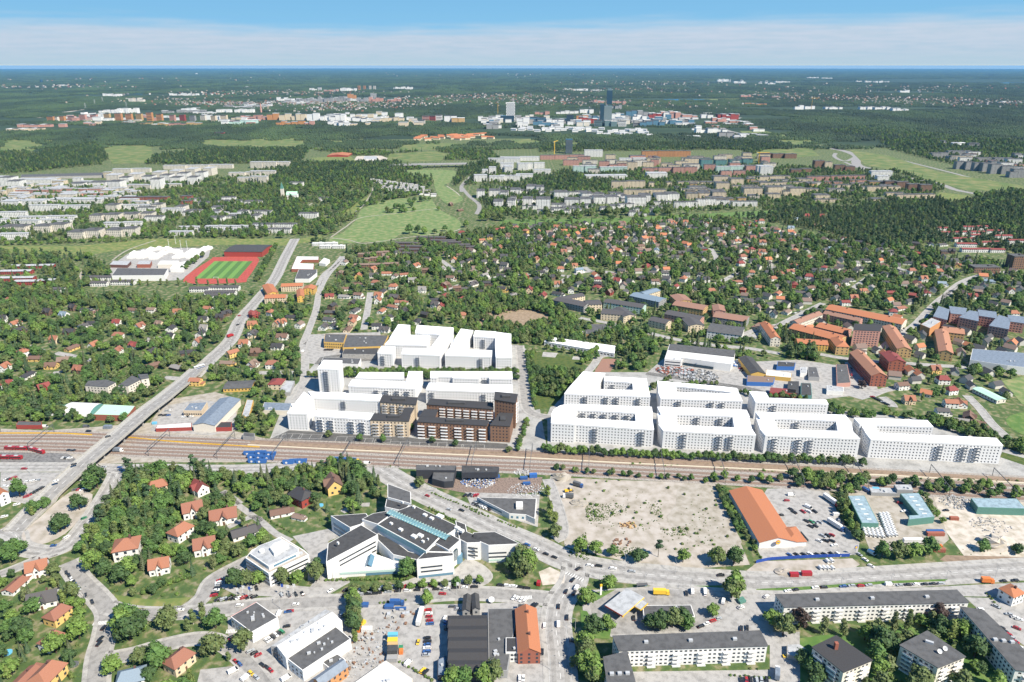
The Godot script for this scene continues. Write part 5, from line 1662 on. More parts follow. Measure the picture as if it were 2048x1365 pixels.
func workshops() -> void:
	var o:=hall("workshop_hall","white hall with a slate-grey roof and red roof edge",[V(-165,339.5),V(-148.5,327),V(-137,339),V(-154,352)],8.0,"wall_white","roof_grey",7)
	strips(o,V(-165,339.5),V(-154,352),[7.9],0.0,1.0,"canopy_red",0.3)
	windows_on(o,V(-165,339.5),V(-148.5,327),6,[2.0,5.2])
	o=hall("factory_hall","long white-roofed factory hall beside the grey-roofed hall",[V(-130.5,315.5),V(-123,307),V(-98.5,335),V(-106,342.5)],9.0,"wall_white","roof_white",8)
	windows_on(o,V(-134.5,317.5),V(-124,309),5,[2.0,4.6])
	o=hall("factory_lean_to","silvery metal lean-to along the long white-roofed factory hall",[V(-135,318),V(-131,317.5),V(-107.5,345.5),V(-111.5,347.5)],6.5,"wall_grey","roof_light",5)
	o=hall("factory_hall","white hall with a dark flat roof beside the white-roofed factory",[V(-123.5,308.5),V(-112,299.5),V(-91,322.5),V(-102,332.5)],7.5,"wall_white","roof_grey",7)
	windows_on(o,V(-123.5,308.5),V(-112,299.5),4,[2.0,4.6])
	o=pitched("brick_workshop","orange brick workshop under a pale blue metal roof at the picture's bottom edge","building",V(-100,289.5),V(-88,303),V(-94,307.5),7.0,2.2,{"wall": "wall_orange","roof": "roof_metal"})
	o=hall("annex","small grey flat-roofed annex behind the orange brick workshop",[V(-104.5,309),V(-99.5,305),V(-91.5,310.5),V(-97,315)],4.0,"wall_white","roof_grey",2)
	o=hall("logistics_hall","broad bright white hall roof cut by the bottom edge",[V(-82.5,291),V(-68.5,306),V(-52.5,293.5),V(-62,276.5)],8.0,"wall_warm","roof_white",5)
	# black roofed workshop with ridged bays
	o=hall("black_workshop","big workshop with five black ridged roof bays",[V(-34.5,298.5),V(-12.5,298.5),V(-14.5,342),V(-38,341.5)],7.0,"wall_black","roof_black",0)
	for i in 5:
		var a:=(V(-38,341.5)).lerp(V(-34.5,298.5),(i+0.5) / 5.0)
		var e:=(V(-14.5,342)).lerp(V(-12.5,298.5),(i+0.5) / 5.0)
		var k:=MB.new()
		gable_roof(k,a.distance_to(e) - 0.8,(V(-34.5,298.5)).distance_to(V(-38,341.5)) / 5.0 - 0.3,7.05,1.3,0.0)
		part(o,"roof_bay",k.mesh(),"roof_black",up((a+e) / 2 - Vector2(o.position.x,o.position.z)),atan2(-(e - a).y,(e - a).x))
	o=hall("workshop_annex","low blue-grey annex against the black ridged workshop",[V(-40,299.5),V(-35.5,299.5),V(-36.5,313.5),V(-41,311)],4.0,"wall_black","roof_metal",1)
	o=hall("flat_store","wide mid-grey flat-roofed store between the black workshop and the brick hall",[V(-12.5,301.5),V(-2.5,301.5),V(3.5,349.5),V(-14.5,349)],5.5,"wall_grey","roof_grey",5)
	o=pitched("dark_shed","narrow dark-roofed shed nearest the flagpoles","building",V(-30,347.5),V(-25,347.5),V(-26,361.5),5.0,1.6,{"wall": "wall_grey","roof": "roof_dark","rows": 1})
	o=pitched("dark_shed","twin dark-roofed shed beside the white satellite dish","building",V(-24,348.5),V(-19,349),V(-20,362.5),5.0,1.6,{"wall": "wall_grey","roof": "roof_dark","rows": 1})
	o=pitched("brick_hall","long red brick hall with an orange tiled gable roof by the avenue","building",V(3,311),V(16,311.5),V(15,346.5),8.0,3.6,{"wall": "brick_red","roof": "tile_orange","chimney": [-0.2,0.3]})
	o=hall("brick_annex","white annex with a small black roof against the brick hall",[V(-3.5,313),V(3,313),V(2.5,324),V(-3.5,324)],7.0,"wall_white","roof_black",1)
	windows_on(o,V(-3,313),V(3,313),3,[2.0,5.0])
	o=hall("brick_annex","dark flat-roofed porch block at the upper end of the brick hall",[V(3,350),V(10,350),V(10,355),V(3.5,355)],4.0,"wall_grey","roof_dark",1)
	o=thing("satellite_dish","white round satellite dish on a stand beside the twin dark shed","satellite dish",up(V(-12.5,360.5)))
	var k:=MB.new()
	k.rod(v3(0,0,0),v3(0,2.2,0),0.18,0.14)
	part(o,"stand",k.mesh(),"steel")
	k=MB.new()
	for r in 3:
		k.rod(v3(0,2.2+r*0.2,r*0.1),v3(0,2.4+r*0.2,(r+1)*0.1),0.4+r*0.5,0.9+r*0.5,16)
	part(o,"dish",k.mesh(),"roof_white")
	# supermarket
	o=pitched("supermarket","supermarket with one long orange tiled roof and a grey gable","supermarket",V(169,414),V(195,415),V(190.5,480),5.0,3.8,{"wall": "wall_white","roof": "tile_orange","rows": 0})
	var front:=V(182,414.5) - Vector2(o.position.x,o.position.z)
	k=MB.new()
	var wing:=pitched("supermarket_entrance","hipped orange entrance wing of the supermarket","building",V(188.5,415.5),V(203,416.5),V(206,434.5),4.0,2.6,{"wall": "wall_white","roof": "tile_orange","rows": 0,"hip": 0.8})
	strips(wing,V(189,414.5),V(202,415.5),[1.6],0.1,0.9,"glass_dark",1.8)
	var sign_at:=V(182.5,415)
	var sg:=thing("shop_sign","round yellow shop sign with a blue band on the supermarket gable","sign",up(V(181.5,413.5),5.9),0.2)
	k=MB.new()
	k.rod(v3(0,0,0.25),v3(0,0,0.55),1.5,1.5,20,true)
	part(sg,"yellow_disc",k.mesh(),"canopy_yellow")
	k=MB.new()
	k.rod(v3(0,0,0.2),v3(0,0,0.5),1.68,1.68,20,true)
	part(sg,"red_rim",k.mesh(),"canopy_red")
	part(sg,"blue_band",bx(1.9,0.5,0.06),"hoarding_blue",v3(0,0,0.6))
	# recycling hall, wedge office
	o=hall("recycling_hall","black recycling hall with a pale sloping end roof",[V(-76.5,504),V(-45.5,503.5),V(-45,511),V(-77.5,512)],8.0,"wall_black","roof_grey",3)
	o=hall("recycling_hall","black angular weighing hall thrust forward beside the rubble bays",[V(-63,494.5),V(-53,490),V(-46,491),V(-45.5,504),V(-63,505)],6.0,"wall_black","roof_grey",1)
	part(o,"lettered_sign",bx(6.5,0.9,0.15),"roof_white",v3(-7.0,3.6,8.0),-0.3)
	o=hall("recycling_hall","black open-fronted recycling shed with a long dark roof",[V(-40,500),V(-11.5,501),V(-10.5,509.5),V(-40.5,511.5)],8.0,"wall_black","roof_dark",3,3.0)
	for i in 5:
		part(o,"post",bx(0.4,3.0,0.4),"steel_dark",up((V(-39.5,500)).lerp(V(-11.5,501),i / 4.0) - Vector2(o.position.x,o.position.z),1.5))
	o=hall("wedge_office","wedge-shaped white office with a grey flat roof",[V(-26.5,470),V(-7.5,453.5),V(-2,448.5),V(10,447),V(16.5,442),V(18.5,468),V(-7,469)],5.0,"wall_white","roof_grey",0)
	windows_on(o,V(-26.5,470),V(-7.5,453.5),12,[2.4],2.0,1.6,"glass_blue")
	windows_on(o,V(-2,448.5),V(10,447),3,[2.2],1.6,1.8,"glass_blue")
	part(o,"plant_room",bx(5,2.4,7),"wall_white",up(V(5.5,457) - Vector2(o.position.x,o.position.z),6.2))
	# green storage sheds
	o=hall("storage_shed","green container shed with a long pale sea-green roof, beside the pipes",[V(249,436),V(261,435.5),V(267,471.5),V(254.5,471)],5.5,"roof_green","roof_sea",0)
	for i in 5:
		part(o,"rooflight",bx(3.4,0.1,1.2),"roof_white",up((V(259.5,469)).lerp(V(256,437.5),(i+0.5) / 5.0) - Vector2(o.position.x,o.position.z),5.65))
	o=hall("storage_shed","green L-shaped storage shed with a sea-green roof",[V(284.5,440),V(305,443.5),V(310,475),V(295.5,474),V(294.5,446),V(287.5,445.5)],5.5,"roof_green","roof_sea",0)
	for i in 5:
		part(o,"rooflight",bx(3.4,0.1,1.2),"roof_white",up((V(302,472)).lerp(V(299.5,445),(i+0.5) / 5.0) - Vector2(o.position.x,o.position.z),5.65))
	o=hall("storage_shed","green storage shed standing alone on the white crushing yard",[V(343,455),V(377,453),V(379,466.5),V(345,467)],6.0,"roof_green","roof_sea",0)
	o=hall("site_office","row of blue and grey site cabins with ribbed roofs",[V(276.5,479.5),V(295.5,478),V(297,486),V(278,487)],3.0,"wall_grey","roof_light",3)
	o=hall("site_office","grey stacked site cabins behind the L-shaped shed",[V(295.5,478.5),V(307.5,478),V(309.5,486),V(296.5,486)],6.0,"wall_grey","roof_light",2)
	# works beside the viaduct
	o=pitched("works_hall","cream works hall with a long blue-grey gable roof","building",V(-288.5,584),V(-267.5,582.5),V(-275.5,639),7.0,2.4,{"wall": "wall_warm","roof": "roof_metal","rows": 0})
	o=hall("works_hall","cream office wing with a blue-grey flat roof at the works",[V(-310,615),V(-292.5,614.5),V(-294.5,633.5),V(-311,631)],6.0,"brick_cream","roof_metal",2)
	windows_on(o,V(-310,615),V(-292.5,614.5),8,[2.4])
	o=hall("red_shed","long low red shed with a white roof beside the yard",[V(-322,583.5),V(-290.5,586),V(-294.5,595),V(-323.5,590)],3.5,"wall_red","roof_white",0)
	o=hall("red_shed","small red shed with a black roof at the end of the works",[V(-269,584),V(-254,585),V(-257.5,595.5),V(-273,595)],4.0,"wall_red","roof_black",0)
	o=hall("red_shed","red brick railway shed with a grey roof beside the tracks",[V(-451.5,589),V(-428,589),V(-432,595.5),V(-454.5,597)],4.0,"wall_red","roof_grey",0)
	o=hall("sports_hall","flat hall under a pale mint-green roof near the viaduct",[V(-390,606.5),V(-357,604.5),V(-360,625),V(-392,628.5)],6.0,"brick_red","roof_mint",1)
	o=thing("air_dome_hall","white vaulted hall with green ends beside the mint roof","building",up(V(-412.5,627)))
	var dome:=MB.new()
	var ends:=MB.new()
	for i in 8:
		var t:=PI*i / 8.0
		var t2:=PI*(i+1) / 8.0
		var p:=v3(0,sin(t)*6.0,cos(t)*12.0)
		var q:=v3(0,sin(t2)*6.0,cos(t2)*12.0)
		for s in [-1.0,1.0]:
			ends.quad(p+v3(s*15,0,0),q+v3(s*15,0,0),q*0.98+v3(s*24,0,0),p*0.98+v3(s*24,0,0),v3(0,p.y+q.y,p.z+q.z))
			ends.tri(p*0.98+v3(s*24,0,0),q*0.98+v3(s*24,0,0),v3(s*24,0,0),v3(s,0,0))
		dome.quad(p+v3(15,0,0),q+v3(15,0,0),q+v3(-15,0,0),p+v3(-15,0,0),v3(0,p.y+q.y,p.z+q.z))
	part(o,"vault",dome.mesh(),"roof_white",Vector3.ZERO,-0.1)
	part(o,"vault_end",ends.mesh(),"roof_green",Vector3.ZERO,-0.1)
	occupy(PackedVector2Array([V(-424,624),V(-398,616),V(-397,632.5),V(-424.5,638)]),4.0)
	# depot and sheds behind the new quarter
	o=hall("depot","yellow two-storey depot office with a flat grey roof",[V(-220,791),V(-196,788),V(-199,817),V(-225,818)],8.0,"wall_yellow","roof_grey",2)
	windows_on(o,V(-220,791),V(-196,788),9,[2.2,5.6])
	o=hall("depot","broad grey-roofed depot hall joined to the yellow office",[V(-194,773),V(-148,777),V(-148,813),V(-198,815)],8.0,"wall_yellow","roof_grey",4)
	o=hall("depot","dark-roofed lower bay in front of the grey depot hall",[V(-191.5,758),V(-153,757),V(-153,784),V(-193,782)],6.0,"concrete","roof_dark",2)
	o=hall("white_store","white store with a dark roof between depot and slender tower",[V(-185,730),V(-167,728),V(-167.5,745),V(-210,748),V(-210,737)],6.0,"wall_white","roof_grey",2)
	o=pitched("yellow_shed","yellow single-storey workshop with a grey roof near the depot road","building",V(-293,668),V(-264.5,671),V(-270,690),4.0,1.4,{"wall": "wall_yellow","roof": "roof_grey","rows": 1})
	o=pitched("villa_shop","yellow house with a bright red roof beside the new quarter","building",V(-249.5,674.5),V(-235,674),V(-238.5,689),6.0,2.6,{"wall": "wall_cream","roof": "r_r","hip": 0.6})
	o=hall("greenhouse_shed","long pale metal-roofed shed beside the red-roofed house",[V(-233.5,660),V(-222.5,660),V(-225.5,688),V(-237,689)],4.0,"wall_grey","roof_light",0)
	o=hall("long_shed","long grey-roofed shed nearest the western white blocks",[V(-237.5,619),V(-211,617.5),V(-213,634),V(-240.5,636)],4.5,"wall_warm","roof_metal",2)
	o=hall("long_shed","narrow yellow shed with a pale roof along the depot lane",[V(-252.5,607),V(-245,605.5),V(-253,642),V(-260,643.5)],4.0,"wall_yellow","roof_light",0)
	o=hall("signal_hut","small grey signal hut at the end of the play strip",[V(-238,568),V(-227,566.5),V(-229,573.5),V(-239.5,575.5)],4.0,"wall_grey","roof_grey",0)
	o=block("housing_block","white four-storey block with a grey roof and stair windows, nearer the wood","housing block",[[[V(-425,658),V(-401,655),V(-398.5,666),V(-411.5,672.5),V(-428,669.5)],12.0,"*",4]],{"wall": "wall_warm","roof": "roof_grey","pane": "pane","win": [3.4,1.5,1.4,0.15,0.55]})
	o=block("housing_block","white four-storey block with a grey roof, nearer the viaduct road","housing block",[[[V(-392,658),V(-381.5,657),V(-376.5,673.5),V(-390.5,683)],12.0,"*",4],[[V(-375,671),V(-369,674.5),V(-375,685),V(-384.5,683.5)],13.0,"*",4]],{"wall": "wall_warm","roof": "roof_grey","pane": "pane","win": [3.4,1.5,1.4,0.15,0.55]})
	# small industry by the slanting courtyard
	o=hall("logistics_hall","white logistics hall with stepped flat roofs and loading bays",[V(167.5,736.5),V(185,732.5),V(188,740),V(220,727),V(236.5,721.5),V(249.5,752),V(182,781)],9.0,"wall_white","roof_white",7)
	prism_part(o,"rear_roof",[V(177,762),V(245,740.5),V(252,760),V(183,781)],9.0,9.7,"roof_grey")
	strips(o,V(167.5,736.5),V(185,732.5),[2.5,5.8],0.05,0.95)
	strips(o,V(188,739.5),V(220,726),[2.0],0.03,0.97,"glass_dark",3.0)
	o=pitched("orange_gable_shed","grey-roofed gable shed with a yellow front","building",V(252,702.5),V(268,702.5),V(284,748),6.0,2.5,{"wall": "wall_yellow","roof": "roof_dark","rows": 0})
	for w in [["white-roofed yellow shed beside the gable shed",[V(267.5,701.5),V(292,695),V(297,707.5),V(273.5,717)],"wall_yellow","roof_white"],["blue shop hall with a reddish roof",[V(242.5,684.5),V(269.5,682.5),V(275.5,696),V(248,701.5)],"wall_blue","r_b2"],["blue shed with a dark roof behind the yard",[V(287.5,725.5),V(306.5,724.5),V(312,736.5),V(293.5,740)],"wall_blue","roof_dark"],["low red-roofed store behind the L-shaped block",[V(257.5,658.5),V(283,655.5),V(286.5,665.5),V(262.5,671)],"wall_red","r_r"],["dark shed with a sloping roof",[V(274,657),V(286,656.5),V(297,686),V(286,686.5)],"wall_black","roof_dark"],["twin dark shed beside the sloping one",[V(286,651.5),V(297,651),V(307.5,681),V(297.5,682)],"wall_teal","roof_dark"],["pale grey workshop with a ridge roof",[V(311.5,697.5),V(322.5,696.5),V(330,723.5),V(321,724)],"wall_grey","roof_grey"],["long store with a blue-grey roof and pink wall",[V(334,680.5),V(349,682.5),V(366.5,731),V(355,732.5)],"wall_pink","roof_grey"],["cluster of white cabins near the parking street",[V(316.5,663),V(332.5,661),V(337,671.5),V(322,676.5)],"wall_white","roof_light"],["small white gabled store by the yard gate",[V(306.5,707.5),V(313.5,707.5),V(320,724),V(312.5,723.5)],"wall_white","roof_light"]]:
		hall("industrial_shed",w[0],w[1],4.5,w[2],w[3],1)

func petrol_station() -> void:
	var o:=thing("petrol_canopy","pale blue petrol station canopy with a yellow and red edge","petrol station",up(V(69.5,361)))
	prism_part(o,"canopy_roof",[V(56,352),V(65.5,343),V(81,359),V(71.5,367.5)],5.0,5.65,"roof_light")
	prism_part(o,"canopy_roof",[V(73.5,351.5),V(77,348.5),V(82.5,354),V(79,357.5)],4.5,5.05,"roof_light")
	for e in [[V(56,352),V(65.5,343),"canopy_red"],[V(65.5,343),V(81,359),"canopy_yellow"],[V(73.5,351.5),V(77,348),"canopy_yellow"],[V(77,348),V(82.5,354),"canopy_yellow"]]:
		strips(o,e[0],e[1],[5.15 if e != null else 0.0],0.0,1.0,e[2],0.85)
	for p in [V(61,352.5),V(65.5,348.5),V(70.5,359),V(75,355)]:
		part(o,"post",bx(0.4,5.0,0.4),"wall_white",up(p - Vector2(o.position.x,o.position.z),2.5))
		part(o,"fuel_pump",bx(0.9,1.9,0.6),"canopy_yellow",up(p - Vector2(o.position.x,o.position.z)+Vector2(1.2,0.4),1.05))
	occupy(PackedVector2Array([V(57,358.5),V(66.5,348.5),V(83.5,359),V(73,374.5)]),2.0)
	var h:=hall("petrol_shop","flat grey-roofed petrol station shop behind the leafy trees",[V(78,342),V(108.5,343.5),V(108.5,353.5),V(79,353)],4.5,"wall_white","roof_grey",8)
	strips(h,V(78,342),V(108.5,343.5),[1.7],0.03,0.97,"glass_dark",1.8)
	var k:=thing("price_sign","tall white price pylon beside the round tree","sign",up(V(55.5,367.5)))
	part(k,"pylon",bx(1.2,8.0,0.5),"wall_white",v3(0,4.0,0),0.4)
	part(k,"sign_panel",bx(1.4,1.6,0.6),"canopy_yellow",v3(0,7.4,0),0.4)
	k=thing("bus_shelter","grey glazed bus shelter beside the main road","bus shelter",up(V(82.5,374.5)))
	part(k,"roof",bx(7,0.2,2.2),"roof_grey",v3(0,2.6,0),0.1)
	part(k,"back_panel",bx(6.6,2.2,0.1),"glass_blue",v3(0,1.3,-0.9),0.1)
	for x in [-3.2,3.2]:
		part(k,"post",bx(0.12,2.5,0.12),"steel",v3(x,1.25,0.8))

func slab_with_balconies(called: String,label: String,fl: Vector2,fr: Vector2,br: Vector2,bl: Vector2,h: float,wall: String,ts: Array,back:=false) -> Node3D:
	var o:=block(called,label,"apartment block",[[[fl,fr,br,bl],h,"*",4]],{"wall": wall,"roof": "roof_grey","pane": "pane","win": [2.7,1.5,1.3,0.15,0.55],"slab": 0.3,"eave": 0.45,"group": "grey-roofed slab blocks"})
	balconies(o,fl,fr,ts,0,3,(h - 0.6) / 4.0,4.6,"roof_white","wall_white")
	for i in 3:
		var p:=fl.lerp(fr,0.2+i*0.3).lerp(bl.lerp(br,0.2+i*0.3),0.45) - Vector2(o.position.x,o.position.z)
		part(o,"roof_vent",bx(2.2,1.4,1.6),"steel",up(p,h+0.9))
	return o

func apartments() -> void:
	slab_with_balconies("slab_block","long grey-roofed white slab block along the service road",V(160.5,343.5),V(271.5,347.5),V(270.5,358),V(159,354),11.5,"wall_white",[0.06,0.18,0.3,0.43,0.555,0.68,0.81,0.93])
	slab_with_balconies("slab_block","shorter grey-roofed white slab block below the petrol station",V(58.5,309.5),V(140.5,313),V(140,324),V(56.5,320),11.5,"wall_white",[0.05,0.22,0.39,0.56,0.73,0.9])
	slab_with_balconies("slab_block","grey-roofed slab block wing cut by the bottom edge beside the avenue trees",V(49.5,282.5),V(64,280.5),V(62.5,308.5),V(49.5,304.5),11.5,"wall_white",[])
	slab_with_balconies("slab_block","oblique grey-roofed slab block in shade, joining the long slab's end",V(266,296),V(281.5,293),V(276,340.5),V(264.5,343.5),11.5,"wall_white",[0.4])
	var o:=block("point_block","square point block with a black roof and a brick chimney","apartment block",[[[V(163.5,309),V(173,292),V(191.5,300),V(180,317.5)],14.0,"*",5]],{"wall": "wall_warm","roof": "roof_black","pane": "pane","win": [2.8,1.6,1.4,0.15,0.55],"eave": 0.5})
	part(o,"chimney",bx(1.8,5.0,1.8),"brick_red",up(V(175.5,308) - Vector2(o.position.x,o.position.z),16.0))
	balconies(o,V(163.5,309),V(173,292),[0.25,0.7],0,4,2.7,5.5,"roof_white","wall_white")
	balconies(o,V(173,292),V(191.5,300),[0.25,0.75],0,4,2.7,5.0,"roof_white","wall_white")
	o=block("point_block","square point block with a grey roof carrying two dishes","apartment block",[[[V(212,310.5),V(224,295),V(242.5,302.5),V(232.5,321)],14.0,"*",5]],{"wall": "wall_warm","roof": "roof_grey","pane": "pane","win": [2.8,1.6,1.4,0.15,0.55],"eave": 0.5})
	balconies(o,V(212,310.5),V(224,295),[0.25,0.7],0,4,2.7,5.5,"roof_white","wall_white")
	balconies(o,V(224,295),V(242.5,302.5),[0.25,0.75],0,4,2.7,5.0,"roof_white","wall_white")
	for p in [V(230,305),V(234,307)]:
		var k:=MB.new()
		k.rod(v3(0,0.6,0),v3(0,1.0,0.4),0.3,1.3,12)
		k.rod(v3(0,-0.6,0),v3(0,0.7,0),0.1,0.1,6)
		part(o,"dish",k.mesh(),"roof_white",up(p - Vector2(o.position.x,o.position.z),14.8))
	part(o,"roof_vent",bx(4,1.4,1.4),"steel",up(V(228.5,312) - Vector2(o.position.x,o.position.z),15.0),-0.5)
	pitched("corner_house","white two-storey house with an orange hipped roof beside the service road","house",V(305.5,356.5),V(316,361),V(313,370.5),7.0,2.4,{"wall": "wall_white","roof": "tile_orange","hip": 0.8,"chimney": [0.1]})
	pitched("station_house","white station-side block with an orange roof cut by the frame edge","house",V(-383.5,464),V(-379.5,470.5),V(-390,480),9.0,2.5,{"wall": "wall_white","roof": "tile_orange"})
	hall("garage_row","low flat-roofed concrete garage row beside the black-roofed point block",[V(153.5,315.5),V(158.5,313.5),V(166,319),V(163,323.5),V(156,323)],3.0,"concrete","roof_light",0)

func brick_quarter() -> void:
	var Y:={"wall": "wall_ochre","roof": "tile_orange","group": "tile-roofed apartment houses","chimney": [-0.3,0.25]}
	var w:=func(m: String,r: String,hip:=0.0): return {"wall": m,"roof": r,"group": "tile-roofed apartment houses","chimney": [-0.25,0.3],"hip": hip}
	pitched("apartment_house","long orange-roofed white apartment house behind the brick quarter","apartment house",V(414,910),V(485,849),V(498,873),9.0,2.8,w.call("wall_warm","tile_orange"))
	pitched("apartment_house","brown-roofed wing running toward the orange courtyard houses","apartment house",V(357,852),V(403,889),V(406,907),9.0,2.8,w.call("wall_warm","tile_brown"))
	pitched("apartment_house","brown-roofed pink brick house closing the upper courtyard","apartment house",V(403,891),V(437,860),V(443,874),9.0,2.8,w.call("wall_pink","tile_brown"))
	pitched("apartment_house","orange-roofed white end wing of the courtyard house","apartment house",V(304,797),V(316,796),V(345,849),10.0,3.0,w.call("wall_warm","tile_orange"))
	pitched("apartment_house","long orange-roofed ochre house behind the dark courtyard trees","apartment house",V(338,833),V(381,788),V(393,810),10.0,3.0,w.call("wall_ochre","tile_orange"))
	pitched("apartment_house","orange-roofed ochre corner house at the square","apartment house",V(370,771),V(385,769),V(395,797),10.0,3.2,w.call("wall_ochre","tile_orange",0.6))
	pitched("apartment_house","short yellow house with an orange roof in front of the courtyard trees","apartment house",V(332,786),V(366,780),V(372,797),8.0,2.6,w.call("wall_yellow","tile_orange"))
	pitched("apartment_house","orange-roofed pink house inside the upper courtyard","apartment house",V(375,844),V(401,818),V(411,839),8.0,2.6,w.call("wall_pink","tile_orange"))
	var o:=block("brick_tower_block","seven-storey brick block with a black roof above the square","apartment block",[[[V(400,798),V(430,794),V(442,816),V(411,820)],20.0,"*",7]],{"wall": "wall_pink","roof": "roof_black","pane": "glass_dark","win": [3.4,2.0,1.5,0.3,0.55]})
	pitched("apartment_house","rose-tiled cream house stepping down beside the square street","apartment house",V(436,764),V(451.5,760),V(505,828),10.0,3.0,w.call("wall_ochre","tile_rose"))
	hall("office_cube","orange office cube with a blue glass rooflight",[V(505,844),V(509,830),V(536,855),V(532,869)],11.0,"wall_orange","roof_light",2)
	pitched("apartment_house","long rose-tiled yellow house on the slope beside the gardens","apartment house",V(478.5,755.5),V(492,749),V(550,810),10.0,3.0,w.call("wall_ochre","tile_rose"))
	pitched("apartment_house","rose-tiled cross wing at the top of the slope house","apartment house",V(520,820),V(541,811),V(554,830),10.0,2.8,w.call("wall_ochre","tile_rose"))
	pitched("corner_house","tall red brick corner house with a red and orange roof","apartment house",V(369,683),V(385.5,681.5),V(405,746),12.0,4.0,w.call("brick_red","tile_rose"))
	pitched("corner_house","red brick side wing with a bright red roof and balconies","apartment house",V(405.5,720.5),V(423.5,718.5),V(436,744),12.0,3.2,w.call("brick_red","r_r"))
	for q in [[V(533,868),V(543,854),V(569,895),V(563,910)],[V(562,880),V(577,874),V(595,901),V(577,910)],[V(564,865),V(579,849),V(601,886),V(593,892)],[V(592,871),V(609,860),V(624,886),V(606,895)],[V(582,833),V(598,820),V(626,860),V(620,874)],[V(617,849),V(631,841),V(648,866),V(631,874)]]:
		block("terraced_flats","%s stepped pinkish apartment house with a slate-blue roof, counted from the street junction" % nth(taken.get(str(get_instance_id())+"terraced_flats",-1)+2),"apartment house",[[q,13.0,"*",4]],{"wall": "wall_pink","roof": "roof_metal","pane": "glass_dark","win": [3.2,1.8,1.5,0.3,0.55],"group": "stepped slate-roofed flats","joined": true})
	hall("school","long pale blue-grey roofed school at the frame edge below the gardens",[V(501.5,734),V(532,717.5),V(550,711.5),V(574.5,753.5),V(524,767)],9.0,"wall_white","roof_metal",3)
	pitched("club_house","mint-roofed clubhouse by the football pitch","building",V(474,641),V(485.5,644),V(495.5,677),4.0,1.2,{"wall": "wall_warm","roof": "roof_mint","rows": 1})
	# flats below the villa slope
	var D:={"wall": "wall_cream","roof": "r_k2","group": "dark-roofed flats"}
	for q in [["dark-roofed cream flats, upper arm of the first angled block",V(70,949),V(103,970),V(105,989),"wall_cream","r_k2"],["dark-roofed grey-walled flats, long arm of the first angled block",V(56,949),V(96,920),V(103,940),"wall_grey","r_k2"],["dark-roofed cream flats linking the angled block to the court",V(100,928),V(122,931),V(124,952),"wall_cream","r_k2"],["dark-roofed flats along the upper side of the mint court",V(124,940),V(173,914),V(175,934),"wall_mint","r_k2"],["dark-roofed cream flats along the street side of the court",V(115,892),V(148,884),V(150,906),"wall_cream","r_k2"],["dark-roofed end flats with balconies closing the court",V(143,879),V(160,884),V(176,925),"wall_cream","r_k2"],["blue-roofed pale flats, long arm reaching up the slope",V(188,973),V(213,995),V(218,1019),"wall_cream","r_u"],["blue-roofed grey flats, front arm of the angled pair",V(164,970),V(200,940),V(206,964),"wall_grey","r_u"],["rose-roofed grey flats behind the poplars",V(215,928),V(252,906),V(255,931),"wall_ochre","tile_brown"],["rose-roofed short wing above the grey flats",V(225,943),V(247,946),V(251,976),"wall_ochre","tile_brown"],["dark-roofed pink flats round the shaded court",V(197,890),V(237,864),V(242,884),"wall_pink","r_k2"],["dark-roofed low wing closing the shaded court",V(172,866),V(192,851),V(196,869),"wall_cream","r_k2"],["dark-roofed pitched wing beside the long white flats",V(218,844),V(239,846),V(244,874),"wall_cream","r_k2"],["long white flats with a grey roof by the main street",V(236,825),V(274,809),V(286,839),"wall_white","roof_grey"],["rose-roofed grey flats on the slope street",V(257,879),V(294,859),V(302,882),"wall_grey","tile_brown"],["rose-roofed upper wing on the slope street",V(264,903),V(280,900),V(287,925),"wall_pink","tile_brown"]]:
		pitched("flats",q[0],"apartment house",q[1],q[2],q[3],9.0,2.0,{"wall": q[4],"roof": q[5],"group": "pitched-roof flats below the villa slope","every": 4.0})
	hall("market_building","tan single-storey building with a stepped flat roof by the wood edge",[V(72,836),V(88,829),V(94,827),V(126,851),V(118,865),V(81,865)],4.0,"wall_ochre","roof_grey",4)
	pitched("low_store","low store with a brown pitched roof on the corner lawn","building",V(301,858),V(317,844),V(328,863),3.0,2.0,{"wall": "wall_cream","roof": "tile_brown","rows": 1})
	# orange-roofed flats by the avenue
	for q in [["orange-roofed yellow flats with balconies facing the avenue",V(-338,1017),V(-307,1021),V(-312,1038),"wall_cream"],["orange-roofed flats at the avenue corner",V(-344,960),V(-315,963),V(-321,981),"wall_cream"],["orange-roofed wing linking the avenue flats",V(-346,981),V(-332,988),V(-346,1034),"wall_yellow"],["orange-roofed rear flats by the school lot",V(-303,1004),V(-286,1004),V(-291,1022),"wall_yellow"],["orange-roofed short flats in the avenue court",V(-300,966),V(-290,969),V(-300,1003),"wall_yellow"]]:
		pitched("flats",q[0],"apartment house",q[1],q[2],q[3],8.0,2.4,{"wall": q[4],"roof": "tile_orange","group": "orange-roofed flats by the avenue"})
	var s:=hall("school","flat-roofed brick school round a court near the avenue",[V(-354,1127),V(-318,1125),V(-326,1160),V(-350,1163),V(-352,1186),V(-325,1186),V(-330,1207),V(-368,1209)],5.0,"brick_red","roof_white",2)
	hall("food_store","grey-roofed store with a white canopy by the avenue",[V(-331,1066),V(-309,1066),V(-306,1100),V(-311,1120),V(-340,1120)],6.0,"wall_white","roof_grey",3)
	hall("white_pavilion","white slanting-roofed pavilion beside the school court",[V(-319,1165),V(-307,1160),V(-306,1186),V(-319,1200)],5.0,"wall_white","roof_white",0)

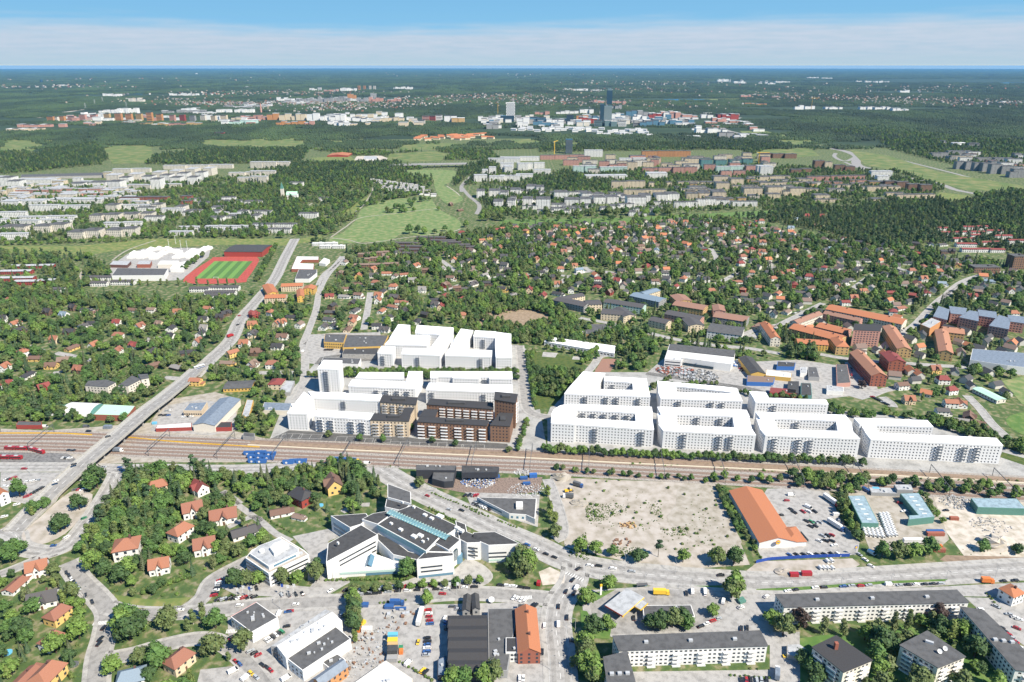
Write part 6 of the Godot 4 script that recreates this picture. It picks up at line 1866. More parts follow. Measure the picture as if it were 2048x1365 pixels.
func sports_ground() -> void:
	sheet("running_track",[V(-505,1072),V(-415,1066),V(-412,1090),V(-428,1191),V(-438,1217),V(-449,1226),V(-512,1223),V(-515,1208)],"track_red",0.12,"brick-red running track round the striped pitch",true,4)
	var c:=[V(-494,1088),V(-427,1088),V(-439,1195),V(-504,1195)]
	var n:=8
	for i in n:
		var a: Vector2=c[0].lerp(c[1],float(i) / n)
		var b: Vector2=c[0].lerp(c[1],float(i+1) / n)
		var d: Vector2=c[3].lerp(c[2],float(i+1) / n)
		var e: Vector2=c[3].lerp(c[2],float(i) / n)
		sheet("pitch_stripe",[a,b,d,e],"pitch_light" if i % 2 == 0 else "pitch_dark",0.18,"%s mown stripe of the football pitch, counted from the entrance side" % nth(i+1))
	var gl:=thing("football_goal","white football goal on the near end of the striped pitch","goal",up((c[0]+c[1]) / 2))
	part(gl,"crossbar",bx(7.5,0.3,0.3),"wall_white",v3(0,2.5,0))
	for x in [-3.7,3.7]:
		part(gl,"post",bx(0.3,2.5,0.3),"wall_white",v3(x,1.25,0))
	pitched("sports_hall","large red sports hall with a dark roof behind the running track","building",V(-499,1226),V(-432,1224),V(-443,1278),9.0,2.0,{"wall": "wall_red","roof": "roof_dark","rows": 0})
	hall("ice_rink","wide white hall with two shades of grey roof beside the track",[V(-614,1074),V(-534,1076),V(-545,1113),V(-628,1118)],9.0,"wall_white","roof_grey",0)
	hall("pool_building","white low wing joining the wide grey-roofed hall",[V(-548,1126),V(-526,1124),V(-542,1172),V(-556,1160)],6.0,"wall_white","roof_white",1)
	hall("school_wing","white flat school wing before the tents",[V(-580,1152),V(-548,1152),V(-554,1175),V(-586,1176)],6.0,"wall_warm","roof_white",1)
	hall("school_wing","brick school wing with a pale roof before the tents",[V(-614,1152),V(-592,1152),V(-600,1175),V(-622,1176)],6.0,"brick_red","roof_light",1)
	hall("school_wing","dark brown low school wing by the path",[V(-660,1154),V(-629,1151),V(-635,1176),V(-667,1180)],5.0,"brick_dark","roof_light",1)
	sheet("school_yard",[V(-663,1158),V(-676,1244),V(-667,1291),V(-547,1291),V(-526,1226),V(-511,1082),V(-534,1075),V(-623,1086)],"asphalt_old",0.07,"asphalt school yard round the white tents")
	var tents:=[V(-654,1217),V(-650,1226),V(-663,1244),V(-639,1217),V(-634,1226),V(-649,1248),V(-633,1239),V(-647,1272),V(-614,1212),V(-635,1277),V(-614,1226),V(-614,1244),V(-621,1277),V(-604,1258),V(-577,1217),V(-574,1230),V(-591,1253),V(-566,1226),V(-567,1244),V(-568,1262),V(-552,1235),V(-553,1248),V(-552,1262),V(-553,1277),V(-548,1281),V(-553,1217)]
	for p in tents:
		var o:=thing("marquee_tent","white peaked marquee tent","tent",up(p))
		auto_label(o,"white peaked marquee tent in the school yard","tent","marquee tents at the school")
		var k:=MB.new()
		k.taper(v3(0,2.6,0),Vector2(14,12),v3(0,6.8,0),Vector2(1.2,1.0))
		part(o,"canopy",k.mesh(),"tent")
		part(o,"side_wall",bx(13.4,2.6,11.4),"wall_white",v3(0,1.3,0))
	for p in [V(-623,1291),V(-597,1281),V(-584,1277),V(-624,1321)]:
		var o:=thing("light_mast","tall white floodlight mast by the tents","floodlight",up(p))
		auto_label(o,"tall slim white floodlight mast","floodlight","floodlight masts")
		var k:=MB.new()
		k.rod(Vector3.ZERO,v3(0,16,0),0.35,0.2)
		part(o,"mast",k.mesh(),"wall_white")
		part(o,"lamp_head",bx(2.2,0.8,0.4),"steel",v3(0,16,0))
	for q in [[-810,-1148.5,35,5],[-770,-1148.5,40.5,6],[-799.5,-1111.5,24,6.5],[-775,-1111.5,23,7],[-760.5,-1072,49.5,7],[-732.5,-1051.5,36.5,7.5],[-705.5,-1060,25,6.5]]:
		slab_block(q[0],q[1],q[2],q[3]*0.8,11.0,"wall_red","roof_light","red terraced row with a pale grey roof","red terraced rows",0.06,1.2)
	for q in [[-648,-1075.5,21.5,4],[-625,-1075.5,22.5,4],[-600,-1077,25.5,4.5],[-620,-1044.5,24.5,4.5],[-588,-1051.5,34.5,5],[-457.5,-1015.5,28,6],[-434.5,-1021.5,21.5,5],[-412.5,-1021.5,21.5,5],[-431.5,-995.5,20,4],[-409.5,-996.5,23,5],[-664,-1012,21.5,3.5],[-419,-981.5,30.5,3]]:
		slab_block(q[0],q[1],q[2],5.6,10.0,"wall_white","r_k2","white terraced row with a slate roof","white terraced rows",0.03,2.0)

func middle_blocks() -> void:
	# Each: front foot, width, height; then depth, wall, roof, words, turn
	var rows:=[
		["wall_pink","roof_light",12.0,"red-balconied slab block",[[-1274,-1892,33,10],[-1241,-1892,32,10],[-1211.5,-1896,28,10],[-1185.5,-1898,25.5,10],[-1158,-1912.5,28,10],[-1126,-1910.5,32.5,9.5],[-1096.5,-1912.5,25,10],[-1071,-1914.5,27.5,10],[-1122.5,-1834,25.5,10],[-1096.5,-1834,25,9.5],[-1073.5,-1841.5,28,9],[-1046.5,-1843.5,26.5,9]]],
		["wall_cream","roof_light",12.0,"sandy yellow block",[[-1294,-1882.5,16.5,16],[-1276.5,-1825,11,18],[-1227,-1815.5,60,9],[-1171,-1823,59.5,9],[-1189.5,-2164,24.5,18.5]]],
		["wall_warm","roof_light",40.0,"pale upright slab seen end-on",[[-1134,-2084.5,34,21.5],[-1078.5,-2099,32.5,22],[-1036,-2148.5,29.5,20.5],[-992.5,-2164,30,22.5],[-955.5,-2190,28.5,25],[-916,-2216.5,26.5,23]]],
		["wall_white","roof_grey",34.0,"white upright slab seen end-on",[[-1064.5,-1958,34,22],[-1089,-2061,26,17.5],[-1035.5,-2084.5,29,17.5],[-987,-2089.5,28,20.5],[-947,-2113.5,29,22.5],[-901.5,-2123.5,25,24],[-955,-1962.5,25.5,28],[-946,-2061,28.5,17.5],[-887.5,-2037.5,26.5,22],[-1188.5,-1997,38,10.5],[-1131,-1997,45,13.5],[-1394,-2019.5,33,24],[-1359,-1997,33,17]]],
		["wall_warm","roof_light",14.0,"long beige balconied slab",[[-1202.5,-2271.5,56.5,13.5],[-1150,-2283,58,13],[-1076,-2353,71,13.5],[-1008.5,-2365,72.5,12.5],[-938,-2377.5,77,13],[-821.5,-2195,47.5,12.5],[-778,-2205.5,46,12.5],[-747.5,-2084.5,64,14],[-1000.5,-1962.5,64.5,12],[-927,-1992.5,48.5,9]]],
		["wall_white","roof_light",11.0,"low white terrace with a grey roof",[[-1064.5,-1647,65,14.5],[-999.5,-1653,66.5,12.5],[-1087,-1570.5,55.5,13],[-1020,-1529.5,59.5,11],[-965,-1540,61,10],[-1010.5,-1492.5,58,10.5],[-955,-1503,62.5,9.5],[-1063.5,-1505.5,16,10.5],[-947,-1357,53,12.5],[-815,-1465,37.5,11],[-780,-1472.5,38.5,10.5],[-650.5,-1440.5,44.5,7.5],[-596.5,-1443,42,8.5],[-553.5,-1443,43,8.5],[-646.5,-1394,44.5,8],[-517.5,-1453,15,7],[-604,-1424,40.5,4.5],[-559.5,-1424,43,5],[-882.5,-1665.5,46.5,11.5],[-833,-1669,49.5,11],[-759,-1617,51,12],[-646.5,-1599,38,6],[-608,-1587.5,25,5.5]]],
		["wall_warm","roof_grey",26.0,"low grey-roofed house set end-on",[[-1010,-1429,21.5,10.5],[-984,-1429,28,11],[-932.5,-1422,31.5,13.5],[-906,-1429,30.5,15.5],[-884,-1529.5,27,14],[-852,-1535,28.5,14.5],[-820.5,-1551,27.5,12.5],[-792,-1562,23.5,12],[-834.5,-1365.5,31.5,14],[-808,-1372,29.5,15.5],[-770,-1383,30.5,14],[-742.5,-1387.5,24.5,15.5],[-911.5,-1647,27.5,15],[-818,-1665.5,23.5,12.5],[-746.5,-1624.5,20,15.5],[-662.5,-1609.5,17,7]]],
		["brick_red","roof_grey",16.0,"long flat brick school",[[-925,-1768.5,57,11.5],[-868.5,-1772,58,11.5],[-804,-1793.5,26.5,10],[-777.5,-1731,22.5,8.5]]],
		["wall_white","roof_light",30.0,"broad white flat hall",[[-1029.5,-1744.5,88.5,10.5],[-1341,-2065.5,86,10.5],[-1107.5,-1765,37,7],[276,-2142.5,123,11],[427,-2164,60,15.5],[-1184.5,-1711,45,12],[-1138,-1717.5,57,12]]],
		["wall_white","roof_grey",13.0,"white terraced block by the churchyard",[[-506.5,-1459.5,44,9.5],[-461,-1459.5,44,9.5],[-461,-1415,45.5,9],[-558,-1602.5,47,9],[-442,-1562.5,40,12],[-460,-1778,26,8],[-594,-2016.5,36.5,10.5],[-518.5,-2164,39,5.5]]],
		["wall_white","roof_white",9.0,"bright white row house with small gables",[[-356,-1305.5,22,5],[-332.5,-1307.5,22,5],[-338.5,-1285,20.5,5],[-314.5,-1285,22.5,5]]],
		["wall_warm","roof_light",16.0,"cream courtyard slab with stair towers",[[-825.5,-2386.5,40.5,21],[-782.5,-2386.5,43.5,21],[-741,-2393,42,20],[-767.5,-2207.5,35.5,15.5],[-729.5,-2207.5,38.5,15.5],[-730,-2076.5,22.5,18.5],[-704,-2071.5,25.5,19]]],
		["brick_dark","r_k2",10.0,"black-roofed terraced row",[[-195.5,-1307.5,46,5.5],[-186,-1282,47.5,5.5],[-176.5,-1257,48,5.5],[-165,-1230.5,51.5,5.5],[-154,-1352.5,54.5,6],[-128.5,-1326.5,46.5,6],[-112.5,-1315.5,36.5,5],[-95,-1295,38,5],[-75,-1279,34.5,5]]],
		["brick_brown","r_b2",9.0,"brown-roofed terraced house",[[-252,-1148.5,12,6.5],[-239.5,-1148.5,12,6.5],[-227,-1150,11.5,6.5],[-215.5,-1151.5,11.5,6.5],[-204,-1153,11,7],[-192.5,-1156.5,11.5,6.5],[-245,-1192.5,9.5,5],[-235.5,-1194.5,10,6],[-225.5,-1198,10.5,6],[-214.5,-1199.5,10.5,6],[-260.5,-1221.5,11,6],[-250,-1225,10.5,6],[-240,-1228.5,10.5,6.5],[-230,-1232.5,10,6.5],[-220,-1236,9.5,6.5]]],
		["wall_white","roof_light",20.0,"white slab of the hill estate",[[-56,-2529,51.5,14.5],[-0.5,-2536.5,55.5,13.5],[-59.5,-2241,21.5,23],[-11,-2270,24.5,21],[-89.5,-2096.5,37.5,19.5],[-43.5,-2096.5,43.5,15.5],[1.5,-2106.5,42.5,16],[-82.5,-2221.5,16,17.5],[-7.5,-2558,68,15.5],[61.5,-2573,67.5,15],[-13.5,-2287.5,30.5,21.5],[35,-2336,33.5,22],[88,-2380,35,18.5],[-11.5,-2106.5,45.5,16],[36.5,-2148,49.5,14],[91.5,-2249.5,53.5,14],[-16,-2354.5,44,20.5],[41.5,-2354.5,50.5,20.5],[295.5,-2693,67,25.5],[386.5,-2522,42.5,15.5],[434.5,-2522,45,16.5],[1082.5,-2185.5,32,18],[1116.5,-2191,30,17.5],[1058,-2094,33,17],[769.5,-2229,38,27],[772.5,-2264,39.5,24]]],
		["wall_pink","roof_grey",14.0,"rose-coloured balconied slab",[[124.5,-2610.5,51,16.5],[176.5,-2618,50,16.5],[229.5,-2626,52.5,16.5],[425,-2293.5,39,13.5],[465.5,-2299.5,38,13.5],[512,-2264,35.5,20],[551,-2270,37.5,20],[638,-2191,33.5,18.5],[680,-2202,34.5,18],[860.5,-2103.5,31.5,14],[895.5,-2108.5,32.5,14],[943,-2133.5,33,11.5],[979,-2139,33,11.5],[1012.5,-2139,33,12],[977.5,-2069.5,47.5,8.5],[898.5,-2050.5,50.5,6.5],[299.5,-2402.5,34.5,21],[327.5,-2386.5,25.5,12.5],[196,-2452.5,52.5,19]]],
		["wall_mint","roof_light",14.0,"pale mint slab with white balconies",[[206,-2276,34.5,21.5],[242,-2276,36,22.5],[294,-2287.5,41,17],[337,-2293.5,42,17],[650.5,-2276,40.5,20.5],[693.5,-2281.5,40,21],[766.5,-2348.5,67,14]]],
		["wall_cream","roof_grey",14.0,"sand-coloured apartment block",[[338.5,-2551,34,25],[380,-2336,31.5,27],[438,-2380,36,21],[499,-2380,37.5,17.5],[289,-1977.5,41,19],[335.5,-1982,49.5,19.5],[311,-1859,52,15.5],[367,-1867,55,14.5],[379,-1989,13.5,14],[432.5,-2014.5,14.5,11],[473,-2023.5,29,11],[504.5,-2033,28.5,10],[462.5,-1899.5,34.5,10],[501,-1908,37,10],[626,-1964,71,9],[711.5,-2117,64,11],[693,-2000,31.5,12],[726.5,-2004.5,31,12],[784,-2032,63.5,9],[740.5,-2133.5,41,10.5],[786.5,-2139,46,10.5],[971.5,-1797,45,13.5],[1021.5,-1800.5,50.5,13.5],[975,-1853.5,47.5,8],[957.5,-1926,44,13],[1006,-1934.5,43.5,12],[749,-1760.5,28,7.5],[777.5,-1760.5,27.5,7.5],[1567,-2585,76.5,17.5],[1014,-2369.5,24,23],[554.5,-2419,41,19],[695.5,-1847.5,16.5,13]]],
		["wall_orange","roof_grey",16.0,"orange slab with a row of dark stair towers",[[498,-2689,57,22.5],[558.5,-2697,59,22.5],[618.5,-2697,59,22.5]]],
		["wall_teal","roof_grey",24.0,"teal-sided tower slab",[[624.5,-2373.5,37.5,30],[688,-2435.5,38,21],[740.5,-2452.5,38.5,20.5],[790,-2479.5,34.5,19],[640,-2504,64.5,18.5]]],
		["wall_white","roof_grey",36.0,"white house set end-on with a slate roof",[[210.5,-1738.5,27,17],[141.5,-1717.5,34.5,15],[121.5,-1800.5,33.5,19],[71.5,-1667,33,25.5],[36.5,-1717.5,23.5,17],[-2,-1687,18.5,19],[8.5,-1867,26,14.5],[73.5,-1908,20.5,15],[322,-1756.5,27,19],[366.5,-1774.5,29,17.5],[394.5,-1782,30.5,18],[293,-1704,45,23.5],[-78,-1819.5,20,19],[-44,-1847,29.5,15],[-33,-1687,21.5,16],[-2.5,-1687,18.5,14.5],[241.5,-1742,28.5,17.5],[175,-1724.5,25,15.5],[-20.5,-1835,20,13],[50,-1927,24.5,14],[187,-1815.5,26.5,13]]],
		["wall_white","roof_grey",11.0,"low white row with a slate roof",[[266,-1687,38.5,10],[135,-1660.5,41,8.5],[42,-1667,36.5,9],[75,-1615,37.5,9.5],[391,-1687,27.5,14.5],[419.5,-1690.5,27,14.5],[445.5,-1710.5,22,17.5],[470,-1716,22.5,17],[281.5,-1638,13,8],[330,-1657.5,27,9],[119,-1607,16,9.5],[356,-1721,44,8.5],[545.5,-1707,62,12.5],[500.5,-1724.5,31.5,12.5],[159,-1855,30,10]]],
		["wall_cream","roof_grey",30.0,"yellow-gabled house set end-on",[[445.5,-1800.5,27.5,15.5],[482,-1819.5,29.5,13],[515.5,-1812,34,17.5],[624.5,-2033,36.5,17.5],[591.5,-2071.5,44.5,19],[613,-1855,47,20],[564.5,-1960,35.5,17.5],[677.5,-1877,40,19.5],[727,-1857.5,39.5,19.5]]],
		["brick_brown","roof_grey",18.0,"dark brown brick slab",[[910,-2660.5,44,18],[952,-2652.5,43,17],[993,-2645,42.5,17],[988,-2375.5,33,26.5],[1028.5,-2315,32.5,20],[1057.5,-2309,29.5,16.5],[1066,-1939,31,17.5],[1083.5,-1913.5,29.5,20],[1036.5,-2004.5,31.5,15.5],[1057.5,-1982,30.5,17],[870,-2257,31.5,13.5],[913.5,-2285.5,33,12],[758,-1120,41,10],[824,-1143.5,22,23]]],
		["wall_grey","roof_grey",20.0,"steel-grey block of the edge town",[[1433,-2360,28,25.5],[1455.5,-2351,26,25.5],[1461,-2315,24.5,27.5],[1477.5,-2300,25.5,28.5],[1477.5,-2251.5,32.5,31],[1506.5,-2243,34.5,27],[1496,-2170,37.5,27],[1479.5,-2170,24.5,18.5],[1633.5,-2556,60,13.5],[1686,-2542,61,15],[1518,-2660.5,29,18],[1552,-2668,29,18.5],[1654.5,-2748,85.5,16.5]]],
		["wall_white","r_r",10.0,"white terraced row with a dull red roof",[[918.5,-1438.5,24.5,8],[947,-1443.5,24,8],[844,-1391.5,14.5,7],[862,-1393.5,18.5,7],[883,-1396,19.5,7],[913,-1398,30,6.5],[950,-1407.5,31,7],[838.5,-1338.5,19.5,7],[860,-1340.5,20,7],[828.5,-1295,35,7],[871.5,-1309.5,18.5,6.5],[892,-1311.5,18.5,6.5],[935.5,-1358,34,8],[809.5,-1256.5,23,6.5],[834,-1256.5,26,6.5],[859,-1253.5,25,6.5],[933.5,-1317.5,28,8.5],[861.5,-1435,23,6.5],[890.5,-1369,20,7]]],
	]
	for r in rows:
		for q in r[4]:
			var h:=clampf(q[3]*0.92,4.5,40.0)
			slab_block(q[0],q[1],q[2],h,minf(r[2],q[2]*3.0),r[0],r[1],r[3],"mid-distance housing blocks",rng.randf_range(-0.08,0.08),1.6 if r[1] in ["r_r","r_b2","r_k2"] else 0.0)
	# church
	var o:=thing("church","white church with a pale green roof and a slim spired tower","church",up(V(-552,1806)))
	part(o,"nave",bx(26,12,14),"wall_white",v3(8,6,0))
	var k:=MB.new()
	gable_roof(k,27.0,15.0,12.0,7.0,0.0)
	part(o,"roof",k.mesh(),"roof_mint",v3(8,0,0))
	part(o,"tower",bx(7,26,7),"wall_warm",v3(-16,13,0))
	k=MB.new()
	k.taper(v3(0,26,0),Vector2(7.4,7.4),v3(0,42,0),Vector2(0.3,0.3))
	part(o,"spire",k.mesh(),"roof_green",v3(-16,0,0))
	# dark terraced cluster beside the meadow
	for i in 7:
		for j in 9:
			var p:=(V(-405,2127)).lerp(V(-244,2005),(j+0.5*(i % 2)) / 9.0)+((V(-321,1896)) - (V(-405,2127)))*i / 8.0
			var t:=thing("patio_house","small white patio house","house",up(p))
			auto_label(t,"small white patio house with a black flat roof","house","patio houses by the meadow")
			part(t,"wall",bx(13,4,9),"wall_white",v3(0,2,0))
			part(t,"roof",bx(14,0.6,7),"r_k2",v3(0,4.3,-1.5))
			disc(p,9)
	# the long motorway bridge
	o=thing("motorway_bridge","long grey motorway bridge on slender piers across the valley","bridge")
	var a:=V(-394,2388)
	var e:=V(-145,2421)
	var d:=(e - a).normalized()
	var turn:=atan2(-d.y,d.x)
	part(o,"deck",bx(a.distance_to(e),2.2,26),"concrete",up((a+e) / 2,9.0),turn)
	part(o,"parapet",bx(a.distance_to(e),1.6,0.6),"roof_light",up((a+e) / 2+Vector2(0,13.2),10.8),turn)
	part(o,"parapet",bx(a.distance_to(e),1.6,0.6),"roof_light",up((a+e) / 2 - Vector2(0,13.2),10.8),turn)
	part(o,"carriageway",bx(a.distance_to(e),0.1,25),"asphalt",up((a+e) / 2,10.2),turn)
	for i in 8:
		for s in [-7.0,7.0]:
			part(o,"pier",bx(2.0,8.0,2.4),"concrete",up(a.lerp(e,0.3+i*0.09)+Vector2(0,s),4.0),turn)
	hall("motorway_noise_roof","long grey covered motorway trough beyond the red-balconied slabs",[V(-1427,2135),V(-1204,2172),V(-1239,2234),V(-1458,2188)],7.0,"concrete","roof_grey",0)
	pitched("farm_barn","long orange-roofed farm barn beyond the valley wood","building",V(-670,2690),V(-594,2690),V(-612,2770),5.0,4.0,{"wall": "wall_red","roof": "tile_orange","rows": 0})
	sheet("building_site",[V(-549,2558),V(-567,2713),V(-483,2734),V(-426,2614),V(-428,2540),V(-494,2504)],"pale_sand",0.25,"white bare building site beside the motorway bridge")
	hall("site_sheds","pale site sheds on the bare building site",[V(-519,2591),V(-471,2583),V(-484,2670),V(-531,2678)],5.0,"wall_white","roof_light",0)
	o=thing("tower_block","dark navy tower block rising from the hill estate","tower block",up(V(214,2807)))
	part(o,"shaft",bx(25,52,25),"glass_dark",v3(0,26,0))
	for i in 12:
		part(o,"floor_band",bx(25.4,0.7,25.4),"wall_grey",v3(0,4.0+i*4.0,0))
	# yellow tower cranes
	for p in [[V(158,2776),46.0,1.2],[V(2271,5765),80.0,0.4],[V(822,2469),40.0,0.1],[V(-96,5157),70.0,2.0]]:
		o=thing("tower_crane","yellow tower crane","crane",up(p[0]),p[2])
		auto_label(o,"slim yellow tower crane","crane","tower cranes")
		k=MB.new()
		for s in [[-0.9,-0.9],[0.9,-0.9],[0.9,0.9],[-0.9,0.9]]:
			k.rod(v3(s[0],0,s[1]),v3(s[0],p[1],s[1]),0.3,0.3,4)
		for i in int(p[1] / 3.0):
			k.rod(v3(-0.9,i*3.0,0.9),v3(0.9,i*3.0+3.0,0.9),0.2,0.2,4)
		part(o,"mast",k.mesh(),"crane_yellow")
		part(o,"jib",bx(p[1]*1.1,1.4,1.4),"crane_yellow",v3(p[1]*0.3,p[1],0))
		part(o,"counterweight",bx(4,3,2.5),"concrete",v3(-p[1]*0.22,p[1] - 1.5,0))

func filler(n: int,a: Vector2,b: Vector2,c: Vector2,walls: Array,words: Array,roof: String,w0: float,h0: float,group: String,far:=false) -> void:
	for i in n*4:
		if n <= 0:
			return
		var p:=a+(b - a)*rng.randf()+(c - a)*rng.randf()
		if not free_at(p) or not free_at(p+Vector2(w0*0.4,0)) or not free_at(p - Vector2(w0*0.4,8)):
			continue
		n -= 1
		var k:=rng.randi() % walls.size()
		var w:=w0*rng.randf_range(0.5,1.3)
		var h:=h0*rng.randf_range(0.6,1.3)
		if far:
			far_block([p.x,p.y,w,h],rng.randf_range(16,40),walls[k],words[k],group,0,roof,"town_block")
		else:
			slab_block(p.x,p.y,w,h,rng.randf_range(11,26),walls[k],roof,words[k],group,rng.randf_range(-0.1,0.1)+(PI / 2 if rng.randf() < 0.2 else 0.0),0.0,"estate_block")

func distance() -> void:
	var o: Node3D
	filler(36,V(215,2577),V(899,2653),V(185,2207),["wall_warm","wall_cream","wall_pink"],["off-white estate block with many windows","straw-coloured estate block","brick-rose estate block"],"roof_grey",44.0,16.0,"estate blocks on the hill")
	filler(34,V(443,2077),V(1040,2099),V(410,1724),["wall_cream","wall_ochre","wall_warm"],["low straw-coloured flats","low ochre flats","low off-white flats"],"roof_grey",38.0,8.5,"low flats below the hill estate")
	filler(26,V(-32,1960),V(305,1855),V(-28,1674),["wall_white"],["low white house among the park trees"],"roof_grey",26.0,8.0,"white houses above the park strip")
	filler(40,V(-1489,2138),V(-1084,2065),V(-1252,1779),["wall_white","wall_cream","wall_warm"],["low white flats by the covered motorway","low straw flats by the covered motorway","low off-white flats by the covered motorway"],"roof_light",34.0,9.0,"flats by the covered motorway")
	filler(20,V(-942,1779),V(-631,1779),V(-819,1532),["wall_white"],["low white house by the churchyard wood"],"roof_grey",30.0,7.5,"white houses by the churchyard")
	filler(24,V(1549,2773),V(1906,2732),V(1368,2286),["wall_white","wall_grey","wall_pink"],["white edge-town block","steel edge-town block","rose edge-town block"],"roof_grey",40.0,15.0,"edge-town blocks")
	filler(100,V(-200,4642),V(998,4973),V(-124,3920),["wall_white","wall_grey","glass_blue","wall_warm"],["small white town block","small grey town block","small blue glass block","small off-white town block"],"roof_light",60.0,22.0,"small blocks of the office town",true)
	filler(50,V(-1216,5063),V(-722,5063),V(-974,4034),["wall_white","wall_cream"],["white slope-town block","cream slope-town block"],"roof_light",40.0,20.0,"blocks of the slope town",true)
	filler(46,V(-2916,4791),V(-1114,4956),V(-2472,4044),["wall_white","wall_pink","wall_cream"],["white wood-edge block","rose wood-edge block","cream wood-edge block"],"roof_light",60.0,16.0,"blocks before the pink towers",true)
	filler(40,V(-2515,5747),V(-1612,7536),V(-2291,5227),["wall_white","wall_grey"],["white far hillside block","grey far hillside block"],"roof_light",80.0,20.0,"far hillside blocks",true)
	filler(30,V(1098,5275),V(1527,5179),V(720,3418),["wall_white","wall_grey","wall_pink"],["white motorway-side block","grey motorway-side block","rose motorway-side block"],"roof_light",60.0,12.0,"blocks beside the motorway",true)
	# the row of tower blocks
	for q in [["wall_orange",[-2735.5,-4476.5,37.5,27]],["wall_warm",[-2710,-4490.5,18.5,23.5]],["wall_orange",[-2695.5,-4519,36,26.5]],["wall_pink",[-2609.5,-4476.5,40.5,29]],["wall_pink",[-2575.5,-4533,36,34.5]],["wall_pink",[-2557.5,-4621,38.5,30]],["wall_ochre",[-2508,-4681.5,34,30.5]],["wall_orange",[-2338,-4490.5,37.5,43.5]],["wall_orange",[-2262,-4462.5,35.5,43.5]],["wall_ochre",[-2250.5,-4562,34,37.5]],["wall_orange",[-2133,-4448.5,32,52]],["wall_orange",[-2069,-4434.5,33,44]],["wall_pink",[-2006.5,-4462.5,29.5,36.5]],["wall_red",[-1935,-4434.5,30,39.5]],["wall_grey",[-1858,-4393.5,30,37]],["wall_warm",[-1808,-4421,28,37.5]],["wall_cream",[-1737,-4393.5,27,37]],["wall_cream",[-1676,-4393.5,36,40]]]:
		far_block(q[1],22.0,q[0],{"wall_orange": "salmon-coloured tower block","wall_warm": "off-white tower block","wall_pink": "dull rose tower block","wall_ochre": "yellow-ochre tower block","wall_red": "dark red tower block","wall_grey": "grey tower block","wall_cream": "cream tower block"}[q[0]],"row of far tower blocks",6)
	for q in [["wall_ochre",[-2028.5,-4163,66,15.5]],["wall_ochre",[-1914.5,-4103,88.5,16]],["wall_pink",[-1823.5,-4103,83.5,18]],["wall_ochre",[-1745,-4126.5,75,18]],["wall_white",[-2651,-4791,162,31]],["wall_white",[-2745,-5170,140,31]],["wall_white",[-2660,-5245.5,130,31.5]],["wall_grey",[-2385.5,-5245.5,77,21.5]],["wall_white",[-2069.5,-5097,149.5,18.5]],["wall_white",[-2039,-5362.5,102.5,20.5]],["wall_white",[-1883.5,-5323,132,27.5]],["wall_white",[-1822.5,-4606,135.5,30]],["wall_pink",[-1637.5,-4666,79,20]],["wall_pink",[-1545,-4636,81.5,28]],["wall_orange",[-1457,-4606,71,34]],["wall_cream",[-1375.5,-4576.5,70.5,38.5]],["wall_cream",[-1291.5,-4576.5,88,35.5]],["wall_white",[-1196,-4547.5,77,37.5]],["wall_white",[-1108.5,-4519,79.5,33]],["wall_white",[-1032,-4519,69.5,33]],["wall_orange",[-1252,-4126.5,79.5,23.5]],["wall_orange",[-1173.5,-4126.5,73,27]],["wall_pink",[-1108.5,-4126.5,54,25]],["wall_mint",[-1556.5,-4199.5,76,18.5]],["wall_mint",[-1478,-4224.5,94,23]],["wall_white",[-900.5,-4044.5,62.5,26.5]],["wall_white",[-3728.5,-8402.5,75,26.5]],["wall_white",[-3519.5,-8307,222.5,24.5]],["wall_white",[-4410.5,-8307,74,24.5]],["wall_white",[-4128,-7946,115.5,33.5]],["wall_warm",[-3338.5,-6766,136.5,39]],["wall_white",[-7005.5,-11955.5,173,30]],["wall_white",[-3854.5,-11143,87,21]],["wall_white",[-11633,-28452.5,100.5,41.5]],["wall_pink",[-2610,-4044.5,91.5,15]],["wall_pink",[-2529,-4056,81,16]],["wall_cream",[-2488.5,-3775.5,94.5,16.5]],["wall_cream",[-2419,-3816,78,15]],["wall_red",[-1397.5,-3584,45,11]],["wall_white",[-2049,-6894.5,154.5,38]],["wall_grey",[-1829.5,-6766,182,39]],["wall_grey",[-1640,-6704,135.5,48.5]],["wall_grey",[-1534,-6829.5,165.5,51]],["wall_white",[-2550,-9806.5,87.5,35]],["wall_white",[-2462.5,-9806.5,43.5,47.5]],["wall_pink",[-2241,-9490,180,30]],["wall_white",[-2095,-9614,124.5,46.5]]]:
		far_block(q[1],clampf(q[1][2]*0.4,14.0,40.0),q[0],{"wall_ochre": "ochre far slab","wall_pink": "rose far slab","wall_white": "white far building","wall_grey": "grey far building","wall_orange": "salmon far slab","wall_cream": "cream far slab","wall_mint": "pale mint far slab","wall_warm": "off-white far hall","wall_red": "red-roofed far house"}[q[0]],"far buildings along the wood edge",3)
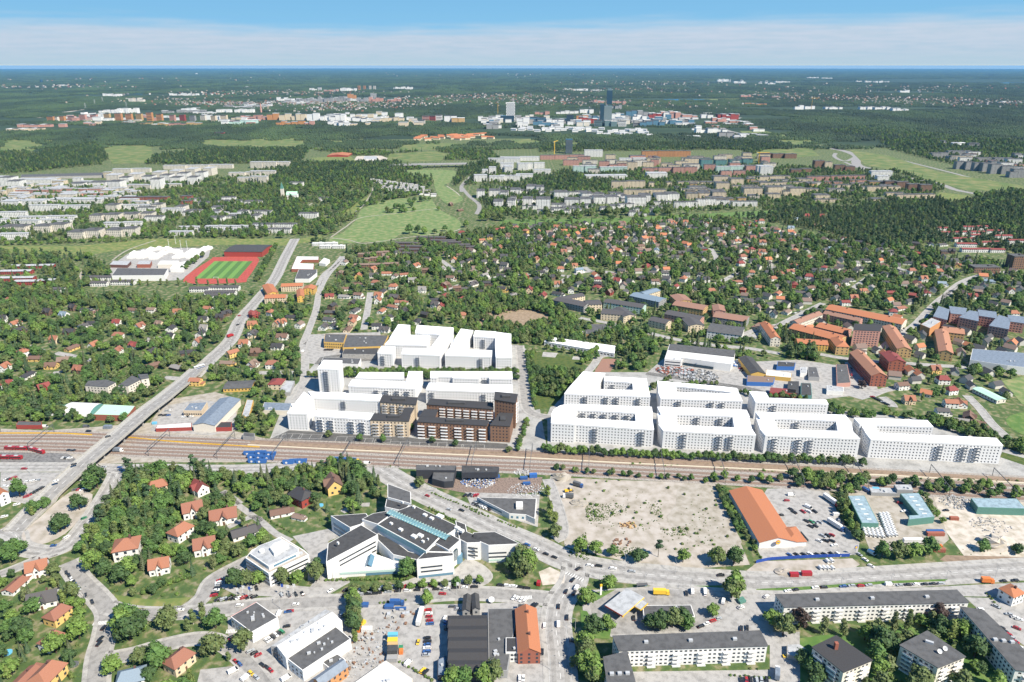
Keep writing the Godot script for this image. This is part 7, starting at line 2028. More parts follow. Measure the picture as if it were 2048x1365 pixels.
	# town of offices
	for q in [["wall_white",[-1030.5,-4463,88.5,36.5]],["wall_white",[-951,-4492,73,30]],["wall_white",[-853.5,-4351,96,29]],["wall_white",[-911.5,-4069.5,104.5,24.5]],["wall_cream",[-792,-4463,57,24]],["wall_cream",[-695,-4434.5,116.5,28.5]],["wall_pink",[-509,-4463,41.5,32]],["wall_red",[-469.5,-4463,35.5,32]],["wall_white",[-434,-4492,37.5,35]],["wall_white",[-362.5,-4434.5,74.5,35.5]],["wall_ochre",[-315.5,-4406.5,77,23.5]],["wall_warm",[-499,-4155.5,38.5,28]],["wall_warm",[-115,-4378.5,127.5,22.5]],["wall_white",[-91.5,-4611,75,22.5]],["wall_white",[61.5,-4244.5,74,34]],["glass_blue",[122.5,-4284,44,38]],["glass_blue",[169,-4270.5,46,36]],["wall_pink",[200,-5008.5,99,25.5]],["wall_white",[242,-4244.5,99,26.5]],["wall_white",[369.5,-5063,152.5,28]],["glass_dark",[332,-4324,40.5,45.5]],["wall_red",[435,-4324,105.5,29]],["wall_orange",[431.5,-4642,75.5,26]],["glass_teal",[467.5,-4094,44,32]],["glass_teal",[536.5,-4094,67,35]],["wall_white",[599,-4094,43,27.5]],["wall_grey",[671.5,-4069.5,33,18]],["glass_blue",[723.5,-4069.5,71,29]],["glass_blue",[798.5,-4094,64,32]],["wall_white",[632,-4492,83.5,40]],["glass_blue",[769.5,-4886,71.5,43.5]],["wall_grey",[835,-4835,69.5,43]],["wall_red",[871.5,-4611,78,38]],["wall_pink",[1015,-4886,113.5,31.5]],["wall_grey",[781.5,-5679,79,31.5]],["wall_white",[745.5,-4420.5,82.5,39.5]],["wall_white",[55.5,-4143,72.5,16.5]],["wall_white",[508,-5156.5,95.5,28.5]],["wall_pink",[754.5,-6612,91.5,29]],["wall_pink",[918,-6550.5,128.5,24.5]],["wall_orange",[-1564,-7447,79,50.5]],["wall_grey",[-1411.5,-7773.5,57,42.5]],["wall_pink",[-1227.5,-6869,126.5,40.5]],["wall_grey",[-1617,-7293.5,75.5,40]],["wall_grey",[-1337.5,-6803,102,35.5]],["wall_pink",[-1063.5,-6869,122,33]],["wall_orange",[-2012,-10084,32.5,63.5]],["wall_orange",[-1995,-10376.5,31,56]],["wall_warm",[-1920,-10376.5,28.5,56]],["wall_warm",[-1915.5,-10686.5,34.5,46]],["wall_white",[-1563,-10529.5,132.5,34]],["wall_white",[-1429,-10529.5,130.5,34]],["wall_white",[-2167,-9943.5,114,39]],["wall_white",[-2007,-9674.5,84.5,35.5]],["wall_white",[768.5,-10084,150.5,28.5]],["wall_white",[924.5,-10084,152.5,28.5]],["wall_white",[1076,-9674.5,177.5,25]]]:
		far_block(q[1],clampf(q[1][2]*0.5,16.0,45.0),q[0],{"wall_white": "white office-town block","wall_cream": "cream office-town block","wall_pink": "rose office-town block","wall_red": "brick-red office-town block","wall_ochre": "yellow office-town block","wall_warm": "off-white office-town block","glass_blue": "blue glass office","glass_dark": "dark glass office","glass_teal": "teal glass office","wall_orange": "salmon office-town block","wall_grey": "grey office-town block"}[q[0]],"blocks of the office town",4)
	for q in [["wall_white",[4356,-15885,232,47]],["wall_white",[4229.5,-14915,23.5,56.5]],["wall_white",[4080.5,-13791.5,201.5,52.5]],["wall_white",[4276,-14331.5,38.5,60.5]],["wall_white",[4302.5,-13290,36,50.5]],["wall_white",[4319,-13053,44,66.5]],["wall_white",[4334.5,-12824,121,43.5]],["wall_white",[5047,-14331.5,267,36.5]],["wall_white",[7500.5,-19209.5,280,40.5]],["wall_white",[7657,-18720,252,31.5]],["wall_white",[6730,-14915,100.5,34.5]],["wall_white",[6637.5,-14331.5,112.5,42.5]],["wall_white",[6779.5,-14331.5,87,42.5]],["wall_white",[6874.5,-14331.5,71,42.5]],["wall_white",[6983.5,-14331.5,96.5,36.5]],["wall_white",[4682.5,-9126.5,119.5,35]],["wall_white",[2161,-5719,71.5,27]],["wall_white",[2260,-5765,78.5,20]],["wall_white",[2443.5,-5765,131,17.5]],["wall_white",[2671.5,-5719,104,22.5]],["wall_white",[2745.5,-5629,115,24.5]],["wall_white",[2773,-5415.5,111,23.5]],["wall_pink",[2376,-7757,105.5,30]],["wall_pink",[2663.5,-8291,103,14]],["wall_pink",[2644,-7674.5,81.5,20]],["wall_orange",[1993.5,-6381.5,79.5,18]],["wall_orange",[2055.5,-6270,85.5,16]],["wall_pink",[1023.5,-4746.5,65,36]],["wall_red",[1326.5,-4637.5,132.5,30.5]],["wall_white",[1228,-4762,76,27]],["wall_pink",[1119,-4762,98,20]],["wall_pink",[1222.5,-4448,86.5,22.5]],["wall_grey",[1016,-4379,40,19]],["wall_white",[1838,-3182.5,22,10.5]],["wall_white",[1862.5,-3111,64.5,8.5]],["wall_grey",[1883,-3042.5,42,13.5]],["wall_white",[4260.5,-6617,75,17]],["wall_white",[4246.5,-6439,51,11]],["wall_white",[945.5,-3641,109,24]],["wall_grey",[976,-3417.5,71,26.5]],["wall_white",[1034.5,-3401,55,16.5]]]:
		far_block(q[1],clampf(q[1][2]*0.4,14.0,60.0),q[0],{"wall_white": "white distant estate block","wall_pink": "rose distant estate block","wall_orange": "salmon distant estate block","wall_red": "brick-red distant estate block","wall_grey": "grey distant estate block"}[q[0]],"distant estates beyond the motorway",2)
	# white and red terraces before the office town
	for i in 90:
		var r:=i < 34
		var p:=(V(-431,3306)).lerp(V(-84,3388),rng.randf())+Vector2(0,rng.randf_range(-190,40)) if r else (V(-32,3865)).lerp(V(672,3564),rng.randf())+Vector2(0,rng.randf_range(-280,120))
		o=thing("terraced_house","terraced house","house",up(p),rng.randf_range(-0.5,0.5))
		auto_label(o,"white far terraced house with a red-tiled roof" if r else "pale far terraced house with a low roof","house","terraces before the office town")
		part(o,"wall",bx(30,8,13),"wall_cream" if r else "wall_white",v3(0,4,0))
		if not pool.has("terrace_roof"):
			var k0:=MB.new()
			gable_roof(k0,32.0,15.0,8.0,4.5,0.0)
			pool["terrace_roof"]=k0.mesh()
		part(o,"roof",pool["terrace_roof"],"tile_orange" if r else "roof_light")
		disc(p,22)
	# landmark towers
	o=thing("office_tower","tall glass office tower with a darker slab on one side","tower",up(V(516,4155)))
	part(o,"glass_shaft",bx(44,104,24),"glass_teal",v3(8,52,0))
	part(o,"dark_slab",bx(22,113,28),"glass_dark",v3(-24,56.5,0))
	for i in 24:
		part(o,"floor_band",bx(44.6,0.9,24.6),"wall_grey",v3(8,4.0+i*4.2,0))
	o=thing("office_tower","slim dark tower standing far behind the glass office tower","tower",up(V(806,6316)))
	part(o,"glass_shaft",bx(44,118,30),"glass_dark",v3(0,59,0))
	part(o,"crown_frame",bx(36,14,24),"glass_teal",v3(0,125,0))
	o=thing("striped_tower","tower wrapped in black and white checkered bands","tower",up(V(-8,4492)))
	part(o,"shaft",bx(52,106,40),"wall_white",v3(0,53,0))
	for i in 26:
		for s in 5:
			part(o,"dark_panel",bx(7.6,1.9,40.6),"glass_dark",v3(-20+s*10.0+(2.4 if i % 4 < 2 else -2.4),4.0+i*4.0,0))
	part(o,"podium",bx(80,34,40),"glass_dark",v3(-20,17,22))
	part(o,"roof_mast",bx(1.4,22,1.4),"steel",v3(8,117,0))
	o=thing("factory_chimney","tall slim pinkish factory chimney beyond the far slabs","chimney",up(V(-1773,5363)))
	var k:=MB.new()
	k.rod(Vector3.ZERO,v3(0,64,0),6.5,4.2,12,true)
	part(o,"stack",k.mesh(),"wall_pink")
	k=MB.new()
	k.rod(v3(0,60,0),v3(0,64.5,0),4.8,4.6,12,true)
	part(o,"rim",k.mesh(),"brick_dark")
	k=MB.new()
	k.rod(Vector3.ZERO,v3(0,62,0),26,24,16,true)
	o=thing("water_tower","dark blue round tower on the far wooded ridge","tower",up(V(-8895,14542)))
	part(o,"shaft",k.mesh(),"glass_dark")
	for p in [V(-3225,5747),V(-3495,6380),V(-3668,6830),V(-3033,5985)]:
		o=thing("power_pylon","lattice pylon","pylon",up(p))
		auto_label(o,"grey lattice power pylon above the far wood","pylon","power pylons")
		k=MB.new()
		for s in [[-1,-1],[1,-1],[1,1],[-1,1]]:
			k.rod(v3(s[0]*4.5,0,s[1]*4.5),v3(0,48,0),0.5,0.35,4)
		part(o,"mast",k.mesh(),"steel")
		for y in [32.0,40.0]:
			part(o,"arm",bx(20,0.8,0.8),"steel",v3(0,y,0))
	far_woods()

# woods beyond three kilometres: patches of many low trees
func far_woods() -> void:
	var metres:=1.0
	for v in 2:
		var b:=MB.new()
		b.colored=true
		for i in 46:
			var c:=v3(rng.randf_range(-33,33),0,rng.randf_range(-33,33))
			var h:=rng.randf_range(8,15)
			var r:=rng.randf_range(3.0,5.5)
			var cone:=rng.randf() < 0.5
			var t:=rng.randf_range(0.65,1.35)
			b.tint=Color(t*rng.randf_range(0.85,1.15),t,t*rng.randf_range(0.8,1.1))
			for k in 6:
				var a0:=TAU*k / 6.0
				var a1:=TAU*(k+1) / 6.0
				var p0:=c+v3(cos(a0)*r,h*0.25,sin(a0)*r)
				var p1:=c+v3(cos(a1)*r,h*0.25,sin(a1)*r)
				var w:=0.25 if cone else 0.75
				var q0:=c+v3(cos(a0)*r*w,h*0.78,sin(a0)*r*w)
				var q1:=c+v3(cos(a1)*r*w,h*0.78,sin(a1)*r*w)
				b.quad(p0,p1,q1,q0,p0+p1 - c*2)
				b.tri(q0,q1,c+v3(0,h,0),v3(cos(a0),1,sin(a0)))
		var places:=[]
		var d:=2900.0
		while d < 58000.0:
			var s:=clampf(d / 7000.0,0.85,6.0)
			var step:=56.0*s*(1.0 if d < 9000.0 else 1.35)
			var x:=-0.78*d - 200.0
			while x < 0.78*d+200.0:
				var p:=Vector2(x+rng.randf_range(-0.4,0.4)*step,-d+rng.randf_range(-0.4,0.4)*step)
				x += step
				if v != rng.randi() % 2:
					continue
				if p.y > -2950.0 or not free_at(p) or far_open(p):
					continue
				places.append([p,s])
			d += step*0.9
		var mm:=MultiMesh.new()
		mm.transform_format=MultiMesh.TRANSFORM_3D
		mm.use_colors=true
		mm.mesh=b.mesh()
		mm.instance_count=places.size()
		for i in places.size():
			var s: float=places[i][1]
			var t:=Basis(Vector3.UP,rng.randf()*TAU).scaled(v3(s,minf(s,1.6)*rng.randf_range(0.8,1.15),s))
			mm.set_instance_transform(i,Transform3D(t,up(places[i][0])))
			var g:=patchy.get_noise_2d(places[i][0].x*0.1,places[i][0].y*0.05)*0.9+patchy.get_noise_2d(places[i][0].x*0.5+900.0,places[i][0].y*0.2)*0.6
			mm.set_instance_color(i,Color(0.025,0.048,0.022).lerp(Color(0.056,0.096,0.034),clampf(0.42+g*1.7,0.0,1.0)))
		var o:=MultiMeshInstance3D.new()
		o.name=numbered(self,"far_forest")
		o.multimesh=mm
		o.material_override=M["leaf_tinted"]
		o.set_meta("kind","stuff")
		tag(o,"far forest reaching to the horizon, "+["first","second"][v]+" half of its mixed tree patches","forest")
		add_child(o)
	# specks of far houses
	var mm:=MultiMesh.new()
	mm.transform_format=MultiMesh.TRANSFORM_3D
	mm.use_colors=true
	var b:=MB.new()
	b.colored=true
	b.box(v3(0,5,0),v3(14,10,10))
	b.tint=Color(0.45,0.38,0.35)
	gable_roof(b,15.0,11.0,10.0,4.0,0.0)
	mm.mesh=b.mesh()
	var at:=[]
	for c in house_specks():
		for i in int(c[4]):
			var q:=Vector2(c[0]+rng.randfn()*c[2],c[1]+rng.randfn()*c[3])
			at.append(q)
	mm.instance_count=at.size()
	for i in at.size():
		mm.set_instance_transform(i,Transform3D(Basis(Vector3.UP,rng.randf_range(-0.6,0.6)).scaled(Vector3.ONE*rng.randf_range(0.7,1.4)*clampf(-at[i].y / 9000.0,0.75,1.8)),up(at[i],5.0)))
		mm.set_instance_color(i,[Color(0.55,0.54,0.5),Color(0.6,0.59,0.57),Color(0.45,0.38,0.3),Color(0.33,0.17,0.12),Color(0.25,0.25,0.26)][rng.randi() % 5])
	var o:=MultiMeshInstance3D.new()
	o.name="far_houses"
	o.multimesh=mm
	o.material_override=M["leaf_tinted"]
	o.set_meta("kind","stuff")
	tag(o,"specks of uncountable far houses among the woods below the horizon","houses")
	add_child(o)

# centre, spread and number of the far house clusters
func house_specks() -> Array:
	var out:=[]
	for q in [[V(-2555,6523),160,200.0],[V(-1896,6523),200,220.0],[V(-1352,5747),100,200.0],[V(-3375,8914),90,400.0],[V(-2380,8914),120,400.0],[V(-3203,7166),60,250.0],[V(-6916,11314),60,600.0],[V(-7634,11765),40,500.0],[V(-1072,6316),110,250.0],[V(-731,7294),100,300.0],[V(-328,7689),110,300.0],[V(28,8129),70,300.0],[V(184,6936),100,300.0],[V(1383,9807),90,500.0],[V(2670,13502),50,900.0],[V(404,6612),80,250.0],[V(-1350,6612),80,250.0],[V(3063,7675),60,400.0],[V(3406,7287),100,400.0],[V(3818,7287),80,400.0],[V(3923,6617),90,350.0],[V(4298,6617),120,350.0],[V(3042,8339),60,400.0],[V(-13524,40911),25,2500.0],[V(-203,25359),40,3000.0],[V(-8402,17248),25,1500.0],[V(4916,10076),50,600.0],[V(6365,11243),60,700.0],[V(2881,13290),40,900.0],[V(1042,6316),60,300.0]]:
		out.append([q[0].x,q[0].y,q[2]*1.2,q[2],q[1]])
	return out

func far_open(p: Vector2) -> bool:
	if p.y < -5000.0 and patchy.get_noise_2d(p.x*0.22+4000.0,p.y*0.07) > 0.36:
		return true
	for q in OPEN:
		if absf(p.x - q[0].x) / q[1] < 1.0 and absf(p.y - q[0].y) / q[2] < 1.0 and pow((p.x - q[0].x) / q[1],2)+pow((p.y - q[0].y) / q[2],2) < 1.0:
			return true
	return false

var OPEN:=[[V(486,4492),900.0,420.0],[V(414,3811),700.0,260.0],[V(-858,4642),520.0,260.0],[V(-266,3388),420.0,200.0],[V(-2248,4636),1150.0,230.0],[V(-1410,4636),700.0,230.0],[V(-2864,5423),420.0,230.0],[V(-2393,5323),900.0,160.0],[V(-2574,3988),420.0,200.0],[V(-1839,7166),700.0,320.0],[V(-1478,7689),600.0,420.0],[V(-1841,10931),700.0,700.0],[V(2550,5860),900.0,300.0],[V(4712,15385),1500.0,1200.0],[V(7310,15548),1200.0,1200.0],[V(-4348,8402),600.0,500.0],[V(-3680,8600),600.0,500.0],[V(-7394,12566),500.0,700.0],[V(1228,4827),600.0,300.0],[V(1083,3789),350.0,200.0],[V(1865,3146),600.0,160.0],[V(10255,16236),2600.0,2600.0],[V(-7168,11314),900.0,300.0],[V(-4824,9807),300.0,400.0],[V(4920,9423),500.0,500.0],[V(1598,7476),700.0,300.0]]

func villas() -> void:
	# the large villas nearest the camera, each as it stands: place, roof and wall, form, turn, size
	for q in [[V(-235,454.5),"ow",0,25.0,1.25],[V(-210,448),"ow",5,20.0,1.35],[V(-232.5,427.5),"ow",1,65.0,1.2],[V(-209,411.5),"ow",0,20.0,1.3],[V(-260,408),"ow",4,18.0,1.45],[V(-275.5,486.5),"oc",1,30.0,1.1],[V(-242,484),"rw",0,-40.0,1.1],[V(-139,487.5),"by",0,-65.0,1.35],[V(-159.5,471),"kr",1,-35.0,1.35],[V(-171,454.5),"bw",2,20.0,1.0],[V(-156,449.5),"bw",2,-20.0,0.6],[V(-189,429.5),"kw",2,30.0,1.1],[V(-309,388.5),"ow",0,25.0,1.2],[V(-288.5,360.5),"kw",5,22.0,1.2],[V(-271,346),"oy",1,72.0,1.08],[V(-262.5,325.5),"ow",1,70.0,1.0],[V(-248.5,299),"oy",1,80.0,1.2],[V(-230.5,391),"ow",0,18.0,1.15],[V(-183,310),"oc",1,62.0,1.15],[V(-203,297.5),"uw",1,20.0,1.2]]:
		villa(q[0],q[1],q[2],q[3],q[4])
	for q in [[V(-701,967),"ow"],[V(-588,901),"uw"],[V(-617,914),"kb"],[V(-594,933),"kb"],[V(-573,927),"kw"],[V(-554,911),"bc"],[V(-510,927),"bw"],[V(-483,922),"bw"],[V(-443,911),"ow"],[V(-408,925),"ow"],[V(-380,911),"kb"],[V(-380,893),"kb"],[V(-401,888),"kw"],[V(-633,871),"ow"],[V(-659,885),"kw"],[V(-609,840),"kb"],[V(-538,856),"kw"],[V(-546,840),"kb"],[V(-532,866),"kw"],[V(-503,871),"rw"],[V(-467,856),"ow"],[V(-447,866),"bc"],[V(-424,847),"kw"],[V(-384,851),"gw"],[V(-380,829),"kw"],[V(-478,824),"ow"],[V(-430,815),"gw"],[V(-412,820),"kw"],[V(-547,811),"oc"],[V(-513,786),"by"],[V(-489,790),"ow"],[V(-443,794),"rw"],[V(-372,802),"ow"],[V(-453,774),"ow"],[V(-414,774),"kb"],[V(-374,772),"kb"],[V(-557,768),"ow"],[V(-534.5,754.5),"by"],[V(-504.5,732),"by"],[V(-499,747),"bb"],[V(-467,719.5),"ob"],[V(-551,725),"ow"],[V(-515.5,706),"kw"],[V(-476,671.5),"rr"],[V(-518.5,681),"rw"],[V(-394.5,734),"bb",2],[V(-365.5,728.5),"gb",2],[V(-318,766),"oy"],[V(-315.5,741),"by",2],[V(-316,798),"ow"],[V(-316,829),"kc"],[V(-328,863),"oy"],[V(-293,770),"bb"],[V(-284,732),"bw"],[V(-328,687.5),"oy"],[V(-340,906),"rr"],[V(-339,903),"rr"],[V(-319,911),"ow"],[V(-329,864),"oy"],[V(-317,830),"kw"]]:
		villa(q[0],q[1],q[2] if q.size() > 2 else -1)
	for q in [[V(-315,796),"ow"],[V(-293,771),"bb"],[V(-284.5,733),"bw"],[V(-263,733),"ow"],[V(-299,869),"oc"],[V(-293,869),"ow"],[V(-269,864),"bw"],[V(-278,822),"bw"],[V(-274,789),"kw"],[V(-288,897),"kc"],[V(-245,939),"kb"],[V(-242,917),"kb"],[V(-221,958),"kb"],[V(-211,923),"kw"],[V(-237,888),"kw"],[V(-237,858),"kw"],[V(-226,864),"kw"],[V(-205,850),"bc",2],[V(-205,894),"ow"],[V(-204,872),"oc"],[V(-190,988),"ow"],[V(-187,964),"ow"],[V(-175,923),"ow",2],[V(-163,942),"ow",2],[V(-155,961),"ow",2],[V(-144,917),"kb"],[V(-161,888),"kw"],[V(-122,880),"kw"],[V(-114,903),"kb"],[V(-170,858),"kw"],[V(-158,848),"kw"],[V(-97,991),"rr",2],[V(-71,977),"rr",2],[V(-82,954),"rb",2],[V(-97,936),"rc"],[V(-66,900),"oc"],[V(-260,988),"rc"],[V(-240,988),"gw"],[V(-244,1026),"bw"],[V(-234,1049),"bw"],[V(-219,988),"bw"],[V(-176,1034),"ow"],[V(-189,1012),"kc"],[V(-99,1041),"bb"],[V(-81,1023),"bb"],[V(-71,1026),"kb"],[V(-48,1012),"kb"],[V(-58,1052),"kb"],[V(-38,1049),"kb"],[V(-15,1019),"ky"],[V(2,991),"gw"],[V(-131,1015),"gw"],[V(-167,984),"kb"],[V(-109,971),"kb"],[V(-105,945),"kw"],[V(-223,1127),"oc"],[V(-216,1096),"kw"],[V(-239,1088),"oy"],[V(-199,1111),"ow",2],[V(-170,1104),"ow",2]]:
		villa(q[0],q[1],q[2] if q.size() > 2 else -1)
	for q in [[V(-158,1156),"ow"],[V(-182,1088),"bw"],[V(-206,1052),"ow"],[V(-176,1031),"ow"],[V(-152,1066),"gw"],[V(-138,1123),"bb"],[V(-114,1135),"gw"],[V(-100,1041),"br"],[V(-95,1077),"bw"],[V(-84,1165),"kw"],[V(-43,1092),"gw"],[V(-18,1085),"kw"],[V(-59,1048),"kw"],[V(-98,1397),"rw"],[V(-66,1237),"kw"],[V(-56,1334),"oc"],[V(-27,1433),"rw"],[V(-88,1227),"bc"],[V(-74,1191),"kc"],[V(-9,1286),"kw"],[V(-42,1362),"ky"],[V(6,1446),"oy"],[V(-9,1373),"bw"],[V(-271,1104),"bb"],[V(-278,1173),"bw"],[V(-145,1200),"kc"],[V(-23,1286),"oy"],[V(-145,1714),"bb"],[V(-119,1647),"bb"],[V(90,1452),"ow"],[V(41,1452),"kw"],[V(27,1415),"oy"],[V(77,1356),"ow"],[V(107,1373),"ow"],[V(34,1368),"kw"],[V(48,1334),"kw"],[V(-8,1368),"bw"],[V(132,1339),"ob"],[V(8,1318),"kw"],[V(67,1281),"kb"],[V(172,1251),"oy"],[V(91,1246),"oc"],[V(65,1227),"kw"],[V(222,1227),"rw"],[V(233,1286),"bc"],[V(262,1318),"ow"],[V(265,1356),"oc"],[V(301,1362),"kw"],[V(325,1373),"kw"],[V(256,1256),"uw"],[V(255,1223),"kw",2],[V(280,1213),"kw"],[V(165,1195),"kc"],[V(197,1237),"kw"],[V(195,1173),"kw"],[V(101,1156),"oc"],[V(220,1156),"rr",2],[V(78,1131),"ow"],[V(107,1123),"uw"],[V(46,1108),"kw"]]:
		villa(q[0],q[1],q[2] if q.size() > 2 else -1)
	for q in [[V(69,1045),"ow"],[V(61,1081),"kb"],[V(20,1088),"or"],[V(175,1119),"kc"],[V(222,1115),"kw"],[V(241,1104),"kw"],[V(199,1085),"kb",2],[V(160,1062),"rw"],[V(131,1070),"rw"],[V(129,1045),"kb"],[V(217,1059),"bw"],[V(263,1073),"ow"],[V(125,1024),"rc"],[V(242,1031),"rw"],[V(141,1004),"br"],[V(25,1014),"rc"],[V(44,991),"rc"],[V(1,991),"gw"],[V(340,1276),"kr"],[V(310,1286),"kb",2],[V(297,1242),"kb"],[V(295,1307),"kb"],[V(387,1373),"kw"],[V(397,1368),"ow"],[V(382,1276),"kb"],[V(466,1540),"ow"],[V(334,1498),"ow"],[V(345,1492),"ow"],[V(363,1505),"ow"],[V(401,1485),"ow"],[V(232,1492),"ow"],[V(220,1421),"ow"],[V(466,1498),"rw",2],[V(492,1505),"rw",2],[V(519,1519),"rw",2],[V(471,1472),"rw",2],[V(494,1472),"rw",2],[V(440,1427),"ow"],[V(458,1356),"ow"],[V(476,1391),"ow"],[V(422,1334),"ow"],[V(465,1318),"ow"],[V(426,1261),"rc"],[V(441,1251),"ow"],[V(423,1218),"oc"],[V(394,1209),"ow"],[V(406,1186),"kw"],[V(362,1191),"kb"],[V(378,1165),"rw"],[V(382,1232),"kc"],[V(378,1108),"ow"],[V(318,1092),"kb",2],[V(297,1070),"kw"],[V(296,1104),"kw"],[V(342,1062),"ow",2],[V(367,1034),"ow",2],[V(289,1007),"ow"],[V(311,1027),"kw"],[V(336,1014),"or"],[V(429,1302),"kw"]]:
		villa(q[0],q[1],q[2] if q.size() > 2 else -1)
	for q in [[V(8,1446),"oc"],[V(-19,1433),"ow"],[V(160,1433),"kw"],[V(189,1498),"kw"],[V(198,1421),"gw"],[V(124,1446),"br"],[V(167,1385),"gw"],[V(120,1276),"bw"],[V(40,1191),"oc"],[V(-7,1123),"kb"],[V(9,1209),"kb"],[V(66,1001),"kw"],[V(86,1014),"kw"],[V(265,1014),"kc"],[V(524,1513),"ow"],[V(512,1388),"ow"],[V(548,1394),"ow"],[V(528,1424),"ow"],[V(565,1454),"uw"],[V(612,1548),"uw"],[V(555,1349),"kw"],[V(463,1317),"ow"],[V(503,1327),"oc"],[V(439,1247),"ow"],[V(624,1344),"ow"],[V(604,1296),"kb"],[V(577,1281),"uw"],[V(578,1233),"ow"],[V(641,1317),"kr"],[V(649,1307),"br"],[V(651,1257),"kw"],[V(660,1238),"kw"],[V(741,1307),"kb"],[V(766,1301),"kw"],[V(790,1307),"kw"],[V(708,1243),"rb",2],[V(758,1247),"kb"],[V(776,1252),"kb"],[V(664,1206),"kb"],[V(595,1193),"kw"],[V(631,1215),"kb"],[V(568,1167),"gw"],[V(562,1138),"kw"],[V(461,1151),"ow"],[V(443,1119),"ow"],[V(423,1103),"ow"],[V(505,1138),"rw"],[V(540,1171),"bc"],[V(485,1119),"kw"],[V(422,1142),"gw"],[V(401,1074),"ow"],[V(422,1042),"rr"],[V(460,1085),"rw"],[V(443,1077),"kw"],[V(384,1003),"ow",2],[V(481,1035),"ow"],[V(477,1060),"kw"],[V(517,1074),"kw"],[V(500,1053),"kw"],[V(438,1022),"bw"]]:
		villa(q[0],q[1],q[2] if q.size() > 2 else -1)
	for q in [[V(416,1006),"kw"],[V(527,1107),"ow"],[V(606,1159),"bw"],[V(606,1142),"bw"],[V(632,1159),"kw"],[V(659,1176),"kw"],[V(668,1142),"ow"],[V(637,1119),"ow"],[V(678,1115),"ow"],[V(693,1151),"rw"],[V(632,1074),"ow"],[V(611,1053),"oc"],[V(685,1096),"kw"],[V(667,1081),"kw"],[V(706,1115),"kb"],[V(644,1046),"uw"],[V(615,1103),"kw"],[V(559,1046),"kb"],[V(529,1025),"gw"],[V(547,1006),"rb",2],[V(568,987),"rb"],[V(509,1009),"oc"],[V(481,975),"rw"],[V(596,999),"rw"],[V(583,1029),"bw"],[V(733,1159),"oy"],[V(779,1206),"kb"],[V(726,1067),"uw"],[V(674,1006),"bb"],[V(726,1012),"ow"],[V(771,1088),"kb"],[V(655,987),"rw"],[V(627,1480),"br"],[V(673,1569),"rb"],[V(640,1569),"rb"],[V(501,1257),"oc"],[V(703,1039),"kw"],[V(694,993),"kw"],[V(738,1046),"kb"],[V(367,919),"bw"],[V(344,904),"kw"],[V(481,975),"ow"],[V(460,954),"rw"],[V(527,935),"ow",2],[V(506,913),"rw"],[V(662,907),"ow"],[V(314,858),"bc",2],[V(455.5,719),"oy"],[V(449,691.5),"rw"],[V(443,666),"rw"],[V(389,643.5),"oc"],[V(399,677),"bw"],[V(436,637),"ow"],[V(425.5,635.5),"ow"],[V(407.5,618),"kw"],[V(427.5,608.5),"bb"],[V(425,591),"bb"],[V(412.5,596.5),"gw"],[V(-314.5,373.5),"ow",2],[V(-261,299.5),"ow",2]]:
		villa(q[0],q[1],q[2] if q.size() > 2 else -1)

	# smaller houses further up the slope, one body per roof colour
	var more:=[[],[],[]]
	occupy(PackedVector2Array([V(-94,968),V(40,979),V(98,855),V(56,794),V(-70,833)]),0.0,2)
	for z in [[V(-296,1258),V(350,1547),V(742,1276),V(830,1140),V(667,893),V(427,956),V(160,979),V(-96,1081)],[V(322,979),V(506,893),V(608,803),V(507.5,651),V(393.5,640)],[V(-25,1470),V(425,1547),V(564,1400),V(235,1205)]]:
		var poly:=PackedVector2Array(z)
		var lo:=poly[0]
		var hi:=poly[0]
		for p in poly:
			lo=lo.min(p)
			hi=hi.max(p)
		for i in 900:
			var p:=Vector2(rng.randf_range(lo.x,hi.x),rng.randf_range(lo.y,hi.y))
			if Geometry2D.is_point_in_polygon(p,poly) and free_at(p) and free_at(p+Vector2(7,0)) and free_at(p+Vector2(-7,4)) and more[0].size()+more[1].size()+more[2].size() < 330:
				more[[0,1,1,1,1,2,2][rng.randi() % 7]].append(p)
				disc(p,8.5)
				disc(p+Vector2(0,9),7.0)
	for k in 3:
		var b:=MB.new()
		b.colored=true
		b.tint=Color(0.5,0.48,0.44)
		house_walls(b,11.0,8.5,4.2,3.6,0.0)
		b.tint=Color(0.03,0.035,0.05)
		for x in [-3.0,0.0,3.0]:
			b.box(v3(x,1.8,4.25),v3(1.2,1.3,0.1))
		b.tint=[Color(0.39,0.15,0.075),Color(0.06,0.06,0.065),Color(0.17,0.12,0.1)][k]
		gable_roof(b,12.0,9.5,4.2,3.6,0.0)
		var mm:=MultiMesh.new()
		mm.transform_format=MultiMesh.TRANSFORM_3D
		mm.mesh=b.mesh()
		mm.instance_count=more[k].size()
		for i in more[k].size():
			mm.set_instance_transform(i,Transform3D(Basis(Vector3.UP,rng.randf()*TAU).scaled(Vector3.ONE*rng.randf_range(0.85,1.15)),up(more[k][i])))
		var o:=MultiMeshInstance3D.new()
		o.name=numbered(self,"further_houses")
		o.multimesh=mm
		o.material_override=M["house_tinted"]
		o.set_meta("kind","stuff")
		tag(o,["orange","black","brown"][k]+"-roofed small houses scattered further back among the garden trees","houses")
		add_child(o)

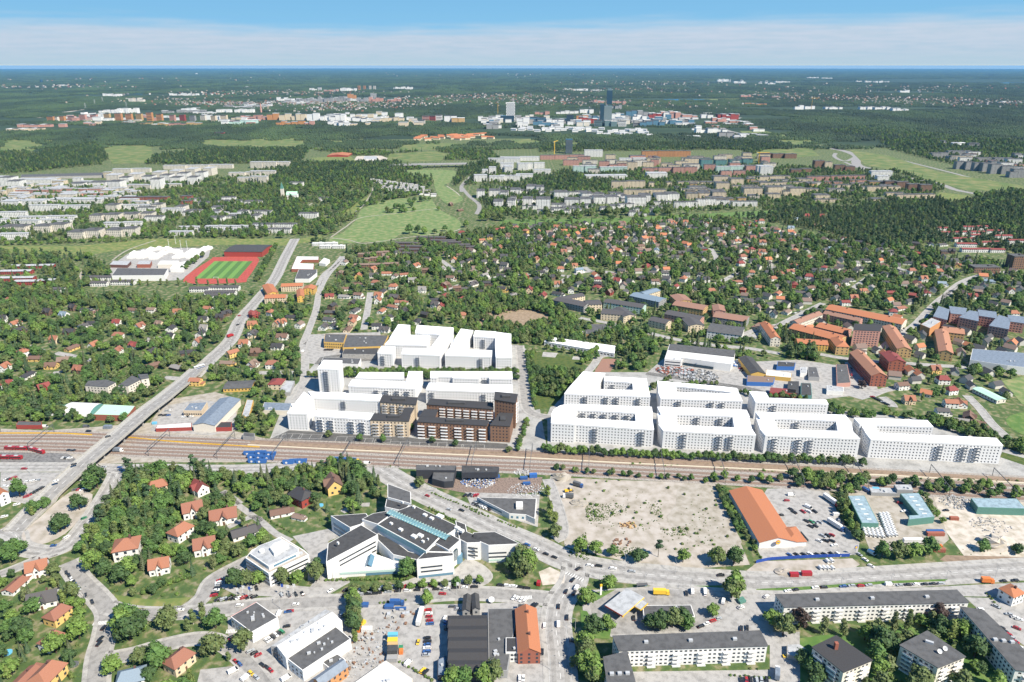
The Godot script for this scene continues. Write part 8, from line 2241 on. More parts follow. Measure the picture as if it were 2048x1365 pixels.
func traffic() -> void:
	# moving: place, heading, colour
	for q in [[V(51.5,395.5),-14,"w"],[V(57.5,395),-10,"k"],[V(66.5,392.5),-9,"w"],[V(78.5,389.5),-6,"s"],[V(135.5,385.5),0,"k"],[V(43.5,392),45,"k"],[V(39,381),60,"k"],[V(34,370),70,"k"],[V(39,368.5),65,"k"],[V(28.5,356.5),85,"k"],[V(33,347),85,"k"],[V(46.5,346),5,"k"],[V(73,346.5),85,"k"],[V(35,328),-20,"k"],[V(10.5,417.5),-28,"b"],[V(16.5,412.5),-30,"w"],[V(23,407.5),-28,"k"],[V(28.5,404),-28,"k"],[V(-65,478.5),-28,"r"],[V(-47,460),-28,"s"],[V(-37.5,459),-28,"k"],[V(136,386),0,"k"],[V(236.5,401.5),-55,"w"],[V(237.5,395),-45,"w"],[V(235,407),-55,"s"],[V(-400.5,518.5),2,"r"],[V(-336.5,521),0,"s"],[V(-323,520.5),3,"b"],[V(-316,416.5),15,"b"],[V(-312.5,426),60,"w"],[V(-313,449),55,"n"],[V(-347.5,704),42,"k"],[V(-361,908),60,"r"],[V(-350,872),62,"k"],[V(-240.5,338.5),82,"k"],[V(-201.5,353.5),10,"w"],[V(-266.5,366.5),-60,"k"],[V(-259,360.5),-50,"k"],[V(-167,357.5),5,"w"],[V(-133,358.5),5,"w"],[V(-43.5,368),-5,"r"],[V(158.5,365.5),40,"w"],[V(139.5,356),35,"w"]]:
		car(q[0],q[1],q[2],-1,"moving")
	for q in [[V(-353.5,511),42,"k"],[V(-354,486.5),42,"w"],[V(-350.5,558),42,"k"]]:
		var o: Node3D=car_kind(0).duplicate()
		o.name=numbered(self,"moving_car")
		add_child(o)
		o.position=up(q[0],8.7 if q[2] == "k" else 8.2)
		o.rotation.y=deg_to_rad(q[1])
		o.get_child(0).material_override=M["car_"+PAINT[q[2]]]
		auto_label(o,PAINT[q[2]]+" hatchback driving over the viaduct deck","car","cars driving on the roads")
	# parked in rows: ends, number, heading, gaps
	for r in [
		[V(-292.5,389.5),V(-272.5,371.5),6,-52.0,0.0,"kkwkbs"],[V(-238.5,331.5),V(-235.5,324),2,80.0,0.0,"kk"],[V(-233.5,337),V(-231.5,334),1,80.0,0.0,"k"],
		[V(-186,365),V(-188,382),7,15.0,0.0,"rkwkswr"],[V(-183.5,362.5),V(-159,365.5),8,40.0,0.0,"kskkwrkk"],[V(-146,366.5),V(-129,368),4,-55.0,0.0,"sgkk"],[V(-173,372),V(-157,374),5,-60.0,0.2,""],[V(-106,366),V(-84,368.5),5,3.0,0.0,"kwskk"],[V(-116.5,370.5),V(-84,372.5),7,45.0,0.1,"wskrwkk"],
		[V(-99,367.5),V(-21,375),13,3.0,0.0,"wskskwkskwkwk"],[V(-98.5,372),V(-21.5,379),22,50.0,0.08,""],[V(-9,376.5),V(11.5,373),5,-8.0,0.0,"kwwkk"],[V(0,364.5),V(9,361.5),4,60.0,0.0,"wwww"],[V(12,358.5),V(15.5,357),2,55.0,0.0,"kk"],
		[V(-51.5,355),V(-48,340.5),5,3.0,0.0,"rwrrb"],[V(-49,332),V(-48,316.5),6,3.0,0.0,"kkbwbs"],[V(-54,329),V(-53.5,325),1,85.0,0.0,"y"],[V(-50,307),V(-46.5,305),2,60.0,0.0,"yk"],[V(-37.5,358),V(-31.5,353),2,0.0,0.0,"gs"],[V(19,340.5),V(19.5,340),1,85.0,0.0,"w"],[V(17,320),V(17,319.5),1,85.0,0.0,"k"],[V(3.5,301),V(7,301),2,85.0,0.0,"ww"],[V(-40.5,348),V(-38.5,337),3,80.0,0.0,"wbk"],
		[V(-142,327.5),V(-134,336.5),6,-40.0,0.0,"wwkwkn"],[V(-163.5,331),V(-160.5,329.5),2,30.0,0.0,"kr"],[V(-149.5,321),V(-141,316.5),3,38.0,0.0,"skr"],[V(-139.5,311.5),V(-130.5,305.5),3,-40.0,0.0,"kkr"],[V(-154.5,313.5),V(-149.5,310),2,-40.0,0.0,"rb"],[V(-143.5,305.5),V(-137,301),2,-40.0,0.0,"ys"],[V(-136,352),V(-134.5,353),2,10.0,0.0,"br"],[V(-133,339.5),V(-132.5,339.5),1,10.0,0.0,"k"],[V(-103.5,349),V(-99,350.5),2,80.0,0.0,"sk"],
		[V(207.5,462),V(209.5,455),2,-60.0,0.0,"kk"],[V(213.5,457),V(227,458),3,-60.0,0.0,"rwk"],[V(212.5,445.5),V(224.5,443.5),4,-55.0,0.0,"knss"],[V(212.5,439),V(228,440),4,-50.0,0.3,"kkwk"],[V(217,427.5),V(227,429),3,-50.0,0.0,"skr"],[V(211.5,422),V(225,422),3,-45.0,0.0,"wkk"],[V(185.5,406.5),V(223.5,407.5),8,-60.0,0.0,"bkkwkkkw"],[V(209,472.5),V(209,472),1,0.0,0.0,"r"],[V(218,491.5),V(218,491.5),1,70.0,0.0,"k"],[V(198,453),V(198.5,453),1,0.0,0.0,"k"],[V(222.5,417),V(222.5,417),1,0.0,0.0,"w"],[V(237.5,447.5),V(240,442),2,60.0,0.2,"sk"],[V(292,471.5),V(294,468),2,-10.0,0.0,"kr"],[V(291,458),V(291.5,458),1,0.0,0.0,"w"],[V(322.5,459),V(323,459),1,0.0,0.0,"k"],
		[V(171.5,370),V(181.5,372),2,8.0,0.0,"wk"],[V(190,373),V(200.5,374.5),2,5.0,0.0,"wk"],[V(207.5,374.5),V(230,376),4,3.0,0.0,"bsrs"],[V(244,376),V(277,377.5),6,2.0,0.0,"skwkks"],[V(311.5,380),V(327.5,380.5),2,0.0,0.0,"kk"],[V(297,358),V(296,355.5),1,-50.0,0.0,"s"],[V(285,354.5),V(285,354.5),1,0.0,0.0,"w"],[V(299,350.5),V(304,344.5),3,-20.0,0.0,"sww"],[V(288,340),V(289.5,321),7,-45.0,0.2,"kkrsrkw"],[V(133,337.5),V(140,338.5),2,70.0,0.0,"kk"],[V(122,299.5),V(138.5,300),6,80.0,0.2,""],[V(153.5,316.5),V(154.5,316.5),1,0.0,0.0,"y"],[V(296.5,338.5),V(297.5,337.5),1,-40.0,0.0,"r"],
		[V(109.5,339),V(125.5,347.5),4,22.0,0.0,"kwrs"],[V(107.5,368),V(123,368),4,80.0,0.3,"kkkw"],[V(139.5,356),V(140,356),1,20.0,0.0,"w"],
		[V(-386.5,498),V(-377,501.5),4,10.0,0.0,"wwws"],[V(-405,501.5),V(-399,505),4,50.0,0.0,"wkrr"],[V(-373.5,476),V(-368,491),6,35.0,0.0,"rrkkkk"],[V(-347,501.5),V(-341,500.5),2,0.0,0.0,"kw"],[V(-342.5,487),V(-330.5,487),4,30.0,0.0,"grwk"],[V(-383,549.5),V(-375.5,548.5),2,10.0,0.0,"kk"],[V(-379.5,536.5),V(-372,535.5),3,20.0,0.0,"wkw"],[V(-373,451),V(-372.5,451.5),1,30.0,0.0,"w"],[V(-373.5,466.5),V(-373,467.5),1,30.0,0.0,"w"],[V(-383,583.5),V(-382.5,583.5),1,0.0,0.0,"k"],[V(-400.5,492.5),V(-397,492),1,0.0,0.0,"w"],
		[V(-29.5,468),V(-16.5,460),6,-60.0,0.0,"kkswwk"],[V(-31,478.5),V(-28,479),2,60.0,0.0,"kr"],[V(-13,463),V(-9.5,458.5),2,-60.0,0.0,"sb"],[V(-37.5,479.5),V(-25.5,479.5),4,60.0,0.0,"kksr"],[V(-29.5,468.5),V(-25,466.5),2,50.0,0.0,"sk"],
		[V(-334.5,616),V(-323.5,616),3,20.0,0.0,"kkb"],[V(-332,624),V(-327,627),2,20.0,0.0,"sw"],[V(-310,612),V(-301,613.5),3,10.0,0.3,"wkw"],[V(-384,584.5),V(-383.5,584.5),1,0.0,0.0,"k"],
		[V(372,733),V(359.5,701),5,75.0,0.1,""],[V(383.5,737),V(365,686),5,75.0,0.1,""],[V(359.5,657.5),V(367.5,637.5),7,-40.0,0.0,"rkkkskk"],[V(463,824),V(496,861),6,60.0,0.2,""],[V(-219,785),V(-208,785),5,70.0,0.0,"kkkkk"],[V(183,720.5),V(207,713.5),9,60.0,0.1,""],[V(252.5,743),V(248.5,720.5),4,10.0,0.1,""],[V(285,817),V(301,826),4,40.0,0.0,"rbsk"],[V(249,688),V(270.5,684),8,60.0,0.1,""],[V(666,1032),V(701,1066),5,40.0,0.1,""],[V(371,913),V(392,928),4,20.0,0.0,""]]:
		car_row(r[0],r[1],r[2],r[3],r[4],r[5])
	for q in [[V(41,373.5),65,"w"],[V(27.5,341.5),88,"w"],[V(113.5,370),80,"w"],[V(121.5,370.5),80,"w"],[V(130.5,361),65,"w"],[V(240.5,376.5),2,"w"],[V(-120.5,527),-4,"w"],[V(-428,592.5),0,"w"],[V(-390,592.5),0,"g"],[V(-140.5,350.5),85,"w"],[V(-144,301.5),60,"w"],[V(-152.5,306),40,"w"],[V(-122,301),45,"w"],[V(-57.5,311.5),60,"w"],[V(244,408.5),-55,"w"],[V(-434,616),0,"w"],[V(-242,779),85,"w"],[V(215,479.5),0,"w"],[V(222,463),-50,"w"]]:
		car(q[0],q[1],q[2],2)
	lorry(V(242,470.5),-68,"red-cabbed articulated lorry with a long white trailer beside the car park hedge",15.0,"car_red","roof_white","articulated_lorry")
	lorry(V(232.5,439),-62,"blue-cabbed articulated lorry with a long white trailer at the car park edge",14.0,"car_blue","roof_white","articulated_lorry")
	lorry(V(279,420),0,"red-cabbed articulated lorry parked before the rust-red containers",16.0,"car_red","roof_white","articulated_lorry")
	lorry(V(93.5,368),-2,"yellow delivery lorry parked beside the petrol station",10.5,"car_yellow","car_yellow")
	lorry(V(-55,347),86,"long white semi-trailer lorry parked before the black ridged workshop",15.0,"car_white","roof_white","articulated_lorry")
	lorry(V(52,492.5),-28,"blue tipper lorry on the bare building plot",8.5,"car_blue","steel_dark")
	lorry(V(43,476.5),172,"white tipper lorry on the bare building plot",8.5,"car_white","steel_dark")
	lorry(V(-131.5,529.5),-5,"blue container lorry with a yellow cab at the railway yard",8.0,"car_yellow","car_blue")
	lorry(V(304.5,379),-6,"orange recovery lorry on the service road",8.0,"car_orange","car_orange")
	lorry(V(144,303.5),70,"grey box lorry parked on the service drive",9.0,"car_white","roof_metal")
	lorry(V(-338,547.5),0,"pale blue box lorry under the viaduct edge",8.5,"car_white","roof_metal")
	lorry(V(-70.5,358.5),0,"blue flatbed lorry in the material yard",9.0,"car_blue","car_blue")
	# red articulated buses
	for q in [[V(-427.5,551),-3,"front"],[V(-408.5,547.5),-22,"middle"],[V(-422.5,535.5),-2,"rear"]]:
		var o:=thing("articulated_bus","red articulated bus in the %s of the turning loop" % q[2],"bus",up(q[0],0.15),deg_to_rad(q[1]),"red buses in the turning loop")
		for s in [-1.0,1.0]:
			part(o,"body",bx(9.6,2.7,2.55),"car_red",v3(s*5.2,1.75,0))
			part(o,"window_band",bx(9.0,0.9,2.62),"car_glass",v3(s*5.2,2.1,0))
			part(o,"roof_unit",bx(3.0,0.35,1.6),"steel",v3(s*5.2,3.25,0))
			for x in [2.4,7.6]:
				part(o,"wheel",bx(1.0,1.0,2.6),"rubber",v3(s*x,0.5,0))
		part(o,"bellows",bx(1.0,2.5,2.3),"rubber",v3(0,1.7,0))
	var bus:=thing("bus","white and blue bus coming down the long avenue","bus",up(V(-342.5,731.5),0.15),deg_to_rad(48))
	part(bus,"body",bx(11.5,2.8,2.55),"car_white",v3(0,1.8,0))
	part(bus,"window_band",bx(11.0,0.9,2.62),"car_glass",v3(0,2.1,0))
	part(bus,"skirt",bx(11.6,0.7,2.6),"car_blue",v3(0,0.8,0))
	lorry(V(-344,829),60,"red lorry driving up the long avenue",9.0,"car_red","car_red")
	var dg:=thing("wheel_loader","yellow wheel loader on the bare building plot","loader",up(V(43.5,485)),0.3)
	part(dg,"engine_body",bx(3.0,1.5,2.0),"crane_yellow",v3(-1.2,1.6,0))
	part(dg,"cab",bx(1.4,1.7,1.6),"car_glass",v3(0.6,2.6,0))
	part(dg,"arm",bx(2.4,0.5,1.4),"crane_yellow",v3(2.2,1.4,0))
	part(dg,"bucket",bx(1.0,1.1,2.6),"steel_dark",v3(3.7,0.8,0))
	for x in [-1.6,1.4]:
		for z in [-1.1,1.1]:
			part(dg,"wheel",pool["big_wheel"],"rubber",v3(x,0.65,z))

func pipe_mesh() -> Mesh:
	if not pool.has("pipe"):
		var b:=MB.new()
		b.rod(v3(0,1.2,-1.5),v3(0,1.2,1.5),1.2,1.2,14)
		b.rod(v3(0,1.2,-1.5),v3(0,1.2,1.5),0.98,0.98,14)
		for s in [-1.5,1.5]:
			for i in 14:
				var f:=TAU*i / 14.0
				var g:=TAU*(i+1) / 14.0
				b.quad(v3(cos(f)*1.2,1.2+sin(f)*1.2,s),v3(cos(g)*1.2,1.2+sin(g)*1.2,s),v3(cos(g)*0.98,1.2+sin(g)*0.98,s),v3(cos(f)*0.98,1.2+sin(f)*0.98,s),v3(0,0,signf(s)))
		pool["pipe"]=b.mesh()
	return pool["pipe"]

func heap(called: String,label: String,p: Vector2,r: float,n: int,s: float,ms: Array,h:=0.5) -> void:
	var o:=thing(called,label,"rubble heap",up(p))
	for m in ms:
		var b:=MB.new()
		for i in n:
			var d:=r*sqrt(rng.randf())
			var f:=rng.randf()*TAU
			var k:=s*rng.randf_range(0.4,1.4)
			b.box(v3(cos(f)*d,maxf(0.15,h*(1.0 - d / r))*rng.randf_range(0.6,1.2)+k*0.3,sin(f)*d*0.7),v3(k,k*rng.randf_range(0.4,0.9),k*rng.randf_range(0.5,1.2)),rng.randf()*TAU)
		part(o,"debris",b.mesh(),m,Vector3.ZERO,0.0,"stuff")

func yard_things() -> void:
	for r in 4:
		for i in 5:
			if r == 3 and i == 0:
				continue
			var p:=(V(249.5,429)).lerp(V(260.5,426.5),i / 4.0)+((V(251,436.5)) - (V(248.5,427)))*r*0.32
			var o:=thing("concrete_pipe","large white concrete pipe","pipe",up(p),0.12)
			auto_label(o,"concrete pipe before the green shed","pipe","concrete pipes stacked in the storage yard")
			part(o,"pipe_ring",pipe_mesh(),"roof_white")
	for r in 9:
		for i in 3:
			var p:=(V(271.5,453)).lerp(V(265,428),r / 8.0)+Vector2(i*2.7,-i*0.3)
			var o:=thing("concrete_pipe","large white concrete pipe","pipe",up(p),0.3)
			auto_label(o,"concrete pipe of the slanting stack","pipe","concrete pipes stacked in the storage yard")
			part(o,"pipe_ring",pipe_mesh(),"roof_white")
	for p in [V(203,392.5),V(205.5,392.5),V(208,392.5),V(211,392.5),V(210.5,399.5),V(213.5,400)]:
		var o:=thing("concrete_pipe","large white concrete pipe","pipe",up(p),0.25)
		auto_label(o,"concrete pipe at the roadworks","pipe","concrete pipes at the roadworks")
		part(o,"pipe_ring",pipe_mesh(),"roof_white")
	# hoarding before the supermarket, panel by panel
	var f:=thing("hoarding","long dark blue hoarding before the supermarket car park","fence")
	var line:=PackedVector2Array([V(162.5,398.5),V(172,401.5),V(186.5,403),V(207.5,404.5),V(229.5,405.5)])
	var ps:=resample(line,3.0)
	for i in ps.size() - 1:
		var d:=ps[i+1] - ps[i]
		part(f,"panel",bx(2.94,2.4,0.12),"hoarding_blue",up((ps[i]+ps[i+1]) / 2,1.3),atan2(-d.y,d.x))
	var sg:=thing("pole_sign","tall narrow blue and yellow pole sign at the car park entrance","sign",up(V(232,407)))
	part(sg,"pole",bx(0.3,6.0,0.3),"steel",v3(0,3,0))
	part(sg,"sign_panel",bx(2.2,2.2,0.3),"hoarding_blue",v3(0,6.5,0),0.3)
	part(sg,"yellow_disc",bx(1.5,1.5,0.4),"canopy_yellow",v3(0,6.5,0),0.3)
	for q in [[V(298.5,429),0.0,"brick_red","rust-red long container nearest the junction lorry",v3(12.0,2.6,2.5),0.15],[V(299.5,431.5),0.0,"car_blue","blue container behind the rust-red one",v3(12.0,2.6,2.5),0.15],[V(275,412.5),-3.0,"car_blue","blue container under the roadside trees",v3(12.0,2.6,2.5),0.15],[V(291,411),-5.0,"brick_red","rust-red container under the roadside trees",v3(8.0,2.6,2.5),0.15],[V(291,415),-5.0,"car_orange","orange container behind the rust-red one at the trees",v3(8.0,2.6,2.5),0.15],[V(322.5,448),-5.0,"brick_red","small rust-red skip on the white yard",v3(6.0,2.4,2.4),0.1],[V(183,385.5),0.0,"car_red","red site cabin at the roadworks",v3(5.5,2.6,2.6),0.15],[V(191.5,386.5),0.0,"car_red","red site container with grey lid at the roadworks",v3(6.5,2.8,2.6),0.15],[V(275.5,486),-60.0,"car_blue","blue container behind the green shed",v3(6.0,2.6,2.5),0.15],[V(283,486),-5.0,"car_sky","bright blue cabin at the end of the site offices",v3(5.0,3.0,2.6),0.2],[V(238.5,453),0.0,"roof_white","white caravan-like cabin on the car park",v3(4.5,2.4,2.2),0.2],[V(252.5,413.5),10.0,"roof_green","green rolling skip by the yard gate",v3(5.0,2.0,2.4),0.15],[V(17,377),80.0,"car_red","red cabin inside the junction excavation",v3(3.0,2.6,2.4),0.2],[V(141.5,362.5),25.0,"roof_green","green bottle bank by the round tree",v3(4.6,1.8,1.8),0.15],[V(142,360.5),25.0,"roof_green","second green bottle bank by the round tree",v3(4.6,1.8,1.8),0.15],[V(-68.5,329),2.0,"car_sky","sky-blue container on the coloured stack",v3(5.6,2.6,2.4),2.8],[V(-68,324.5),2.0,"car_yellow","yellow container on the coloured stack",v3(5.6,2.6,3.4),2.8],[V(-67.5,321.5),2.0,"wall_ochre","sandy container on the coloured stack",v3(5.6,2.6,2.4),2.8],[V(-67,318),2.0,"roof_dark","dark container at the end of the coloured stack",v3(5.6,2.6,4.4),2.8],[V(-67,318.5),2.0,"wall_grey","grey lower container under the coloured stack",v3(5.6,2.6,12.0),0.15],[V(-63,322),2.0,"car_green","green low container beside the coloured stack",v3(2.2,2.4,2.4),0.15],[V(-62.5,319.5),2.0,"car_orange","orange low container beside the coloured stack",v3(2.2,2.4,2.6),0.15],[V(-90.5,357.5),0.0,"car_blue","blue skip at the material yard hedge",v3(5.0,2.0,3.0),0.15],[V(-75,356),0.0,"car_blue","dark blue skip in the material yard",v3(5.5,2.0,3.0),0.15],[V(-68,354.5),0.0,"car_blue","long blue rack in the material yard",v3(7.0,1.6,1.6),0.15],[V(-85,336.5),0.0,"roof_white","white cabin in the material yard",v3(6.0,2.6,3.0),0.15],[V(-88.5,342),60.0,"car_yellow","yellow machine crate by the hedge",v3(4.0,2.0,2.0),0.15],[V(-89.5,337),80.0,"car_orange","orange crate by the hedge",v3(4.0,2.0,2.0),0.15],[V(9.5,503.5),5.0,"car_blue","blue skip in the recycling yard",v3(6.0,2.2,2.6),0.1],[V(17,506.5),5.0,"wall_blue","tall blue skip in the recycling yard",v3(6.0,3.2,3.0),0.1],[V(11.5,495.5),5.0,"car_blue","third blue skip in the recycling yard",v3(6.0,2.0,2.6),0.1],[V(-13.5,505.5),20.0,"car_blue","blue skip before the open recycling shed",v3(7.0,2.4,3.0),0.1],[V(-369,590.5),0.0,"roof_metal","grey-blue cabin by the railway yard",v3(7.0,3.0,3.0),0.1],[V(-330.5,599),5.0,"car_sky","blue tarpaulin crate by the red shed",v3(4.0,2.0,2.4),0.1]]:
		container(q[0],q[1],q[2],q[3],q[4],q[5])
	# blue recycling containers with white discs, by the railway
	for q in [[V(-223.5,542),0],[V(-214,543),0],[V(-205,541),0],[V(-218.5,536.5),0],[V(-212,535.5),0],[V(-204.5,534.5),0],[V(-215.5,529.5),0],[V(-209,529),0],[V(-186,527.5),5],[V(-181,529),5],[V(-175.5,529),5],[V(-149.5,532),0],[V(-142,531.5),0]]:
		var o:=thing("blue_waste_container","blue waste container","container",up(q[0],0.1),deg_to_rad(q[1]))
		auto_label(o,"blue waste container by the tracks","container","blue waste containers at the railway yard")
		var b:=MB.new()
		b.taper(v3(0,0,0),Vector2(8.0,2.4),v3(0,3.2,0),Vector2(9.6,2.6))
		part(o,"hopper",b.mesh(),"wall_blue")
		b=MB.new()
		b.rod(v3(-1.5,1.7,1.2),v3(-1.5,1.7,1.42),0.9,0.9,14,true)
		part(o,"white_disc",b.mesh(),"roof_white")
		part(o,"lid",bx(9.4,0.2,2.4),"car_blue",v3(0,3.3,0))
	# heaps
	heap("scrap_heap","white and grey scrap heap before the open recycling shed",V(-27,499.5),14.0,120,0.7,["roof_white","steel","wall_blue"],1.6)
	heap("scrap_heap","white scrap heap along the recycling yard end",V(11.5,487),15.0,112,0.6,["roof_white","steel"],1.2)
	heap("scrap_heap","small pale scrap heap beside the hall door of the recycling yard",V(8.5,513.5),7.0,56,0.6,["roof_white","steel"],1.2)
	heap("rubble_heap","grey block rubble heap on the white crushing yard",V(338.5,470.5),14.0,120,0.8,["concrete","roof_light"],1.4)
	heap("rubble_heap","low broken rubble heap in the middle of the crushing yard",V(345,441),14.0,72,0.6,["concrete","roof_light"],0.8)
	heap("timber_heap","rusty steel girders lying on the building plot",V(76,420.5),7.0,19,1.3,["brick_brown"],0.5)
	heap("timber_heap","brown planks lying beside the girders on the plot",V(83.5,441),6.0,19,1.2,["brick_brown","wall_ochre"],0.5)
	heap("material_heap","orange and white building material strewn along the hedge",V(-83,330.5),13.0,16,1.0,["steel","concrete","brick_brown"],0.8)
	heap("material_heap","red brick pallets in the material yard",V(-74,336.5),8.0,9,1.0,["steel","concrete","brick_brown"],0.8)
	heap("material_heap","scattered tools and pallets behind the white logistics roof",V(-83.5,316),13.0,18,0.9,["steel","concrete","brick_brown"],0.7)
	heap("material_heap","orange pallets near the frame edge beside the brick workshop",V(-85.5,308.5),10.0,9,1.0,["steel","concrete","brick_brown"],0.7)
	heap("material_heap","dark timber racks in the upper material yard",V(-68.5,348),10.0,7,1.5,["steel","concrete","brick_brown"],0.7)
	heap("yard_clutter","cars, boats and scrap crowded behind the logistics hall",V(176.5,724.5),20.0,120,1.6,["steel","brick_red","steel_dark"],0.6)
	heap("yard_clutter","mixed vehicles and crates in the small industry yard",V(199,710),22.0,110,1.7,["concrete","steel","steel_dark"],0.5)
	heap("yard_clutter","parked machines and crates beside the gable shed",V(255,743),14.0,70,1.8,["roof_white","steel","wall_blue"],0.5)
	for q in [["gravel_heap","tall pale rubble cone on the crushing yard",V(336.5,418.5),12.0,5.0,"pale_sand"],["gravel_heap","grey gravel heap by the plot entrance",V(39.5,505.5),8.0,3.0,"gravel"],["gravel_heap","flat grey gravel heap by the white tipper",V(51,469),7.0,1.6,"gravel"],["gravel_heap","sandy spoil heap at the roadworks",V(177.5,389.5),6.0,1.6,"sand"]]:
		var o:=thing(q[0],q[1],"gravel heap",up(q[2]))
		var b:=MB.new()
		ball(b,v3(0,0,0),v3(q[3],q[4],q[3]*0.8),0.22,16,6)
		part(o,"mound",b.mesh(),q[5])
	# flagpoles before the terraced office
	for q in [[V(-170,362.5),"white"],[V(-167,364.5),"white"],[V(-163,363.5),"blue"],[V(-143.5,366),"blue"],[V(-139.5,365),"white"],[V(-136,366),"white"],[V(-39.5,367.5),"white"],[V(-34.5,367.5),"white"]]:
		var o:=thing("flagpole","flagpole","flagpole",up(q[0]))
		auto_label(o,"white flagpole with a small %s flag" % q[1],"flagpole","flagpoles along the street")
		var b:=MB.new()
		b.rod(Vector3.ZERO,v3(0,10,0),0.1,0.06)
		part(o,"pole",b.mesh(),"wall_white")
		part(o,"flag",bx(1.5,2.4,0.04),"roof_white" if q[1] == "white" else "hoarding_blue",v3(0.8,8.6,0))
	# trampolines, pools and parasols in the gardens
	for q in [["garden_pool","small round blue pool in the villa wedge",V(-144,466),"car_sky",2.0],["trampoline","round black trampoline behind the terraced office",V(-174,423.5),"steel_dark",2.2],["trampoline","round dark trampoline in the gambrel villa garden",V(-242,311),"steel_dark",2.2],["garden_pool","blue pool tarpaulin in the corner garden",V(-284.5,319.5),"car_sky",2.4]]:
		var o:=thing(q[0],q[1],q[0].replace("_"," "),up(q[2]))
		var b:=MB.new()
		b.rod(v3(0,0.1,0),v3(0,0.8,0),q[4],q[4],16,true)
		part(o,"round_top",b.mesh(),q[3])
		b=MB.new()
		for i in 6:
			b.rod(v3(cos(i*1.05)*q[4],0,sin(i*1.05)*q[4]),v3(cos(i*1.05)*q[4],1.0,sin(i*1.05)*q[4]),0.06,0.06,4)
		part(o,"frame",b.mesh(),"steel")

func weed(pts: Array,step: float,cover: float) -> void:
	var old:=grid.duplicate()
	grid.fill(0)
	fill_trees(pts,step,["shrub"],cover,0.3)
	fill_trees(pts,step*3.2,["shrub"],cover*0.9,0.75)
	grid=old

